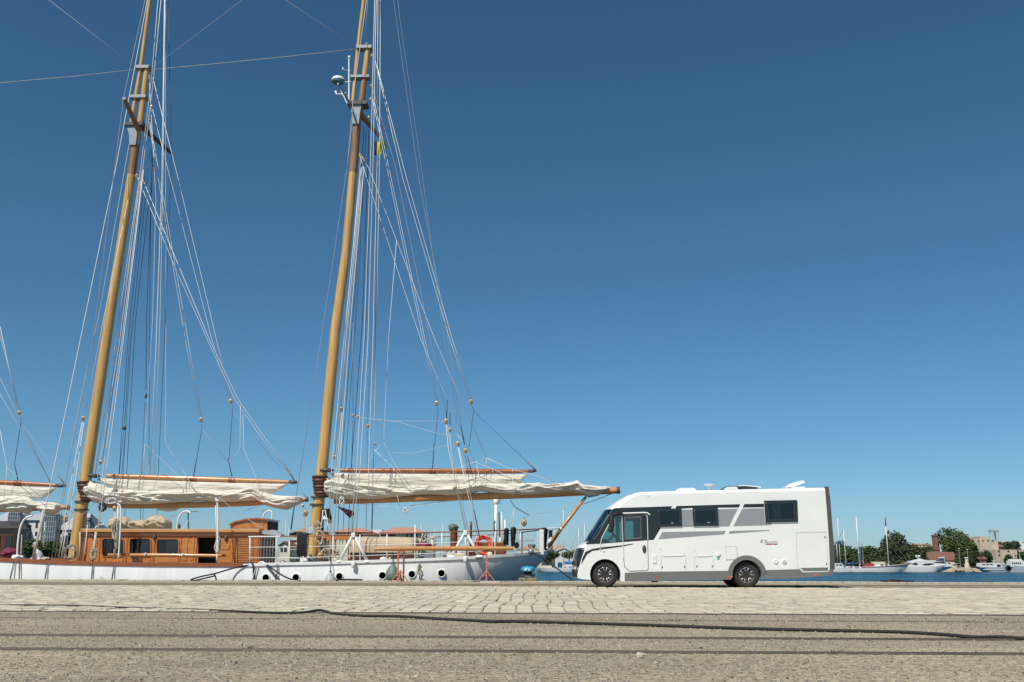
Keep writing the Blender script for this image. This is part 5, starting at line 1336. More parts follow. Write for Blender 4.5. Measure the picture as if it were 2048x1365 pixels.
# pin rail and fife rails round the mizzen
for x0, x1, y, d in ((636, 664, 1079, -1.3), (668, 703, 1077, -1.3), (641, 700, 1074, 1.3)):
    a, b = P(x0, y, YC + d), P(x1, y, YC + d); mb = MB(); mb.cbox((a.x, YC + d - .1, a.z - .07), (b.x, YC + d + .1, a.z + .07), .015); mb.build('pin_rail', 'varnish', SH)
    for k in range(5):
        t = (k + .5) / 5; q = a.lerp(b, t); mb = MB(); mb.tube([q + Vector((0, 0, -.22)), q + Vector((0, 0, .2))], [.014, .024], 6); mb.build('belaying_pin', 'block_wood', SH)
for x, d in ((638, -1.3), (662, -1.3), (670, -1.3), (701, -1.3), (643, 1.3), (698, 1.3)):
    a, b = P(x, 1122, YC + d), P(x, 1079, YC + d); MB().tube([a, b], .05, 8).build('rail_post', 'varnish_post', SH, smooth=True)
for k in range(9):
    x = 640 + k * 7.2; MB().tube([P(x, 1080, YC - 1.45), P(x + rnd.uniform(-2, 2), 1118, YC - 1.45)], .02, 6).build('rope', rnd.choice(('rope_white', 'rope_tan')), SH)
mb = MB(); mb.cbox((P(600, 1112, YC - 1).x, YC - 1.0, zdk - .15), (P(622, 1112, YC - 1).x, YC - .3, P(600, 1108, YC - 1).z), .03); mb.build('deck_box', 'white_metal', SH)
mb = MB(); q = P(628, 1056, YC); mb.lathe([(.275, -.25), (.285, .0), (.27, .03)], q, 'z', 16); mb.build('mast_coat', 'far_hull_grey', mm2, smooth=True, auto=50)

# --- guard rails
def raily(px, y): return sheer_pt(px, inset=.12).y
TOPR = [(497, 1074), (600, 1073), (660, 1071), (760, 1068.5), (860, 1065.5), (940, 1063), (1020, 1061), (1093, 1057.5)]
MIDR = [(497, 1095), (600, 1094), (660, 1092.5), (760, 1090), (860, 1087), (940, 1083.5), (1020, 1081), (1094, 1077)]
LOWR = [(497, 1116), (600, 1115.5), (660, 1114), (760, 1110.5), (860, 1107), (940, 1103.5), (1000, 1101), (1094, 1097)]
for tab, r, mat, nm in ((TOPR, .025, 'cap_rail', 'top_rail'), (MIDR, .011, 'white_metal', 'guard_wire'), (LOWR, .011, 'white_metal', 'guard_wire')):
    xs = [497 + (1093 - 497) * k / 40 for k in range(41)]
    MB().tube([P(x, lerp(tab, x), raily(x, 0)) for x in xs], r, 7).build(nm, mat, SH, smooth=True)
    MB().tube([(q.x, 2 * YC - q.y, q.z) for q in (P(x, lerp(tab, x), raily(x, 0)) for x in xs)], r, 6).build(nm, mat, SH, smooth=True)
MB().tube([P(x, lerp(TOPR, x), raily(x, 0) - .004) for x in (497, 530, 560)], .026, 7).build('rail_sleeve', 'white_metal', SH)
for px in (500, 552.5, 614, 666, 720, 774, 830, 884, 936, 990, 1041, 1080):
    a = sheer_pt(px, inset=.12); t = P(px, lerp(TOPR, px), a.y)
    MB().tube([(a.x, a.y, a.z - .05), (t.x, t.y, t.z)], .022, 8).build('stanchion', 'white_metal', SH, smooth=True)
    MB().tube([(a.x, 2 * YC - a.y, a.z - .05), (t.x, 2 * YC - t.y, t.z)], .032, 6).build('stanchion', 'white_metal', SH, smooth=True)
a, b = sheer_pt(1081, inset=.3), P(1081, 1060, YC - .6)
mb = MB(); mb.cbox((a.x - .04, YC - .75, a.z - .05), (a.x + .15, YC - .55, b.z), .02); mb.build('stern_post', 'white_metal', SH)
MB().tube([P(1092, 1057.6, YC - .5), P(1124, 1057, YC), P(1124, 1057, YC + .1)], .03, 8).build('staff_brace', 'white_metal', SH, smooth=True)
mb = MB(); mb.ell(P(1122, 1058, YC), (.08, .1, .08), 10, 7); mb.build('staff_clamp', 'white_metal', SH, smooth=True)
MB().tube([P(1097, 1094, YC), P(1122, 1058, YC), P(1172, 994, YC)], [.085, .08, .06], 12).build('ensign_staff', 'spar_wood', SH, smooth=True)
MB().tube([P(1088, 1104, YC), P(1103, 1088, YC)], [.05, .06], 8).build('staff_socket', 'white_metal', SH, smooth=True)
# A-frames with chain plates
for cx_, ty, by, sp in ((708, 1070, 1124, 28), (932, 1065, 1114, 28)):
    y = sheer_pt(cx_).y + .05
    fr = MB(); fr.cbox((P(cx_ - 5, ty, y).x, y - .09, P(cx_, ty + 6, y).z), (P(cx_ + 3, ty, y).x, y + .05, P(cx_, ty - 4, y).z), .02)
    fo = fr.build('chain_plate_frame', 'white_metal', SH)
    for sg in (-1, 1):
        mb = MB(); mb.tube([P(cx_ - 1 + sg * 2, ty + 2, y), P(cx_ - 1 + sg * sp, by - .5, y)], [.055, .065], 8); mb.build('frame_leg', 'white_metal', fo, smooth=True)
        mb = MB(); mb.ell(P(cx_ - 1 + sg * sp, by, y), (.18, .12, .07), 12, 6); mb.build('frame_foot', 'white_metal', fo, smooth=True)
    mb = MB(); mb.tube([P(cx_ - 1, ty, y), P(cx_ - 1, by, y)], .028, 8); mb.build('frame_rod', 'white_metal', fo, smooth=True)
    c = P(cx_ - 1, by + 5, y - .2); mb = MB(); mb.lathe([(.05, -.14), (.085, -.09), (.09, .06), (.06, .12)], c, 'z', 14); cp = mb.build('chain_plate', 'white_metal', fo, smooth=True)
    mb = MB(); mb.box((c.x - .06, y - .24, c.z - .02), (c.x + .06, y + .1, c.z + .1)); mb.build('plate_bracket', 'white_metal', fo)
# boom crutch, fairleads, bits of stern gear
MB().tube([P(990, 1122, YC - .6), P(991, 1060, YC - .6), P(992, 1005, YC - .3)], [.07, .07, .065], 14).build('boom_crutch', 'white_metal', SH, smooth=True)
mb = MB(); mb.lathe([(.1, -.1), (.12, -.07), (.12, .07), (.1, .1)], P(992, 1004, YC - .3), 'z', 16); mb.build('crutch_collar', 'white_metal', SH, smooth=True)
MB().tube([P(991, 998, YC - .1), P(992, 1003, YC - .2)], .05, 8).build('crutch_pin', 'copper_brown', SH)
for pts, r, mat in (([(1001, 1118), (1003, 1024)], .02, 'white_metal'), ([(1005, 1118), (1004, 1030)], .02, 'rope_tan'), ([(1010, 1096), (1010, 1040)], .035, 'white_metal'), ([(998, 1025), (1000, 1075)], .03, 'wire_dark'), ([(941, 1100), (942, 1055), (942, 1043)], .05, 'copper_brown'), ([(988, 1045), (989, 1075)], .03, 'wire_dark'), ([(830, 1128), (830, 1050)], .022, 'white_metal'), ([(836, 1126), (834, 1095)], .03, 'rope_tan')):
    MB().tube([P(x, y, YC - (1.0 if x > 900 else 2.9)) for x, y in pts], r, 8).build('pole', mat, SH, smooth=True)
c = P(908, 1062, YC - 1.2)
mb = MB(); mb.lathe([(.15, -1.35), (.15, -.04), (.17, 0)], c, 'z', 20); cv = mb.build('cowl_vent', 'copper_brown', SH, smooth=True, auto=50)
mb = MB(); mb.ell(c + Vector((-.02, -.02, .12)), (.20, .18, .15), 14, 9, .5, 7); mb.build('vent_cover', 'verdigris', cv, smooth=True)
c = P(1064, 1093, YC - 1.0); mb = MB(); mb.lathe([(.10, -.3), (.08, -.12), (.13, -.05), (.17, .04), (.17, .07), (.1, .08)], c, 'z', 20); mb.build('winch', 'silver', SH, smooth=True, auto=40)
for x, y in ((1033, 1091), (1062, 1104)):
    mb = MB(); mb.ell(P(x, y, YC - 1.6), (.12, .12, .13), 12, 8); mb.build('deck_lamp', 'verdigris' if x < 1050 else 'galvanised', SH, smooth=True)
c = P(1101, 1068, YC + .5); mb = MB(); mb.lathe([(.11, -.12), (.08, -.1), (.08, .1), (.105, .12), (.10, .15)], c, 'z', 16); sl = mb.build('stern_lamp', 'matt_black', SH, smooth=True, auto=40)
mb = MB(); mb.lathe([(.09, -.8), (.09, -.12)], c, 'z', 14); mb.build('lamp_post', 'white_metal', sl, smooth=True)
mb = MB(); a, b = P(893, 1113, YC - 1.6), P(965, 1095, YC - 1.6); mb.cbox((a.x, YC - 1.6, a.z - .3), (b.x, YC + .4, a.z + .12), .03); mb.build('skylight', 'far_cream', SH)
mb = MB(); a, b = P(955, 1100, YC - 1.2), P(1010, 1085, YC - 1.2); mb.cbox((a.x, YC - 1.2, a.z - .4), (b.x, YC + .6, b.z), .03); mb.build('cabin_trunk', 'copper_brown', SH)
mb = MB(); a, b = P(930, 1112, YC - 1.5), P(956, 1102, YC - 1.5); mb.cbox((a.x, YC - 1.7, a.z - .2), (b.x, YC - 1.1, b.z + .1), .03); mb.build('deck_chest', 'mahogany_with_shade', SH)
for k, x in enumerate((870, 872, 930, 974, 1001, 1046)):
    pass
for k in range(12):
    x = rnd.uniform(560, 1010); y = lerp(SHEER, x) - rnd.uniform(3, 8)
    mb = MB(); mb.ell(P(x, y, YC - 2.6), (rnd.uniform(.06, .16), .1, rnd.uniform(.06, .12)), 8, 6, .3, k); mb.build('deck_fitting', rnd.choice(('white_metal', 'galvanised', 'rope_tan', 'far_cream')), SH, smooth=True)

# ------------------------------------------------------------------ loose things aboard
def lump(name, px, py, rx, ry, rz, d, mat, seed, jit=.25, **kw):
    mb = MB(); mb.ell(P(px, py, YC + d), (rx, ry, rz), 30, 18, jit, seed)
    return mb.build(name, mat, smooth=True, **kw)
def crumple(name, x0, x1, top, base, seed, label, d=-1.4):
    xs = [x0 + (x1 - x0) * k / 10 for k in range(11)]
    return sail(name, [(x, base + (top - base) * math.sin(math.pi * (.08 + .84 * k / 10)) ** .45) for k, x in enumerate(xs)], [(x, base) for x in xs], .34, .13, seed, 2.2, 20, edge=.8, parent=None, mat='canvas_beige', Y=YC + d)
o = crumple('canvas_bundle', 215, 268, 1033, 1061, 31, ''); tag(o, 'crumpled roll of beige canvas on deckhouse roof next to the mainmast', 'canvas bundle')
o = crumple('canvas_bundle', 254, 304, 1040, 1061, 35, ''); tag(o, 'low folded heap of beige canvas on deckhouse roof between two bigger rolls', 'canvas bundle')
o = crumple('canvas_bundle', 290, 344, 1031, 1061, 38, ''); tag(o, 'smooth plump beige canvas bag on deckhouse roof beside white swan neck vent', 'canvas bundle')
# covered dinghy on deck
a, b = P(694, 1118, YC - 1.8), P(832, 1072, YC - 1.8)
rows = []
for k in range(30):
    t = k / 29; x = a.x + (b.x - a.x) * t
    e = min(1, t / .10) ** .5 * min(1, (1 - t) / .05) ** .4
    z0 = a.z + .25; hgt = (b.z - z0) * (.97 + .04 * math.sin(t * 3)) * (0.72 + .28 * e) * (1 - .06 * t)
    w = .95 * (.55 + .45 * e)
    r = []
    for j in range(15):
        th = math.pi * j / 14
        cx_, sz = math.cos(th), math.sin(th)
        r.append((x, YC - 1.8 + 1.0 - w * math.copysign(abs(cx_) ** .5, cx_), z0 + hgt * sz ** .55 + .012 * noise.noise(Vector((x * 4, j * .8, 0)))))
    rows.append(r)
dg = thing('covered_dinghy', (P(760, 1118, YC - .8).x, YC - .8, a.z - .1), 'dinghy under a tight beige canvas cover on the schooner deck', 'dinghy')
mb = MB(); mb.grid(rows); mb.f.append(tuple(range(15))); mb.f.append(tuple(29 * 15 + j for j in range(15))); mb.build('canvas_cover', 'canvas_beige', dg, smooth=True, auto=60)
mb = MB(); mb.box((a.x + .15, YC - 1.7, a.z - .1), (b.x - .05, YC - .1, a.z + .26)); mb.build('hull', 'mahogany_with_shade', dg)
for kk in (5, 8, 12):
    mb = MB(); mb.tube([(q[0], q[1] - .006, q[2] + .004) for q in rows[kk][:11]], .012, 5); mb.build('strap', 'copper_brown', dg)
# orange ring buoy
c = P(967, 1089, YC - 2.1)
lr = thing('life_ring', c - Vector((0, 0, .42)), 'orange ring buoy with white grab line on the stern rail', 'life ring')
pts = [c + Vector((.29 * math.cos(2 * math.pi * k / 32), 0, .29 * math.sin(2 * math.pi * k / 32))) for k in range(33)]
mb = MB(); mb.tube(pts, .095, 12, False); mb.build('ring', 'life_orange', lr, smooth=True)
for k in range(4):
    a0 = R(45 + 90 * k); pts = [c + Vector((.36 * math.cos(a0 + t * 1.2) , -.10 - .03 * math.sin(t * 3.14), .36 * math.sin(a0 + t * 1.2))) for t in [i / 6 for i in range(7)]]
    mb = MB(); mb.tube(pts, .014, 5); mb.build('grab_line', 'rope_white', lr, smooth=True)
lump('float_bag', 967, 1108, .20, .2, .12, -2.2, 'life_orange', 3, .2, label='small orange float bag on deck under the ring buoy', cat='bag')
lump('folded_cloth', 849, 1091, .30, .25, .14, -2.0, 'magenta_cloth', 5, .25, label='folded magenta cloth lying on deck between rope coils', cat='cloth')
mb = MB(); a, b = P(849, 1117, YC - 2.6), P(869, 1104, YC - 2.6); mb.cbox((a.x, YC - 2.7, a.z - .05), (b.x, YC - 2.2, b.z), .03); mb.build('storage_box', 'galvanised', label='pale grey metal storage box standing on deck by the railing', cat='box')
# hanks of black rope over the rail
def hank(px, py0, py1, w, nn, seed, label, d=None):
    y = sheer_pt(min(px, 1085), inset=.12).y
    rr = random.Random(seed)
    root = thing('rope_hank', P(px, py1, y), label, 'rope')
    for k in range(nn):
        x = px - w / 2 + w * (k + .5) / nn
        ln = py1 - rr.uniform(0, (py1 - py0) * .22)
        pts = [P(x - 2, (py0 + py1) / 2, y - .09), P(x - 2.2, py0 + 2, y - .06), P(x, py0 - 1.5, y), P(x + 1.5, py0 + 3, y + .06), P(x + rr.uniform(-2, 2), ln - 5, y + .05), P(x + rr.uniform(-3, 3), ln, y - .03), P(x - 2 + rr.uniform(-2, 2), ln - 6, y - .08), P(x - 2, (py0 + py1) / 2, y - .09)]
        mb = MB(); mb.tube(smooth_pts(pts, 4), .042, 6, False); mb.build('rope_loop', 'black_cloth', root, smooth=True)
hank(606, 1070, 1113, 18, 9, 1, 'thick hank of black rope hung over the rail beside the mizzenmast')
hank(1013, 1060, 1096, 5, 2, 2, 'short black rope coil on the rail just aft of the white boom crutch')
hank(1027, 1058, 1094, 6, 3, 3, 'black rope coil on the stern rail beside the deck block')
hank(1090, 1059, 1100, 7, 3, 4, 'dark rope hank hanging at the foot of the ensign staff')
# flags
def flag(name, quads, d, mats, label, cat='flag'):
    root = thing(name, P(quads[0][0][0], quads[0][0][1], YC + d), label, cat)
    for i, (q, mt) in enumerate(zip(quads, mats)):
        rows = []
        for u in range(9):
            r = []
            for v in range(7):
                s, t = u / 8, v / 6
                x = (q[0][0] * (1 - s) + q[1][0] * s) * (1 - t) + (q[3][0] * (1 - s) + q[2][0] * s) * t
                y = (q[0][1] * (1 - s) + q[1][1] * s) * (1 - t) + (q[3][1] * (1 - s) + q[2][1] * s) * t
                p = P(x, y, YC + d)
                r.append((p.x, p.y + .07 * math.sin(s * 6 + t * 3 + i) + .01 * i, p.z))
            rows.append(r)
        mb = MB(); mb.grid(rows)
        back = MB(); back.v = list(mb.v); back.f = list(mb.f)
        mb.add([(x, y + .006, z) for x, y, z in back.v], back.f)
        mb.build('flag_panel', mt, root, smooth=True)
    return root
flag('signal_flag', [((748, 284), (754, 284), (754, 311), (748, 311)), ((754, 284), (763, 283), (762, 309), (754, 311)), ((761, 276), (768, 280), (775, 296), (764, 304))], .3, ['flag_navy', 'flag_yellow', 'flag_green'], 'small navy, yellow and green flag flying below the mizzen crosstree')
flag('courtesy_flag', [((645, 1018), (660, 1018), (664, 1046), (648, 1030)), ((646, 1030), (664, 1042), (660, 1051), (646, 1038)), ((641, 1018), (647, 1020), (648, 1062), (639, 1062))], -1.2, ['black_cloth', 'flag_grey', 'black_cloth'], 'black and white flag hanging limp beside the mizzenmast')
flag('maroon_flag', [((672, 1012), (706, 1022), (708, 1030), (700, 1036)), ((690, 1018), (708, 1026), (700, 1037), (690, 1028))], -.6, ['maroon_flag', 'maroon_flag'], 'dark maroon flag drooping under the mizzen boom')
# fenders hung over the side
def fender(px, py, rx, rz, mat, label):
    y = YN - .06 - rx * 0.55
    c = P(px, py, y)
    root = thing('fender', c - Vector((0, 0, rz)), label, 'fender')
    mb = MB(); mb.lathe([(0, -rz), (rx * .55, -rz * .88), (rx * .9, -rz * .5), (rx, -rz * .1), (rx * .92, rz * .25), (rx * .62, rz * .7), (rx * .3, rz * .95), (rx * .14, rz * 1.12), (rx * .1, rz * 1.3)], c, 'z', 24); mb.build('float', mat, root, smooth=True)
    mb = MB(); mb.lathe([(rx * .18, rz * 1.02), (rx * .16, rz * 1.2), (rx * .08, rz * 1.32)], c, 'z', 12); mb.build('eye', 'dark_grey', root, smooth=True)
    mb = MB(); t = sheer_pt(px, -20, .12); mb.tube([c + Vector((0, 0, rz * 1.2)), Vector((c.x, c.y + .02, sheer_pt(px).z)), t], .016, 6); mb.build('lanyard', 'wire_dark', root)
fender(785, 1149, .28, .36, 'fender_green', 'large dark green ball fender hanging by the red trestle')
fender(660, 1168, .27, .40, 'fender_grey', 'pale grey fender mostly hidden below the quay edge')
# thin fender lines dropping over the side
for k, (x0, x1) in enumerate(((28, 18), (31, 27), (38, 38), (41, 43), (95, 88), (96.5, 94), (185, 182), (187, 186), (228, 222), (229, 228.5), (554, 553), (557, 557.5))):
    t = sheer_pt(x0, -2, -.05); q = P(x1, 1166, t.y - .02)
    MB().tube([t, q], .014, 5).build('fender_line', ('wire_dark', 'wire_grey')[k % 2], SH)

# small crouching crew member behind the rail
root_p = P(76, 1126, YC - 2.4)
pr = thing('person', (root_p.x, root_p.y, root_p.z - .25), 'person in a pale shirt and white cap crouching on deck behind the rail', 'person')
def skinned(name, pts, edges, mat, parent):
    me = bpy.data.meshes.new(name)
    org = ORG[parent.name]
    me.from_pydata([tuple(Vector(p[0]) - org) for p in pts], edges, [])
    o = bpy.data.objects.new(name, me); COL.objects.link(o)
    md = o.modifiers.new('skin', 'SKIN'); md.use_smooth_shade = True
    for i, p in enumerate(pts):
        me.skin_vertices[0].data[i].radius = (p[1], p[1])
    me.skin_vertices[0].data[0].use_root = True
    o.modifiers.new('sub', 'SUBSURF').levels = 2
    o.modifiers['sub'].render_levels = 2
    me.materials.append(MATS[mat]); o.parent = parent
    ORG[o.name] = org
    return o
b = Vector((root_p.x, root_p.y, root_p.z - .25))
PB = lambda x, y, z: b + Vector((x, y, z))
skinned('body', [(PB(.12, 0, .30), .15), (PB(.05, 0, .45), .16), (PB(-.04, 0, .62), .17), (PB(-.12, 0, .74), .08), (PB(-.17, 0, .82), .055),
                 (PB(-.06, -.20, .66), .06), (PB(-.12, -.26, .42), .05), (PB(-.28, -.2, .28), .04), (PB(-.06, .20, .66), .06), (PB(-.14, .24, .42), .05), (PB(-.28, .18, .28), .04),
                 (PB(.10, -.12, .26), .10), (PB(-.24, -.16, .34), .085), (PB(-.12, -.16, .05), .06), (PB(.10, .12, .26), .10), (PB(-.24, .16, .34), .085), (PB(-.12, .16, .05), .06)],
        [(0, 1), (1, 2), (2, 3), (3, 4), (2, 5), (5, 6), (6, 7), (2, 8), (8, 9), (9, 10), (0, 11), (11, 12), (12, 13), (0, 14), (14, 15), (15, 16)], 'shirt_white', pr)
mb = MB(); mb.ell(PB(-.20, 0, .93), (.095, .08, .12), 16, 12, .05, 2); mb.ell(PB(-.295, 0, .92), (.018, .014, .02), 8, 6); mb.ell(PB(-.19, -.08, .92), (.02, .012, .03), 8, 6); mb.build('head', 'skin', pr, smooth=True)
mb = MB(); mb.ell(PB(-.19, 0, 1.0), (.105, .092, .075), 16, 9); mb.ell(PB(-.30, 0, .975), (.07, .06, .012), 12, 6); mb.build('cap', 'cap_blue', pr, smooth=True)
mb = MB(); mb.ell(PB(.12, 0, .26), (.19, .19, .12), 16, 9); mb.build('trousers', 'jeans', pr, smooth=True)
lump('sail_bag', 20, 1106, .32, .3, .2, -2.5, 'magenta_cloth', 8, .3, label='dark red cloth heaped on deck by the dark forward house', cat='cloth')
lump('white_bundle', 35, 1116, .22, .2, .13, -2.8, 'far_white', 9, .3, label='small white cloth bundle on the rail at the white swan neck vent', cat='cloth')
lump('rope_bag', 90, 1119, .22, .2, .10, -2.7, 'canvas_beige', 10, .3, label='flat pale canvas bag on deck beside the crouching person', cat='bag')

# ------------------------------------------------------------------ things on the quay
YQ = 38.7
def trestle(px, base_y, sgn, label, double=False):
    g = G(px, base_y)
    y = g.y
    root = thing('trestle', (g.x, y, 0), label, 'trestle', 'spar trestles')
    zt = P(px, 1102.5, y).z
    for dx in ((-.09, .12) if double else (0,)):
        mb = MB(); mb.box((g.x + dx - .03, y - .03, .02), (g.x + dx + .03, y + .03, zt)); mb.build('post', 'trestle_red' if dx <= 0 else 'rust_steel', root)
    if double:
        for z in (zt - .1, zt - .25):
            mb = MB(); mb.box((g.x - .06, y - .012, z - .02), (g.x + .09, y + .012, z + .02)); mb.build('rung', 'galvanised', root)
    mb = MB(); mb.box((g.x - .16, y - .02, zt - .03), (g.x + .16, y + .02, zt + .02)) if not double else mb.box((g.x - .13, y - .05, zt - .03), (g.x + .16, y + .05, zt + .0)); mb.build('crosshead', 'trestle_red', root)
    for sx, sy in ((-.33, -.1), (.33, -.1), (0, .35), (.0, -.32)):
        mb = MB(); mb.tube([(g.x, y, .42), (g.x + sx, y + sy, .0)], .02, 6); mb.build('leg', 'trestle_red', root)
    mb = MB(); mb.tube([(g.x - .18, y - .05, .22), (g.x + .18, y - .05, .22)], .014, 6); mb.build('brace', 'trestle_red', root)
    return y, zt
t1, z1 = trestle(800, 1164.5, 1, 'red steel trestle with double post beside the green fender', True)
t2, z2 = trestle(973, 1164.5, 1, 'red steel trestle with single post near the stern')
zc = max(z1, z2) + .085
MB().tube([(P(748, 1099, t1).x, t1, z1 + .07), (P(800, 1099, t1).x, t1, z1 + .085), (P(973, 1099, t2).x, t2, z2 + .095), (P(1027, 1099, t2).x, t2, z2 + .095)], [.06, .085, .085, .07], 14).build(
    'wooden_spar', 'spar_wood', smooth=True, auto=50, label='long varnished wooden spar laid across two red trestles', cat='spar')
mb = MB(); g = G(975, 1165.5); mb.box((g.x - .3, g.y + .35, 0), (g.x + .42, g.y + .55, .03)); mb.build('plank', 'far_white', label='white painted plank lying on quay under the single post trestle', cat='plank')
# bollard
g = G(1056, 1163.4); by = g.y
bo = thing('bollard', (g.x, by, 0), 'black mooring bollard with blue mushroom cap at the quay edge', 'bollard')
mb = MB(); mb.cbox((g.x - .36, by - .3, -.02), (g.x + .36, by + .3, .14), .03); mb.build('plinth', 'quay_dirt', bo)
mb = MB(); mb.lathe([(.26, .12), (.22, .17), (.165, .22), (.155, .40)], (g.x, by, 0), 'z', 24); mb.build('stem', 'matt_black', bo, smooth=True, auto=50)
mb = MB(); mb.lathe([(.155, .36), (.25, .37), (.28, .41), (.28, .47), (.25, .53), (.17, .565), (0, .57)], (g.x, by, 0), 'z', 28); cp = mb.build('cap', 'bollard_blue', bo, smooth=True, auto=60)
for sx in (-.09, .05):
    mb = MB(); mb.cbox((g.x + sx - .05, by - .286, .40), (g.x + sx + .05, by - .262, .48), .008); mb.build('pale_mark', 'pale_blue', cp)  # two pale blue patches on the face of the cap
for k in range(3):
    mb = MB(); pts = [(g.x + (.21 + .02 * k) * math.cos(a), by + (.21 + .02 * k) * math.sin(a), .16 + .045 * k + .02 * math.sin(a * 2 + k)) for a in [R(15 * i) for i in range(25)]]
    mb.tube(pts, .022, 6, False); mb.build('rope_turn', ('wire_dark', 'rope_tan')[k % 2], bo, smooth=True)
# mooring lines
def line(name, pts, r, mat, label, k=5):
    return MB().tube(smooth_pts(pts, k), r, 8).build(name, mat, smooth=True, label=label, cat='mooring rope')
line('mooring_rope', [P(1059, 1104, YC - 1.5), P(1085, 1116, 41.4), P(1115, 1138, 40.3), P(1140, 1157, 39.6), P(1152, 1165.5, 39.0), P(1158, 1166.5, 38.6)], .028, 'black_cloth', 'black mooring rope from the stern down to the quay by the motorhome')
line('mooring_rope', [sheer_pt(517, -4, .05), P(470, 1136, 39.95), P(432, 1147, 39.5), P(400, 1154, 39.0), P(382, 1160, 38.6), P(392, 1161, 38.5), P(430, 1152, 38.9)], .028, 'black_cloth', 'black mooring rope sloping down left from the fairlead and doubled back')
line('mooring_rope', [P(428, 1148, 39.3), P(431, 1154, 39.2), P(433, 1163, 39.1)], .03, 'black_cloth', 'short tail of black rope hanging from the sloping mooring line')
line('mooring_rope', [sheer_pt(529, -4, .05), P(545, 1138, 39.9), P(566, 1152, 39.5), P(585, 1160, 39.1), P(600, 1163, 38.6)], .03, 'black_cloth', 'black mooring rope running down right from the fairlead to the quay')
line('mooring_rope', [sheer_pt(500, -8, .05), P(506, 1130, 40.0), P(507, 1150, 40.0), P(507, 1168, 40.0)], .03, 'black_cloth', 'dark rope dropping straight down the hull beside the fairlead')
line('mooring_rope', [sheer_pt(516, 2, -.05), P(508, 1148, 39.95), P(504, 1168, 39.9)], .022, 'wire_grey', 'thin grey rope slanting down the hull under the fairlead')
line('mooring_rope', [sheer_pt(533, 2, -.05), P(548, 1150, 39.95), P(556, 1168, 39.9)], .024, 'wire_dark', 'dark rope slanting right down the hull below the fairlead')
line('black_hose', [G(672, 1163) + Vector((0, 0, .04)), P(690, 1159.5, 39.2), P(720, 1160, 39.2), P(722, 1161.5, 39.1), P(700, 1162, 38.9)], .03, 'rubber', 'loop of black pipe lying on the quay edge under a porthole')
mb = MB(); mb.tube(smooth_pts([sheer_pt(513, 2), sheer_pt(517, -4, .02), sheer_pt(523, -7, .05), sheer_pt(530, -4, .02), sheer_pt(538, 2)], 4), .03, 8); mb.build('fairlead', 'white_metal', SH, smooth=True)
# heap on the quay edge beyond the motorhome
g = G(1795, 1164.5)
rows = []
mb = MB()
for k in range(9):
    mb.ell((g.x + (-.5 + k * .12) + rnd.uniform(-.03, .03), g.y + rnd.uniform(-.1, .15), .03), (.14, .14, .055 * math.exp(-((k - 3.2) / 3.2) ** 2) + .02), 10, 6, .4, k)
mb.build('net_heap', 'black_cloth', smooth=True, label='low heap of black netting lying at the quay edge', cat='netting')
g = G(1280, 1317)
mb = MB(); mb.ell((g.x, g.y, .018), (.032, .026, .024), 7, 5, .5, 4); mb.build('loose_stone', 'pale_stone', label='pale angular stone lying alone on the asphalt foreground', cat='stone')
for k, (px, py) in enumerate(((1245, 1301), (1099, 1247), (1010, 1306), (390, 1275), (1875, 1252))):
    pass
# hose across the quay
HOSE = [(-60, 1213), (0, 1213), (150, 1214.5), (250, 1218.5), (330, 1221), (400, 1222.5), (480, 1226), (560, 1229), (610, 1229.5), (640, 1228.5), (668, 1230), (720, 1234.5), (800, 1236), (880, 1241), (950, 1244.5), (985, 1247), (1024, 1246.5), (1150, 1249.5), (1300, 1254), (1480, 1260.5), (1640, 1264.5), (1720, 1266), (1800, 1268), (1880, 1272.5), (1950, 1278.5), (2000, 1278), (2040, 1281), (2110, 1283)]
pts = [G(x, y) for x, y in HOSE]
pts = [Vector((q.x, q.y, .0165)) for q in pts]
pts[9].z = .05; pts[8].z = .03
MB().tube(smooth_pts(pts, 6), .0168, 10).build('hose', 'rubber', smooth=True, label='long black rubber hose snaking across the whole quay', cat='hose')

# ------------------------------------------------------------------ far bank
def boat_hull(mb, cx, y, L, B, H, sgn, z=WATER, rake=.12, stern=.75, flare=1.0, sheer=.35):
    rows = []
    for k in range(15):
        t = k / 14
        b = B / 2 * (stern + (1 - stern) * math.sin(min(1, t / .45) * math.pi / 2)) if t < .45 else B / 2 * max(0.012, (1 - ((t - .45) / .55) ** 2.2))
        sh = H * (1 + sheer * max(0, t - .3) ** 1.5)
        r = []
        for sy, sz, rk in ((-1, 1, 1), (-.985, .45, .55), (-.93, 0, .1), (0, -.25, 0), (.93, 0, .1), (.985, .45, .55), (1, 1, 1)):
            r.append((cx + sgn * (-L / 2 + L * t * (1 - rake * (1 - rk) * t)), y + sy * b, z + sh * sz))
        rows.append(r)
    mb.grid(rows); mb.f.append(tuple(range(7)))
    n0 = len(mb.v) - 15 * 7
    for k in range(14):
        mb.f.append((n0 + k * 7, n0 + k * 7 + 6, n0 + (k + 1) * 7 + 6, n0 + (k + 1) * 7))
    return rows
def far_boat(name, px, Y, L, B, H, sgn, label, cat='boat', hullmat='far_white', stripe=None, group=None, **kw):
    x = P(px, 1143, Y).x
    root = thing(name, (x, Y, WATER), label, cat, group)
    mb = MB(); rows = boat_hull(mb, x, Y, L, B, H, sgn, **kw); mb.build('hull', hullmat, root, smooth=True, auto=35)
    if stripe:
        mb = MB(); mb.tube([(r[0][0], r[0][1] - .04, r[0][2] - .18) for r in rows], .09, 4); mb.build('stripe', stripe, root)
    return root, x, rows
def house(parent, x, y, z, lx, ly, lz, rake, mat, name='cabin'):
    mb = MB(); mb.prism([(x - lx / 2, z), (x + lx / 2, z), (x + lx / 2 - rake, z + lz), (x - lx / 2 + abs(rake) * .5, z + lz)], y - ly / 2, y + ly / 2)
    return mb.build(name, mat, parent)
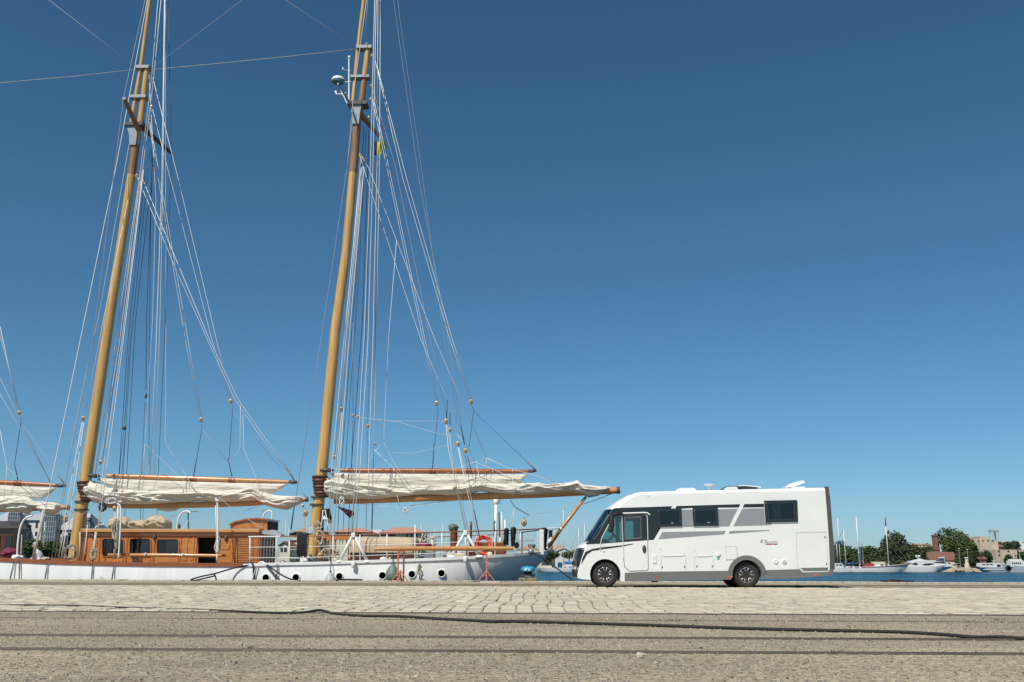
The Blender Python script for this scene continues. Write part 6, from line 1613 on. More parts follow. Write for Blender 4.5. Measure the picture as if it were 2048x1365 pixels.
def winrow(parent, x0, x1, z, h, y, n, mat='far_dark', gap=.3):
    w = (x1 - x0) / n
    for k in range(n):
        mb = MB(); mb.cbox((x0 + k * w + w * gap / 2, y - .03, z), (x0 + (k + 1) * w - w * gap / 2, y + .04, z + h), .02); mb.build('window', mat, parent)
def pmast(root, px, py0, py1, Y, w=.16, mat='far_white', top=None):
    a, b = P(px, py0, Y), P(px, py1, Y)
    h = b.z
    mb = MB(); mb.tube([(a.x, Y, a.z), (a.x, Y, h)], [w, w * .8], 8); m_ = mb.build('mast', mat, root, smooth=True)
    if top:
        mb = MB(); mb.tube([(a.x, Y - .02, h), (a.x, Y - .02, h - (h - a.z) * .2)], w * 1.15, 8); mb.build('mast_top', top, m_, smooth=True)
    return a.x, h
def wire(root, a, b, w=.035, mat='wire_grey'):
    MB().tube([a, b], w, 4).build('stay', mat, root)

YB = 322.0
# moored ketch with red trim
k_, x, rows = far_boat('moored_ketch', 1752, YB, 21, 4.2, 1.55, 1, 'white sailing ketch with red sheer stripe and red topped mast', 'sailboat', stripe='far_red', sheer=1.1)
zd = WATER + 1.6
house(k_, x + 2.2, YB - .2, zd - .1, 3.4, 2.4, .95, .3, 'far_white', 'wheelhouse'); winrow(k_, x + .8, x + 3.6, zd + .3, .42, YB - 1.42, 2)
house(k_, x - 2.2, YB, zd - .1, 2.8, 2.4, 1.1, .1, 'far_red', 'red_awning')
house(k_, x + .4, YB, zd - .1, 1.6, 2.2, .7, .1, 'far_white', 'coach_roof')
mx, mh = pmast(k_, 1777.5, 1128, 1034, YB, .17, 'far_white', 'far_red')
wire(k_, (mx, YB, mh - 5), (rows[-1][0][0], YB, zd + 1)); wire(k_, (mx, YB, mh - 8), (rows[-1][0][0] - 1.2, YB, zd + .8))
mb = MB(); mb.tube([(rows[-1][0][0] - .6, YB, zd + .6), (rows[-1][0][0] + 1.6, YB, zd + 1.1)], .09, 6); mb.build('bowsprit', 'trunk', k_)
pmast(k_, 1727, 1128, 1087, YB, .13)
b_, x, rows = far_boat('white_sailboat', 1712, YB - 4, 13, 3.4, 1.1, -1, 'white sloop with blue sail cover and tall pale mast by the ketch', 'sailboat')
mx, mh = pmast(b_, 1719.5, 1135, 1034, YB - 4, .19); pmast(b_, 1722, 1130, 1082, YB - 3, .09)
mb = MB(); mb.tube([(mx - .4, YB - 4, WATER + 2.6), (mx - 5, YB - 4, WATER + 2.4)], [.34, .2], 8); mb.build('sail_cover', 'far_blue', b_, smooth=True)
house(b_, x - 1, YB - 4.2, WATER + 1.05, 5, 2, .5, .3, 'far_white'); winrow(b_, x - 3, x + 1, WATER + 1.15, .22, YB - 5.22, 2)
mb = MB(); mb.ell((mx, YB - 4.1, P(1719, 1106, YB).z), (.35, .3, .12), 10, 6); mb.build('radar', 'far_white', b_)
b_, x, rows = far_boat('white_sailboat', 1690, YB + 3, 10, 3.2, 1.0, 1, 'small white yacht with grey boom tent behind the motorhome tail', 'sailboat', hullmat='far_white')
mx, mh = pmast(b_, 1692, 1130, 1059, YB + 3, .13); pmast(b_, 1681.5, 1135, 1037, YB + 2, .13)
wire(b_, (mx, YB + 3, mh), (mx - 2.2, YB + 3, P(1680, 1083, YB).z), .05, 'wire_dark')
house(b_, x - .5, YB + 3, WATER + .95, 5, 1.8, .8, .6, 'slate', 'boom_tent')
b_, x, rows = far_boat('white_motorboat', 1668, YB - 5, 9, 3, 1.3, -1, 'white motorboat whose bow shows just past the motorhome tail', 'motorboat')
house(b_, x + 1, YB - 5.4, WATER + 1.2, 3.4, 2, 1.4, .5, 'far_white'); winrow(b_, x + .2, x + 2.2, WATER + 1.9, .4, YB - 6.44, 2)
mb = MB(); mb.box((x + .0, YB - 6.2, WATER + 2.9), (x + 3.2, YB - 4.2, WATER + 3.05)); mb.build('bimini', 'far_blue', b_)
mx, mh = pmast(b_, 1675.5, 1125, 1088, YB - 5, .1); pmast(b_, 1671, 1130, 1036, YB - 4, .07, 'wire_grey')
mb = MB(); a = P(1680, 1086, YB - 5); mb.ell((a.x, YB - 5, a.z), (.5, .2, .55), 8, 6, .5, 3); mb.build('folded_flag', 'far_blue', b_)
# motor yacht
YY = 326.0
y_, x, rows = far_boat('motor_yacht', 1866, YY, 17.6, 4.8, 1.75, 1, 'large white motor yacht with dark saloon windows and radar mast', 'yacht', rake=.42, stern=.9, sheer=.9)
z0 = WATER + 1.75
def ypoly(pts, y0, y1, mat, name):
    mb = MB(); mb.prism([(P(a, b, YY).x, P(a, b, YY).z) for a, b in pts], YY + y0, YY + y1); return mb.build(name, mat, y_)
ypoly([(1817, 1133), (1820, 1124), (1848, 1121), (1880, 1124), (1900, 1131), (1907, 1134)], -2.0, 2.0, 'far_white', 'superstructure')
ypoly([(1838, 1131), (1846, 1127.5), (1858, 1127), (1864, 1129), (1852, 1131.5)], -2.06, -1.98, 'far_dark', 'saloon_window')
ypoly([(1860, 1125.5), (1870, 1123.8), (1884, 1124.6), (1888, 1127.5), (1872, 1126.5)], -2.06, -1.98, 'far_dark', 'bridge_window')
ypoly([(1816, 1124), (1836, 1119), (1852, 1121), (1868, 1121.5), (1868, 1124), (1836, 1125), (1816, 1126)], -1.7, 1.7, 'far_white', 'flybridge')
ypoly([(1834, 1120), (1838, 1117.5), (1846, 1120)], -.8, .8, 'far_white', 'radar_arch')
for dx in (-.5, .4):
    mb = MB(); q = P(1836, 1113, YY); mb.ell((q.x + dx, YY, q.z), (.34, .3, .36), 12, 8); mb.build('radome', 'far_white', y_, smooth=True)
mb = MB(); q = P(1836, 1119, YY); mb.tube([(q.x, YY, q.z), (q.x, YY, q.z + .8)], .12, 6); mb.build('radar_post', 'far_white', y_)
for px in (1866.5, 1873.5, 1877, 1885.5, 1889):
    q = P(px, 1136.5, YY - 2.3); mb = MB(); mb.lathe([(.17, -.02), (0, -.04)], (q.x, YY - 2.33, q.z), 'y', 10); mb.build('porthole', 'far_dark', y_)
ypoly([(1819, 1130), (1828, 1125), (1832, 1131)], -2.05, -1.99, 'far_dark', 'aft_window')
fl = thing('blue_flag', P(1880, 1130, YY - 1), 'blue flag with white stripe flying over the motor yacht', 'flag')
mb = MB(); a, b = P(1878, 1122.5, YY - 1), P(1888, 1115, YY - 1); mb.box((a.x, YY - 1.03, a.z), (b.x, YY - .97, b.z - .25)); mb.build('flag_cloth', 'far_blue', fl)
mb = MB(); mb.box((a.x, YY - 1.03, b.z - .25), (b.x, YY - .97, b.z + .05)); mb.build('flag_stripe', 'far_white', fl)
mb = MB(); mb.tube([(b.x + .06, YY - 1, a.z - 1.0), (b.x + .06, YY - 1, b.z + .5)], .06, 6); mb.build('flag_pole', 'white_metal', fl)
# cabin cruiser and fishing boat
c_, x, rows = far_boat('cabin_cruiser', 1981, YY, 10.4, 3.6, 1.5, -1, 'white and pale blue cabin cruiser with row of dark windows', 'motorboat', hullmat='far_hull_grey', stern=.9, rake=.3)
house(c_, x - .4, YY, WATER + 1.45, 6.6, 2.9, 1.35, .5, 'far_white'); winrow(c_, x - 3.1, x + .4, WATER + 2.2, .32, YY - 1.5, 3); winrow(c_, x + 1.3, x + 2.9, WATER + 1.6, .75, YY - 1.48, 1)
mb = MB(); mb.tube([(r[1][0], r[1][1] - .03, r[1][2]) for r in rows], .10, 4); mb.build('rubbing_band', 'far_white', c_)
mb = MB(); mb.tube([(x + 1.4, YY, WATER + 2.7), (x + 1.4, YY, WATER + 4.6)], .06, 6); mb.tube([(x + .6, YY, WATER + 3.6), (x + 2.4, YY, WATER + 3.6)], .05, 6); mb.build('aerial_frame', 'far_white', c_)
f_, x, rows = far_boat('fishing_boat', 2040, YY - 4, 11, 3.8, 1.75, -1, 'blue grey fishing boat with white square wheelhouse and aerials', 'fishing boat', hullmat='far_hull_grey', sheer=.8)
house(f_, x - 1.2, YY - 4.2, WATER + 1.6, 4.6, 2.6, 1.9, .3, 'far_white', 'wheelhouse'); winrow(f_, x - 3.0, x + .0, WATER + 2.5, .45, YY - 5.55, 5)
house(f_, x - 1.2, YY - 4.2, WATER + 3.5, 3.4, 2.2, .5, .3, 'far_white', 'upper_deck')
for dx, h in ((-1.6, 5.2), (-.6, 6.6), (.4, 5.8)):
    mb = MB(); mb.tube([(x + dx, YY - 4, WATER + 3.5), (x + dx, YY - 4, WATER + h)], .06, 5); mb.build('aerial', 'far_white', f_)
mb = MB(); q = P(2016, 1137, YY - 6); mb.lathe([(.75, -.25), (.95, 0), (.75, .25), (.45, .25), (.4, 0), (.45, -.25)], (q.x, YY - 6.3, q.z), 'y', 18)
mb.build('tyre_fender', 'matt_black', label='big black tyre fender hung between the cruiser and the fishing boat', cat='tyre')
b_, x, rows = far_boat('white_dinghy', 2003, YY + 5, 5, 2, 1.0, 1, 'small white day boat tucked behind the cabin cruiser', 'boat')
house(b_, x, YY + 5, WATER + .9, 3, 1.5, 1.8, .5, 'far_white')
# white yacht in the gap under the stern
YG = 296.0
g_, x, rows = far_boat('white_yacht', 1120, YG, 17, 4, 1.05, -1, 'long low white yacht with blue deck gear moored across the water', 'sailboat', sheer=.3)
zz = WATER + 1.1
house(g_, x + 3, YG, zz - .1, 6, 2.4, .6, .6, 'far_white', 'coach_roof'); winrow(g_, x + .8, x + 5, zz + .08, .22, YG - 1.24, 3)
mb = MB(); a = P(1120, 1133, YG - 1); mb.cbox((a.x - .7, YG - 1.3, zz), (a.x + .7, YG - .5, zz + 1.5), .1); mb.build('blue_locker', 'far_blue', g_)
mb = MB(); a = P(1106, 1133, YG - 1); mb.cbox((a.x - .4, YG - 1.3, zz), (a.x + .4, YG - .5, zz + .7), .1); mb.build('blue_bag', 'far_blue', g_)
mx, mh = pmast(g_, 1127.5, 1132, 1018, YG, .11)
house(g_, x - 4, YG, zz - .1, 4, 2.2, .7, .3, 'far_cream', 'deck_cover')
for k, (px, top, yy, hh, lab) in enumerate(((1158, 1057, 300, 9, 'white sloop with lattice of stays just ahead of the motorhome'), (1170, 1046, 303, 9, 'white sloop half hidden by the motorhome windscreen'), (1110, 1062, 312, 8, 'distant sloop with thin mast behind the long low white yacht'), (1075, 1055, 318, 8, 'distant sloop masked by the schooner stern rail'))):
    b_, x, rows = far_boat('moored_sloop', px, yy, hh, 2.8, .95, 1 if k % 2 else -1, lab, 'sailboat', group=None)
    mx, mh = pmast(b_, px, 1135, top, yy, .09, 'far_white')
    wire(b_, (mx, yy, mh), (x - hh / 2, yy, WATER + 1.2)); wire(b_, (mx, yy, mh), (x + hh / 2, yy, WATER + 1.2))
    mb = MB(); mb.box((mx - 1.0, yy - .04, WATER + (mh - WATER) * .6), (mx + 1.0, yy + .04, WATER + (mh - WATER) * .6 + .08)); mb.build('spreader', 'far_white', b_)
for k, (px, top) in enumerate(((567, 1040), (574, 1058), (840, 1045), (868, 1056), (884, 1047), (892, 1060), (903, 1052), (1028, 1060), (1040, 1050))):
    yy = 314
    b_, x, rows = far_boat('distant_sloop', px, yy, 8, 2.6, .9, 1 if k % 2 else -1, 'distant white sloop showing only its thin mast above the schooner rail', 'sailboat', group='masts across the harbour')
    pmast(b_, px, 1135, top, yy, .07, 'far_white')

# --- trees
def crown(mb, lobes, n, size, seed):
    rr = random.Random(seed)
    tot = sum(l[3] * l[5] for l in lobes)
    for cx, cy, cz, rx, ry, rz in lobes:
        m_ = int(n * rx * rz / tot)
        for k in range(m_):
            u = rr.uniform(-1, 1); a = rr.random() * 6.283
            s = math.sqrt(1 - u * u)
            d = Vector((s * math.cos(a), s * math.sin(a), u))
            rad = (0.62 + 0.42 * rr.random()) * (1 + .22 * noise.noise(d * 2.6 + Vector((cx, cz, seed))))
            p = Vector((cx + d.x * rx * rad, cy + d.y * ry * rad, cz + d.z * rz * rad))
            q = size * rr.uniform(.55, 1.25)
            t1 = Vector((rr.uniform(-1, 1), rr.uniform(-1, 1), rr.uniform(-1, 1))).normalized()
            nn = (d + t1 * .9).normalized()
            e1 = nn.cross(Vector((0, 0, 1)) + t1 * .3).normalized(); e2 = nn.cross(e1)
            mb.add([p - e1 * q, p - e2 * q * .6 + nn * q * .15, p + e1 * q, p + e2 * q * .6 + nn * q * .15], [(0, 1, 2, 3)])
def tree(name, px, base, top, wpx, Y, label, mat, seed, n=1800, size=.42, nl=7, group='trees on the far bank', flat=1.0, trunk_r=.28, low=.28):
    rr = random.Random(seed)
    b, t = P(px, base, Y), P(px, top, Y)
    H = t.z - b.z; Wd = (P(px + wpx / 2, base, Y).x - b.x)
    root = thing(name, (b.x, Y, b.z), label, 'tree', group)
    hb = H * low
    lobes = [(b.x, Y, b.z + hb + (H - hb) * .5, Wd * .74, Wd * .74, (H - hb) * .52)]
    for k in range(nl):
        a = 6.283 * k / nl + rr.uniform(-.4, .4); r = rr.uniform(.40, .62)
        h = rr.uniform(.18, .80)
        s = rr.uniform(.30, .46)
        taper = 1 - .45 * max(0, h - .45)
        lobes.append((b.x + Wd * r * math.cos(a) * taper, Y + Wd * r * math.sin(a) * taper, b.z + hb + (H - hb) * h, Wd * s, Wd * s, (H - hb) * s * .62 * flat))
    mb = MB(); crown(mb, lobes, n, size, seed); mb.build('crown', mat, root)
    mb = MB(); mb.tube([(b.x, Y, b.z - .4), (b.x + .1, Y, b.z + hb), (b.x, Y, b.z + H * .6)], [trunk_r, trunk_r * .8, trunk_r * .3], 8)
    for k in range(5):
        a = 6.283 * k / 5; mb.tube([(b.x, Y, b.z + hb * .9), (b.x + Wd * .5 * math.cos(a), Y + Wd * .5 * math.sin(a), b.z + H * .55)], [trunk_r * .5, trunk_r * .15], 5)
    mb.build('trunk', 'trunk', root, smooth=True)
    return root
TL = (('tall dark evergreen crown rising above the sailboat masts', 1790, 1130, 1064, 62, 360, 'leaf_dark', 3200), ('wide low evergreen behind the white sloop mast', 1735, 1132, 1092, 60, 356, 'leaf_dark', 2200), ('low bushy evergreen behind the ketch bow', 1822, 1132, 1087, 56, 354, 'leaf_dark', 2200), ('dense low evergreen between the ketch masts', 1768, 1134, 1096, 54, 350, 'leaf_dark', 2000), ('low dark tree beside the motor yacht stern', 1838, 1134, 1094, 44, 352, 'leaf_dark', 1600), ('evergreen showing beside the motorhome tail', 1682, 1134, 1082, 40, 352, 'leaf_dark', 1600), ('thin topped evergreen next to the motorhome tail tree', 1702, 1134, 1093, 40, 350, 'leaf_mid', 1500),
      ('huge round leafy tree behind the red tiled shed', 1914, 1132, 1058, 76, 372, 'leaf_mid', 4200), ('leafy tree spreading to the right of the tiled shed', 1938, 1134, 1078, 54, 366, 'leaf_mid', 2600), ('small tree left of the brick chimney', 1858, 1122, 1090, 34, 392, 'leaf_mid', 1200), ('tree in front of the pale silo corner', 1974, 1132, 1101, 30, 362, 'leaf_dark', 1200), ('tree before the white block on the skyline', 2024, 1112, 1084, 44, 420, 'leaf_dark', 1500), ('tree at the foot of the ruined low building', 2046, 1134, 1104, 34, 350, 'leaf_mid', 1200), ('small tree over the wall of the low building', 2020, 1136, 1110, 24, 352, 'leaf_mid', 800), ('low bush under the tall evergreen beside the cream wall', 1782, 1138, 1112, 50, 345, 'leaf_dark', 1300), ('low bush beneath the thin topped evergreen', 1718, 1138, 1108, 46, 346, 'leaf_dark', 1300), ('dark bush at the foot of the wide low evergreen', 1750, 1138, 1110, 44, 346, 'leaf_dark', 1200), ('dark bush behind the motor yacht radar', 1832, 1138, 1108, 46, 347, 'leaf_dark', 1300), ('dark bush below the huge round tree', 1930, 1138, 1106, 44, 349, 'leaf_dark', 1300), ('dark bush between lamp posts and silo', 1950, 1138, 1102, 34, 352, 'leaf_dark', 1200))
for k, (lab, px, ba, to, w, Y, mt, nq) in enumerate(TL):
    tree('far_tree', px, ba, to, w, Y, lab, mt, 40 + k, nq, .46, low=.06)
for k, (px, w, lab) in enumerate(((1107, 24, 'umbrella pine on left before the white marquee roof'), (1138, 30, 'umbrella pine on right before the white marquee roof'), (1152, 20, 'umbrella pine beside the motorhome nose'))):
    Y = 330
    b = P(px, 1136, Y); root = thing('umbrella_pine', (b.x, Y, b.z), lab, 'tree', 'umbrella pines')
    ccz = P(px, 1110, Y).z; Wd = w / 2 / 6.0
    mb = MB(); crown(mb, [(b.x, Y, ccz, Wd, Wd, 1.15), (b.x - Wd * .4, Y, ccz - .2, Wd * .6, Wd * .6, .8), (b.x + Wd * .4, Y, ccz + .2, Wd * .6, Wd * .6, .8)], 900, .3, 90 + k); mb.build('crown', 'leaf_mid', root)
    mb = MB(); mb.tube([b - Vector((0, 0, .4)), (b.x + .2, Y, ccz)], [.25, .15], 7); mb.build('trunk', 'trunk', root)
for k, (px, to, w) in enumerate(((62, 1079, 44), (95, 1082, 50), (128, 1083, 44), (150, 1085, 40))):
    tree('hedge_tree', px, 1130, to, w, 226, ('leafy green tree showing under the fore sail beside the pink panels', 'leafy green tree behind the crouching person', 'leafy green tree behind the hanging rope coil', 'leafy green tree behind the mainmast foot')[k], 'leaf_mid', 120 + k, 1500, .30, group='trees behind the schooner')
for k, px in enumerate((590, 690, 1095)):
    tree('waterside_tree', px, 1134, 1100, 40, 300, ('dark tree behind the black rope hank', 'dark tree showing through the rails abaft the mizzenmast', 'dark tree behind the schooner stern')[k], 'leaf_dark', 140 + k, 900, .35, group='trees behind the schooner')

# --- far buildings
def bl(px, py, Y): return P(px, py, Y)
def building(name, x0, x1, base, eave, Y, dep, wall, label, roof=None, ridge=None, rmat='far_tile', wins=(), wmat='far_dark', gable=False, over=.4, cat='building', flat_par=None, group=None):
    a, b = P(x0, base, Y), P(x1, eave, Y)
    root = thing(name, ((a.x + b.x) / 2, Y + dep / 2, min(a.z, 0) - .5), label, cat, group)
    mb = MB()
    if gable and ridge:
        r = P((x0 + x1) / 2, ridge, Y)
        mb.prism([(a.x, a.z - .5), (b.x, a.z - .5), (b.x, b.z), (r.x, r.z - .15), (a.x, b.z)], Y, Y + dep)
    else:
        mb.box((a.x, Y, a.z - .5), (b.x, Y + dep, b.z))
    mb.build('wall', wall, root)
    if ridge:
        r = P((x0 + x1) / 2, ridge, Y)
        mb = MB()
        if gable:
            mb.prism([(a.x - over, b.z - .15), (r.x, r.z), (b.x + over, b.z - .15), (b.x + over, b.z + .1), (r.x, r.z + .28), (a.x - over, b.z + .1)], Y - over, Y + dep + over)
        elif roof == 'hip':
            h = (b.x - a.x) * .28
            vs = [(a.x - over, Y - over, b.z), (b.x + over, Y - over, b.z), (b.x + over, Y + dep + over, b.z), (a.x - over, Y + dep + over, b.z), (a.x + h, Y + dep / 2, r.z), (b.x - h, Y + dep / 2, r.z)]
            mb.add(vs, [(0, 1, 5, 4), (1, 2, 5), (2, 3, 4, 5), (3, 0, 4), (0, 3, 2, 1)])
        else:
            vs = [(a.x - over, Y - over, b.z), (b.x + over, Y - over, b.z), (b.x + over, Y + dep + over, b.z), (a.x - over, Y + dep + over, b.z), (a.x - over, Y + dep / 2, r.z), (b.x + over, Y + dep / 2, r.z)]
            mb.add(vs, [(0, 1, 5, 4), (1, 2, 5), (2, 3, 4, 5), (3, 0, 4), (0, 3, 2, 1)])
        mb.build('roof', rmat, root)
    for q in wins:
        p, s = P(q[0], q[3], Y), P(q[2], q[1], Y)
        mt = q[4] if len(q) > 4 else wmat
        mb = MB(); mb.cbox((p.x, Y - .10, p.z), (s.x, Y + .05, s.z), .03); mb.build('window' if mt == wmat else 'panel', mt, root)
    return root
# right bank
ch = thing('brick_chimney', P(1874, 1130, 376), 'tall square brown brick chimney rising above the tiled shed', 'chimney')
a, b = P(1869.5, 1085, 376), P(1877.5, 1085, 376)
b.z = P(1874, 1070, 376).z
mb = MB(); mb.add([(a.x - .2, 376, -.5), (b.x + .3, 376, -.5), (b.x + .3, 378.4, -.5), (a.x - .2, 378.4, -.5), (a.x - .1, 376.2, b.z), (b.x + .1, 376.2, b.z), (b.x + .1, 378.2, b.z), (a.x - .1, 378.2, b.z)], [(0, 3, 2, 1), (4, 5, 6, 7), (0, 1, 5, 4), (1, 2, 6, 5), (2, 3, 7, 6), (3, 0, 4, 7)]); mb.build('shaft', 'far_brick', ch)
mb = MB(); mb.box((a.x - .3, 376, b.z - .6), (b.x + .3, 378.4, b.z)); mb.box((b.x - .9, 376.5, b.z), (b.x - .3, 377.5, b.z + .6)); mb.build('cap', 'far_brick', ch)
for z in (3.2, 6.0): 
    mb = MB(); mb.box((a.x - .22, 375.95, z), (b.x + .25, 378.45, z + .12)); mb.build('iron_band', 'dark_grey', ch)
building('tiled_shed', 1851, 1916, 1136, 1121, 352, 9, 'far_cream', 'low shed with dark red tiled roof behind the motor yacht', 'gable_x', 1104, 'far_tile', [(1896, 1126, 1900, 1130)])
si = building('grain_silo', 1951, 1996, 1132, 1080, 396, 12, 'far_concrete', 'pale concrete silo block with small square openings near top', wins=[(1955 + 9.6 * k, 1080.5, 1958 + 9.6 * k, 1083) for k in range(4)])
mb = MB(); a, b = P(1961, 1080, 396), P(1985, 1073, 396); mb.box((a.x, 399, a.z), (b.x, 406, b.z)); mb.build('penthouse', 'far_concrete', si)
mb = MB(); a, b = P(1995, 1132, 396), P(2003, 1083, 398); mb.box((a.x + .01, 398, -.5), (b.x, 407, b.z)); mb.build('side_block', 'far_brick', si)
for y in (1084, 1093, 1104):
    mb = MB(); q = P(1999, y, 397.5); mb.box((a.x + .1, 397.3, q.z), (b.x + .2, 398, q.z + .25)); mb.build('balcony', 'far_concrete', si)
wt = thing('water_tower', P(1988, 1078, 400), 'small water tower with flat tank on slim legs over silo', 'tower')
a, b = P(1981, 1063.5, 400), P(1995.5, 1059, 400)
mb = MB(); mb.cbox((a.x, 399, a.z), (b.x, 402, b.z), .1); mb.build('tank', 'slate', wt)
for sx in (a.x + .35, b.x - .35):
    for yy in (399.3, 401.7):
        mb = MB(); mb.tube([(sx, yy, P(1988, 1081, 400).z), (sx, yy, a.z)], .16, 6); mb.build('leg', 'slate', wt)
mb = MB(); mb.tube([(b.x - 1.2, 400.5, P(1988, 1080, 400).z), (b.x - 1.2, 400.5, a.z)], .12, 6); mb.build('pipe', 'slate', wt)
building('ruined_block', 1994, 2090, 1132, 1100, 388, 10, 'far_concrete', 'long low ruined concrete building with square dark openings', wins=[(1996, 1101, 1999, 1105), (2015, 1101, 2018, 1105), (2034, 1101, 2037, 1105), (1997, 1109, 2000, 1113), (2015, 1109, 2018, 1113), (2034, 1109, 2037, 1113)])
building('white_block', 2002, 2110, 1100, 1083, 520, 14, 'far_white', 'long white flat roofed block on the skyline', wins=[(2006 + 19 * k, 1084.5, 2018 + 19 * k, 1086) for k in range(5)])
building('skyline_house', 1836, 1862, 1100, 1090, 560, 10, 'far_cream', 'low cream house with tiled roof on the skyline between trees', 'gable_x', 1087, 'far_tile_pale')
building('low_wall', 1745, 1780, 1136, 1124, 343, 2, 'far_cream', 'low cream wall standing behind the ketch', cat='wall')
building('brick_wall', 1788, 1830, 1138, 1124, 344, 2, 'far_brick', 'low brown brick wall between ketch and motor yacht', cat='wall')
building('tiled_hut', 1961, 1972, 1132, 1119, 349, 4, 'far_brick', 'small brick hut with red roof behind the cabin cruiser', 'gable_x', 1113, 'far_tile', cat='hut')
for px, top, lab in ((1921.5, 1098, 'street lamp in front of the leafy tree, first past the shed'), (1938, 1100, 'street lamp standing beside the pale stone beacon')):
    Y = 346; a, b = P(px, 1138, Y), P(px, top, Y)
    root = thing('street_lamp', (a.x, Y, a.z), lab, 'street lamp', 'far bank lamps')
    mb = MB(); mb.tube([(a.x, Y, a.z - .5), (a.x, Y, b.z)], [.09, .06], 7); mb.build('pole', 'wire_grey', root)
    mb = MB(); mb.lathe([(.1, -.1), (.32, -.02), (.3, .05), (.05, .16)], (a.x, Y, b.z), 'z', 12); mb.build('lamp_head', 'far_white', root)
Y = 347; a, b = P(1962.5, 1136, Y), P(1962.5, 1073, Y)
root = thing('utility_pole', (a.x, Y, a.z), 'tall thin utility pole in front of the concrete silo', 'pole'); mb = MB(); mb.tube([(a.x, Y, a.z - .5), (a.x, Y, b.z)], [.12, .08], 7); mb.build('pole', 'far_brick', root); mb = MB(); mb.box((a.x - .9, Y - .05, b.z - .5), (a.x + .9, Y + .05, b.z - .38)); mb.build('cross_arm', 'far_brick', root)
Y = 337; a = P(1932.5, 1140, Y); t = P(1932.5, 1115, Y)
root = thing('stone_beacon', (a.x, Y, a.z), 'short pale stone beacon at the tip of the rocky jetty', 'beacon'); mb = MB(); mb.lathe([(.95, a.z - .5 - t.z), (.75, -2.2), (.5, -2.0), (.45, -.4), (.62, -.35), (.62, -.1), (.3, 0)], t, 'z', 14); mb.build('column', 'far_cream', root)
for k in range(26):
    px = 1914 + rnd.random() * 36; Y = rnd.uniform(326, 335); q = P(px, 1143.5 - rnd.uniform(0, 7) * (1 - abs(px - 1932) / 22), Y)
    mb = MB(); s = rnd.uniform(.5, 1.1); mb.ell((q.x, Y + 2, q.z - .1), (s * 1.3, s, s * .7), 8, 6, .5, k); mb.build('jetty_rock', 'bank_stone', label='pale boulder piled up at the end of the far jetty', cat='rock', group='jetty boulders')
# gap under the stern and behind the schooner
building('marquee', 1102, 1152, 1134, 1108, 338, 10, 'far_white', 'white peaked marquee behind the umbrella pines', ridge=1096, rmat='far_white', gable=True, cat='tent')
building('red_roof_house', 1096, 1134, 1120, 1100, 372, 12, 'far_cream', 'house with pale red roof above the white marquee', 'hip', 1091, 'far_tile_pale')
building('red_roof_house', 1140, 1176, 1120, 1104, 372, 12, 'far_cream', 'house with red roof peeping out by the motorhome nose', 'hip', 1098, 'far_tile')
building('cream_house', 1036, 1080, 1120, 1098, 370, 12, 'far_cream', 'cream house behind the stern winch', 'hip', 1092, 'far_tile_pale')
mb = MB(); Y = 318
for k in range(3):
    pass
tp = thing('blue_tarpaulin_boat', P(1140, 1143, 306), 'small boat under a bright blue tarpaulin by the motorhome nose', 'boat')
mb = MB(); a, b = P(1127, 1126, 306), P(1152, 1120, 306); mb.ell(((a.x + b.x) / 2, 306, a.z), ((b.x - a.x) / 2, 1.2, .5), 16, 8, .3, 3); mb.build('tarpaulin', 'tarp_blue', tp, smooth=True)
mb = MB(); boat_hull(mb, (a.x + b.x) / 2, 306, 5.5, 2.2, 2.0, 1); mb.build('hull', 'far_white', tp, smooth=True, auto=35)
building('hip_roof_villa', 762, 842, 1120, 1066, 262, 12, 'far_cream', 'cream villa with broad red hip roof behind the stern rail', 'hip', 1053.5, 'far_tile_pale', [(760.5, 1066, 791, 1073.5), (812, 1068, 816, 1075), (821, 1068, 825, 1075), (830, 1068, 834, 1075)], over=.9)
building('hip_roof_villa', 668, 736, 1120, 1065, 264, 12, 'far_cream', 'villa with red hip roof seen between the mizzen shrouds', 'hip', 1055, 'far_tile_pale', [(672, 1066, 684, 1074), (690, 1066, 704, 1074), (712, 1066, 726, 1074)], over=.9)
building('white_flat_roof_block', 738, 764, 1100, 1060, 276, 8, 'far_white', 'white flat roofed block between the two red roofed villas')
building('red_roof_villa', 584, 640, 1120, 1064, 258, 12, 'far_cream', 'villa with red roof and slatted balconies left of the mizzenmast', 'hip', 1055, 'far_tile_pale', [(578, 1066, 593, 1074, 'far_dark'), (578, 1081, 593, 1085, 'far_dark'), (578, 1089, 593, 1093, 'far_dark'), (579, 1097, 592, 1100, 'far_dark')], over=.7)
building('gable_house', 558, 579, 1120, 1092, 250, 8, 'far_cream', 'small cream gabled house with twin dark windows', ridge=1085, rmat='far_tile', gable=True, wins=[(561, 1096, 566, 1104), (568, 1096, 574, 1104)])
building('waterside_wall', 380, 1110, 1140, 1118, 300, 3, 'far_cream', 'long pale wall along the far waterside behind the schooner', cat='wall')
for k in range(16):
    x0 = 640 + k * 24; 
    if x0 > 1020: break
    building('quay_store', x0, x0 + rnd.uniform(12, 22), 1130, rnd.uniform(1098, 1108), 290 + k * .6, 5, rnd.choice(('far_cream', 'far_white', 'slate', 'far_concrete')), 'low waterside store glimpsed through the schooner rails', wins=[(x0 + 3, 1110, x0 + 6, 1114), (x0 + 8, 1110, x0 + 11, 1114)], group='waterside stores')
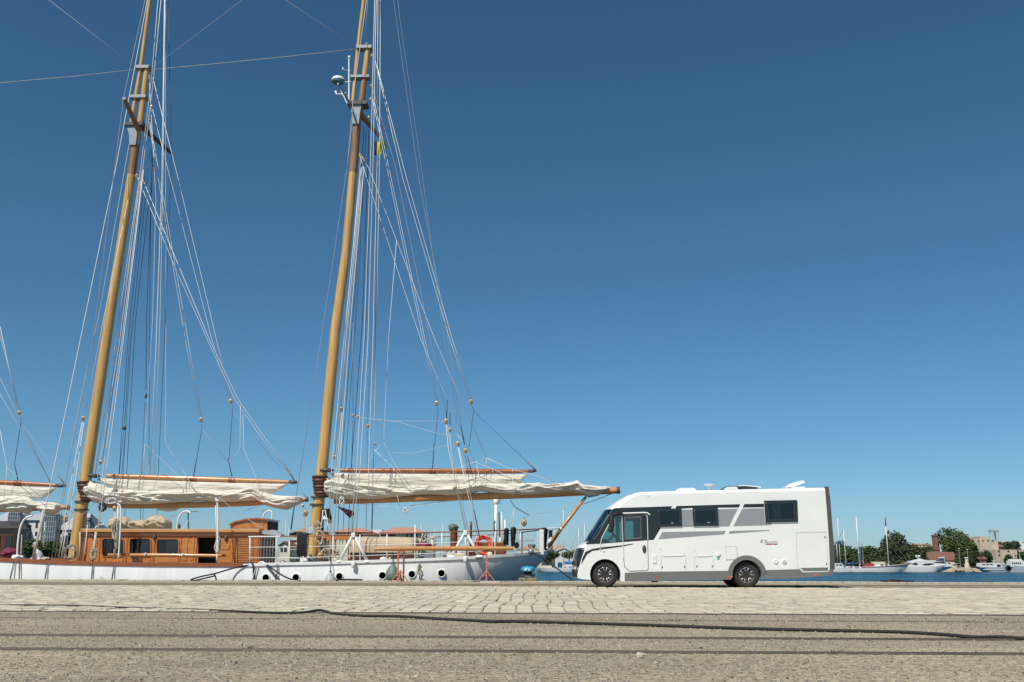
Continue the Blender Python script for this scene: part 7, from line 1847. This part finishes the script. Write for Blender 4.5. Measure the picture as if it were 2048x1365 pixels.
# grey slate building at the far left
gb = building('slate_roof_block', -40, 38, 1130, 1050, 240, 14, 'far_white', 'grey slate roofed apartment block with dark lattice at far left', 'hip', 1018, 'slate', [(-30, 1052, -20, 1070), (0, 1056, 8, 1066)])
gb2 = building('slate_roof_block', 40, 84, 1130, 1041, 236, 14, 'far_white', 'pale apartment block with slate roof and pink panels', 'gable_x', 1024, 'slate', [(71, 1043, 76.5, 1056), (70, 1064, 75, 1072), (58.5, 1050.5, 63, 1056), (58.5, 1057.5, 63, 1061.5), (54, 1050.5, 58.3, 1062, 'pink_panel'), (57.5, 1065, 63, 1078, 'pink_panel'), (68, 1080, 74, 1083)])
gb3 = building('slate_roof_block', 108, 168, 1130, 1060, 238, 14, 'far_white', 'pale apartment block with slate roof behind the mainmast', 'hip', 1024, 'slate', [(134, 1066, 146, 1084), (116, 1062, 124, 1068)])
def lattice(x0, x1, y0, y1, Y, nx, ny, label):
    a, b = P(x0, y1, Y), P(x1, y0, Y)
    root = thing('glazed_lattice', ((a.x + b.x) / 2, Y, 0), label, 'glazed facade', 'glazed lattice bays')
    mb = MB(); mb.prism([(a.x, -.5), (b.x, -.5), (b.x, b.z - 1.6), (b.x - 1.3, b.z), (a.x + .8, b.z), (a.x, b.z - .5)], Y + .1, Y + 3); mb.build('glazing', 'lattice_glass', root)
    for k in range(nx + 1):
        x = a.x + (b.x - a.x) * k / nx; mb = MB(); mb.box((x - .05, Y, -.5), (x + .05, Y + .09, b.z - (1.0 if k in (0, nx) else .1))); mb.build('mullion', 'slate', root)
    for k in range(ny):
        z = a.z + (b.z - a.z) * (k + .5) / ny; mb = MB(); mb.box((a.x, Y - .01, z - .05), (b.x, Y + .08, z + .05)); mb.build('transom', 'slate', root)
lattice(80, 113, 1029, 1090, 232, 6, 6, 'dark glazed lattice bay between the two slate roofed blocks')
lattice(14, 41, 1022, 1052, 232, 5, 4, 'dark glazed lattice bay over the dark forward deckhouse')
lattice(166, 180, 1036, 1062, 232, 3, 4, 'dark glazed lattice bay just right of the mainmast')
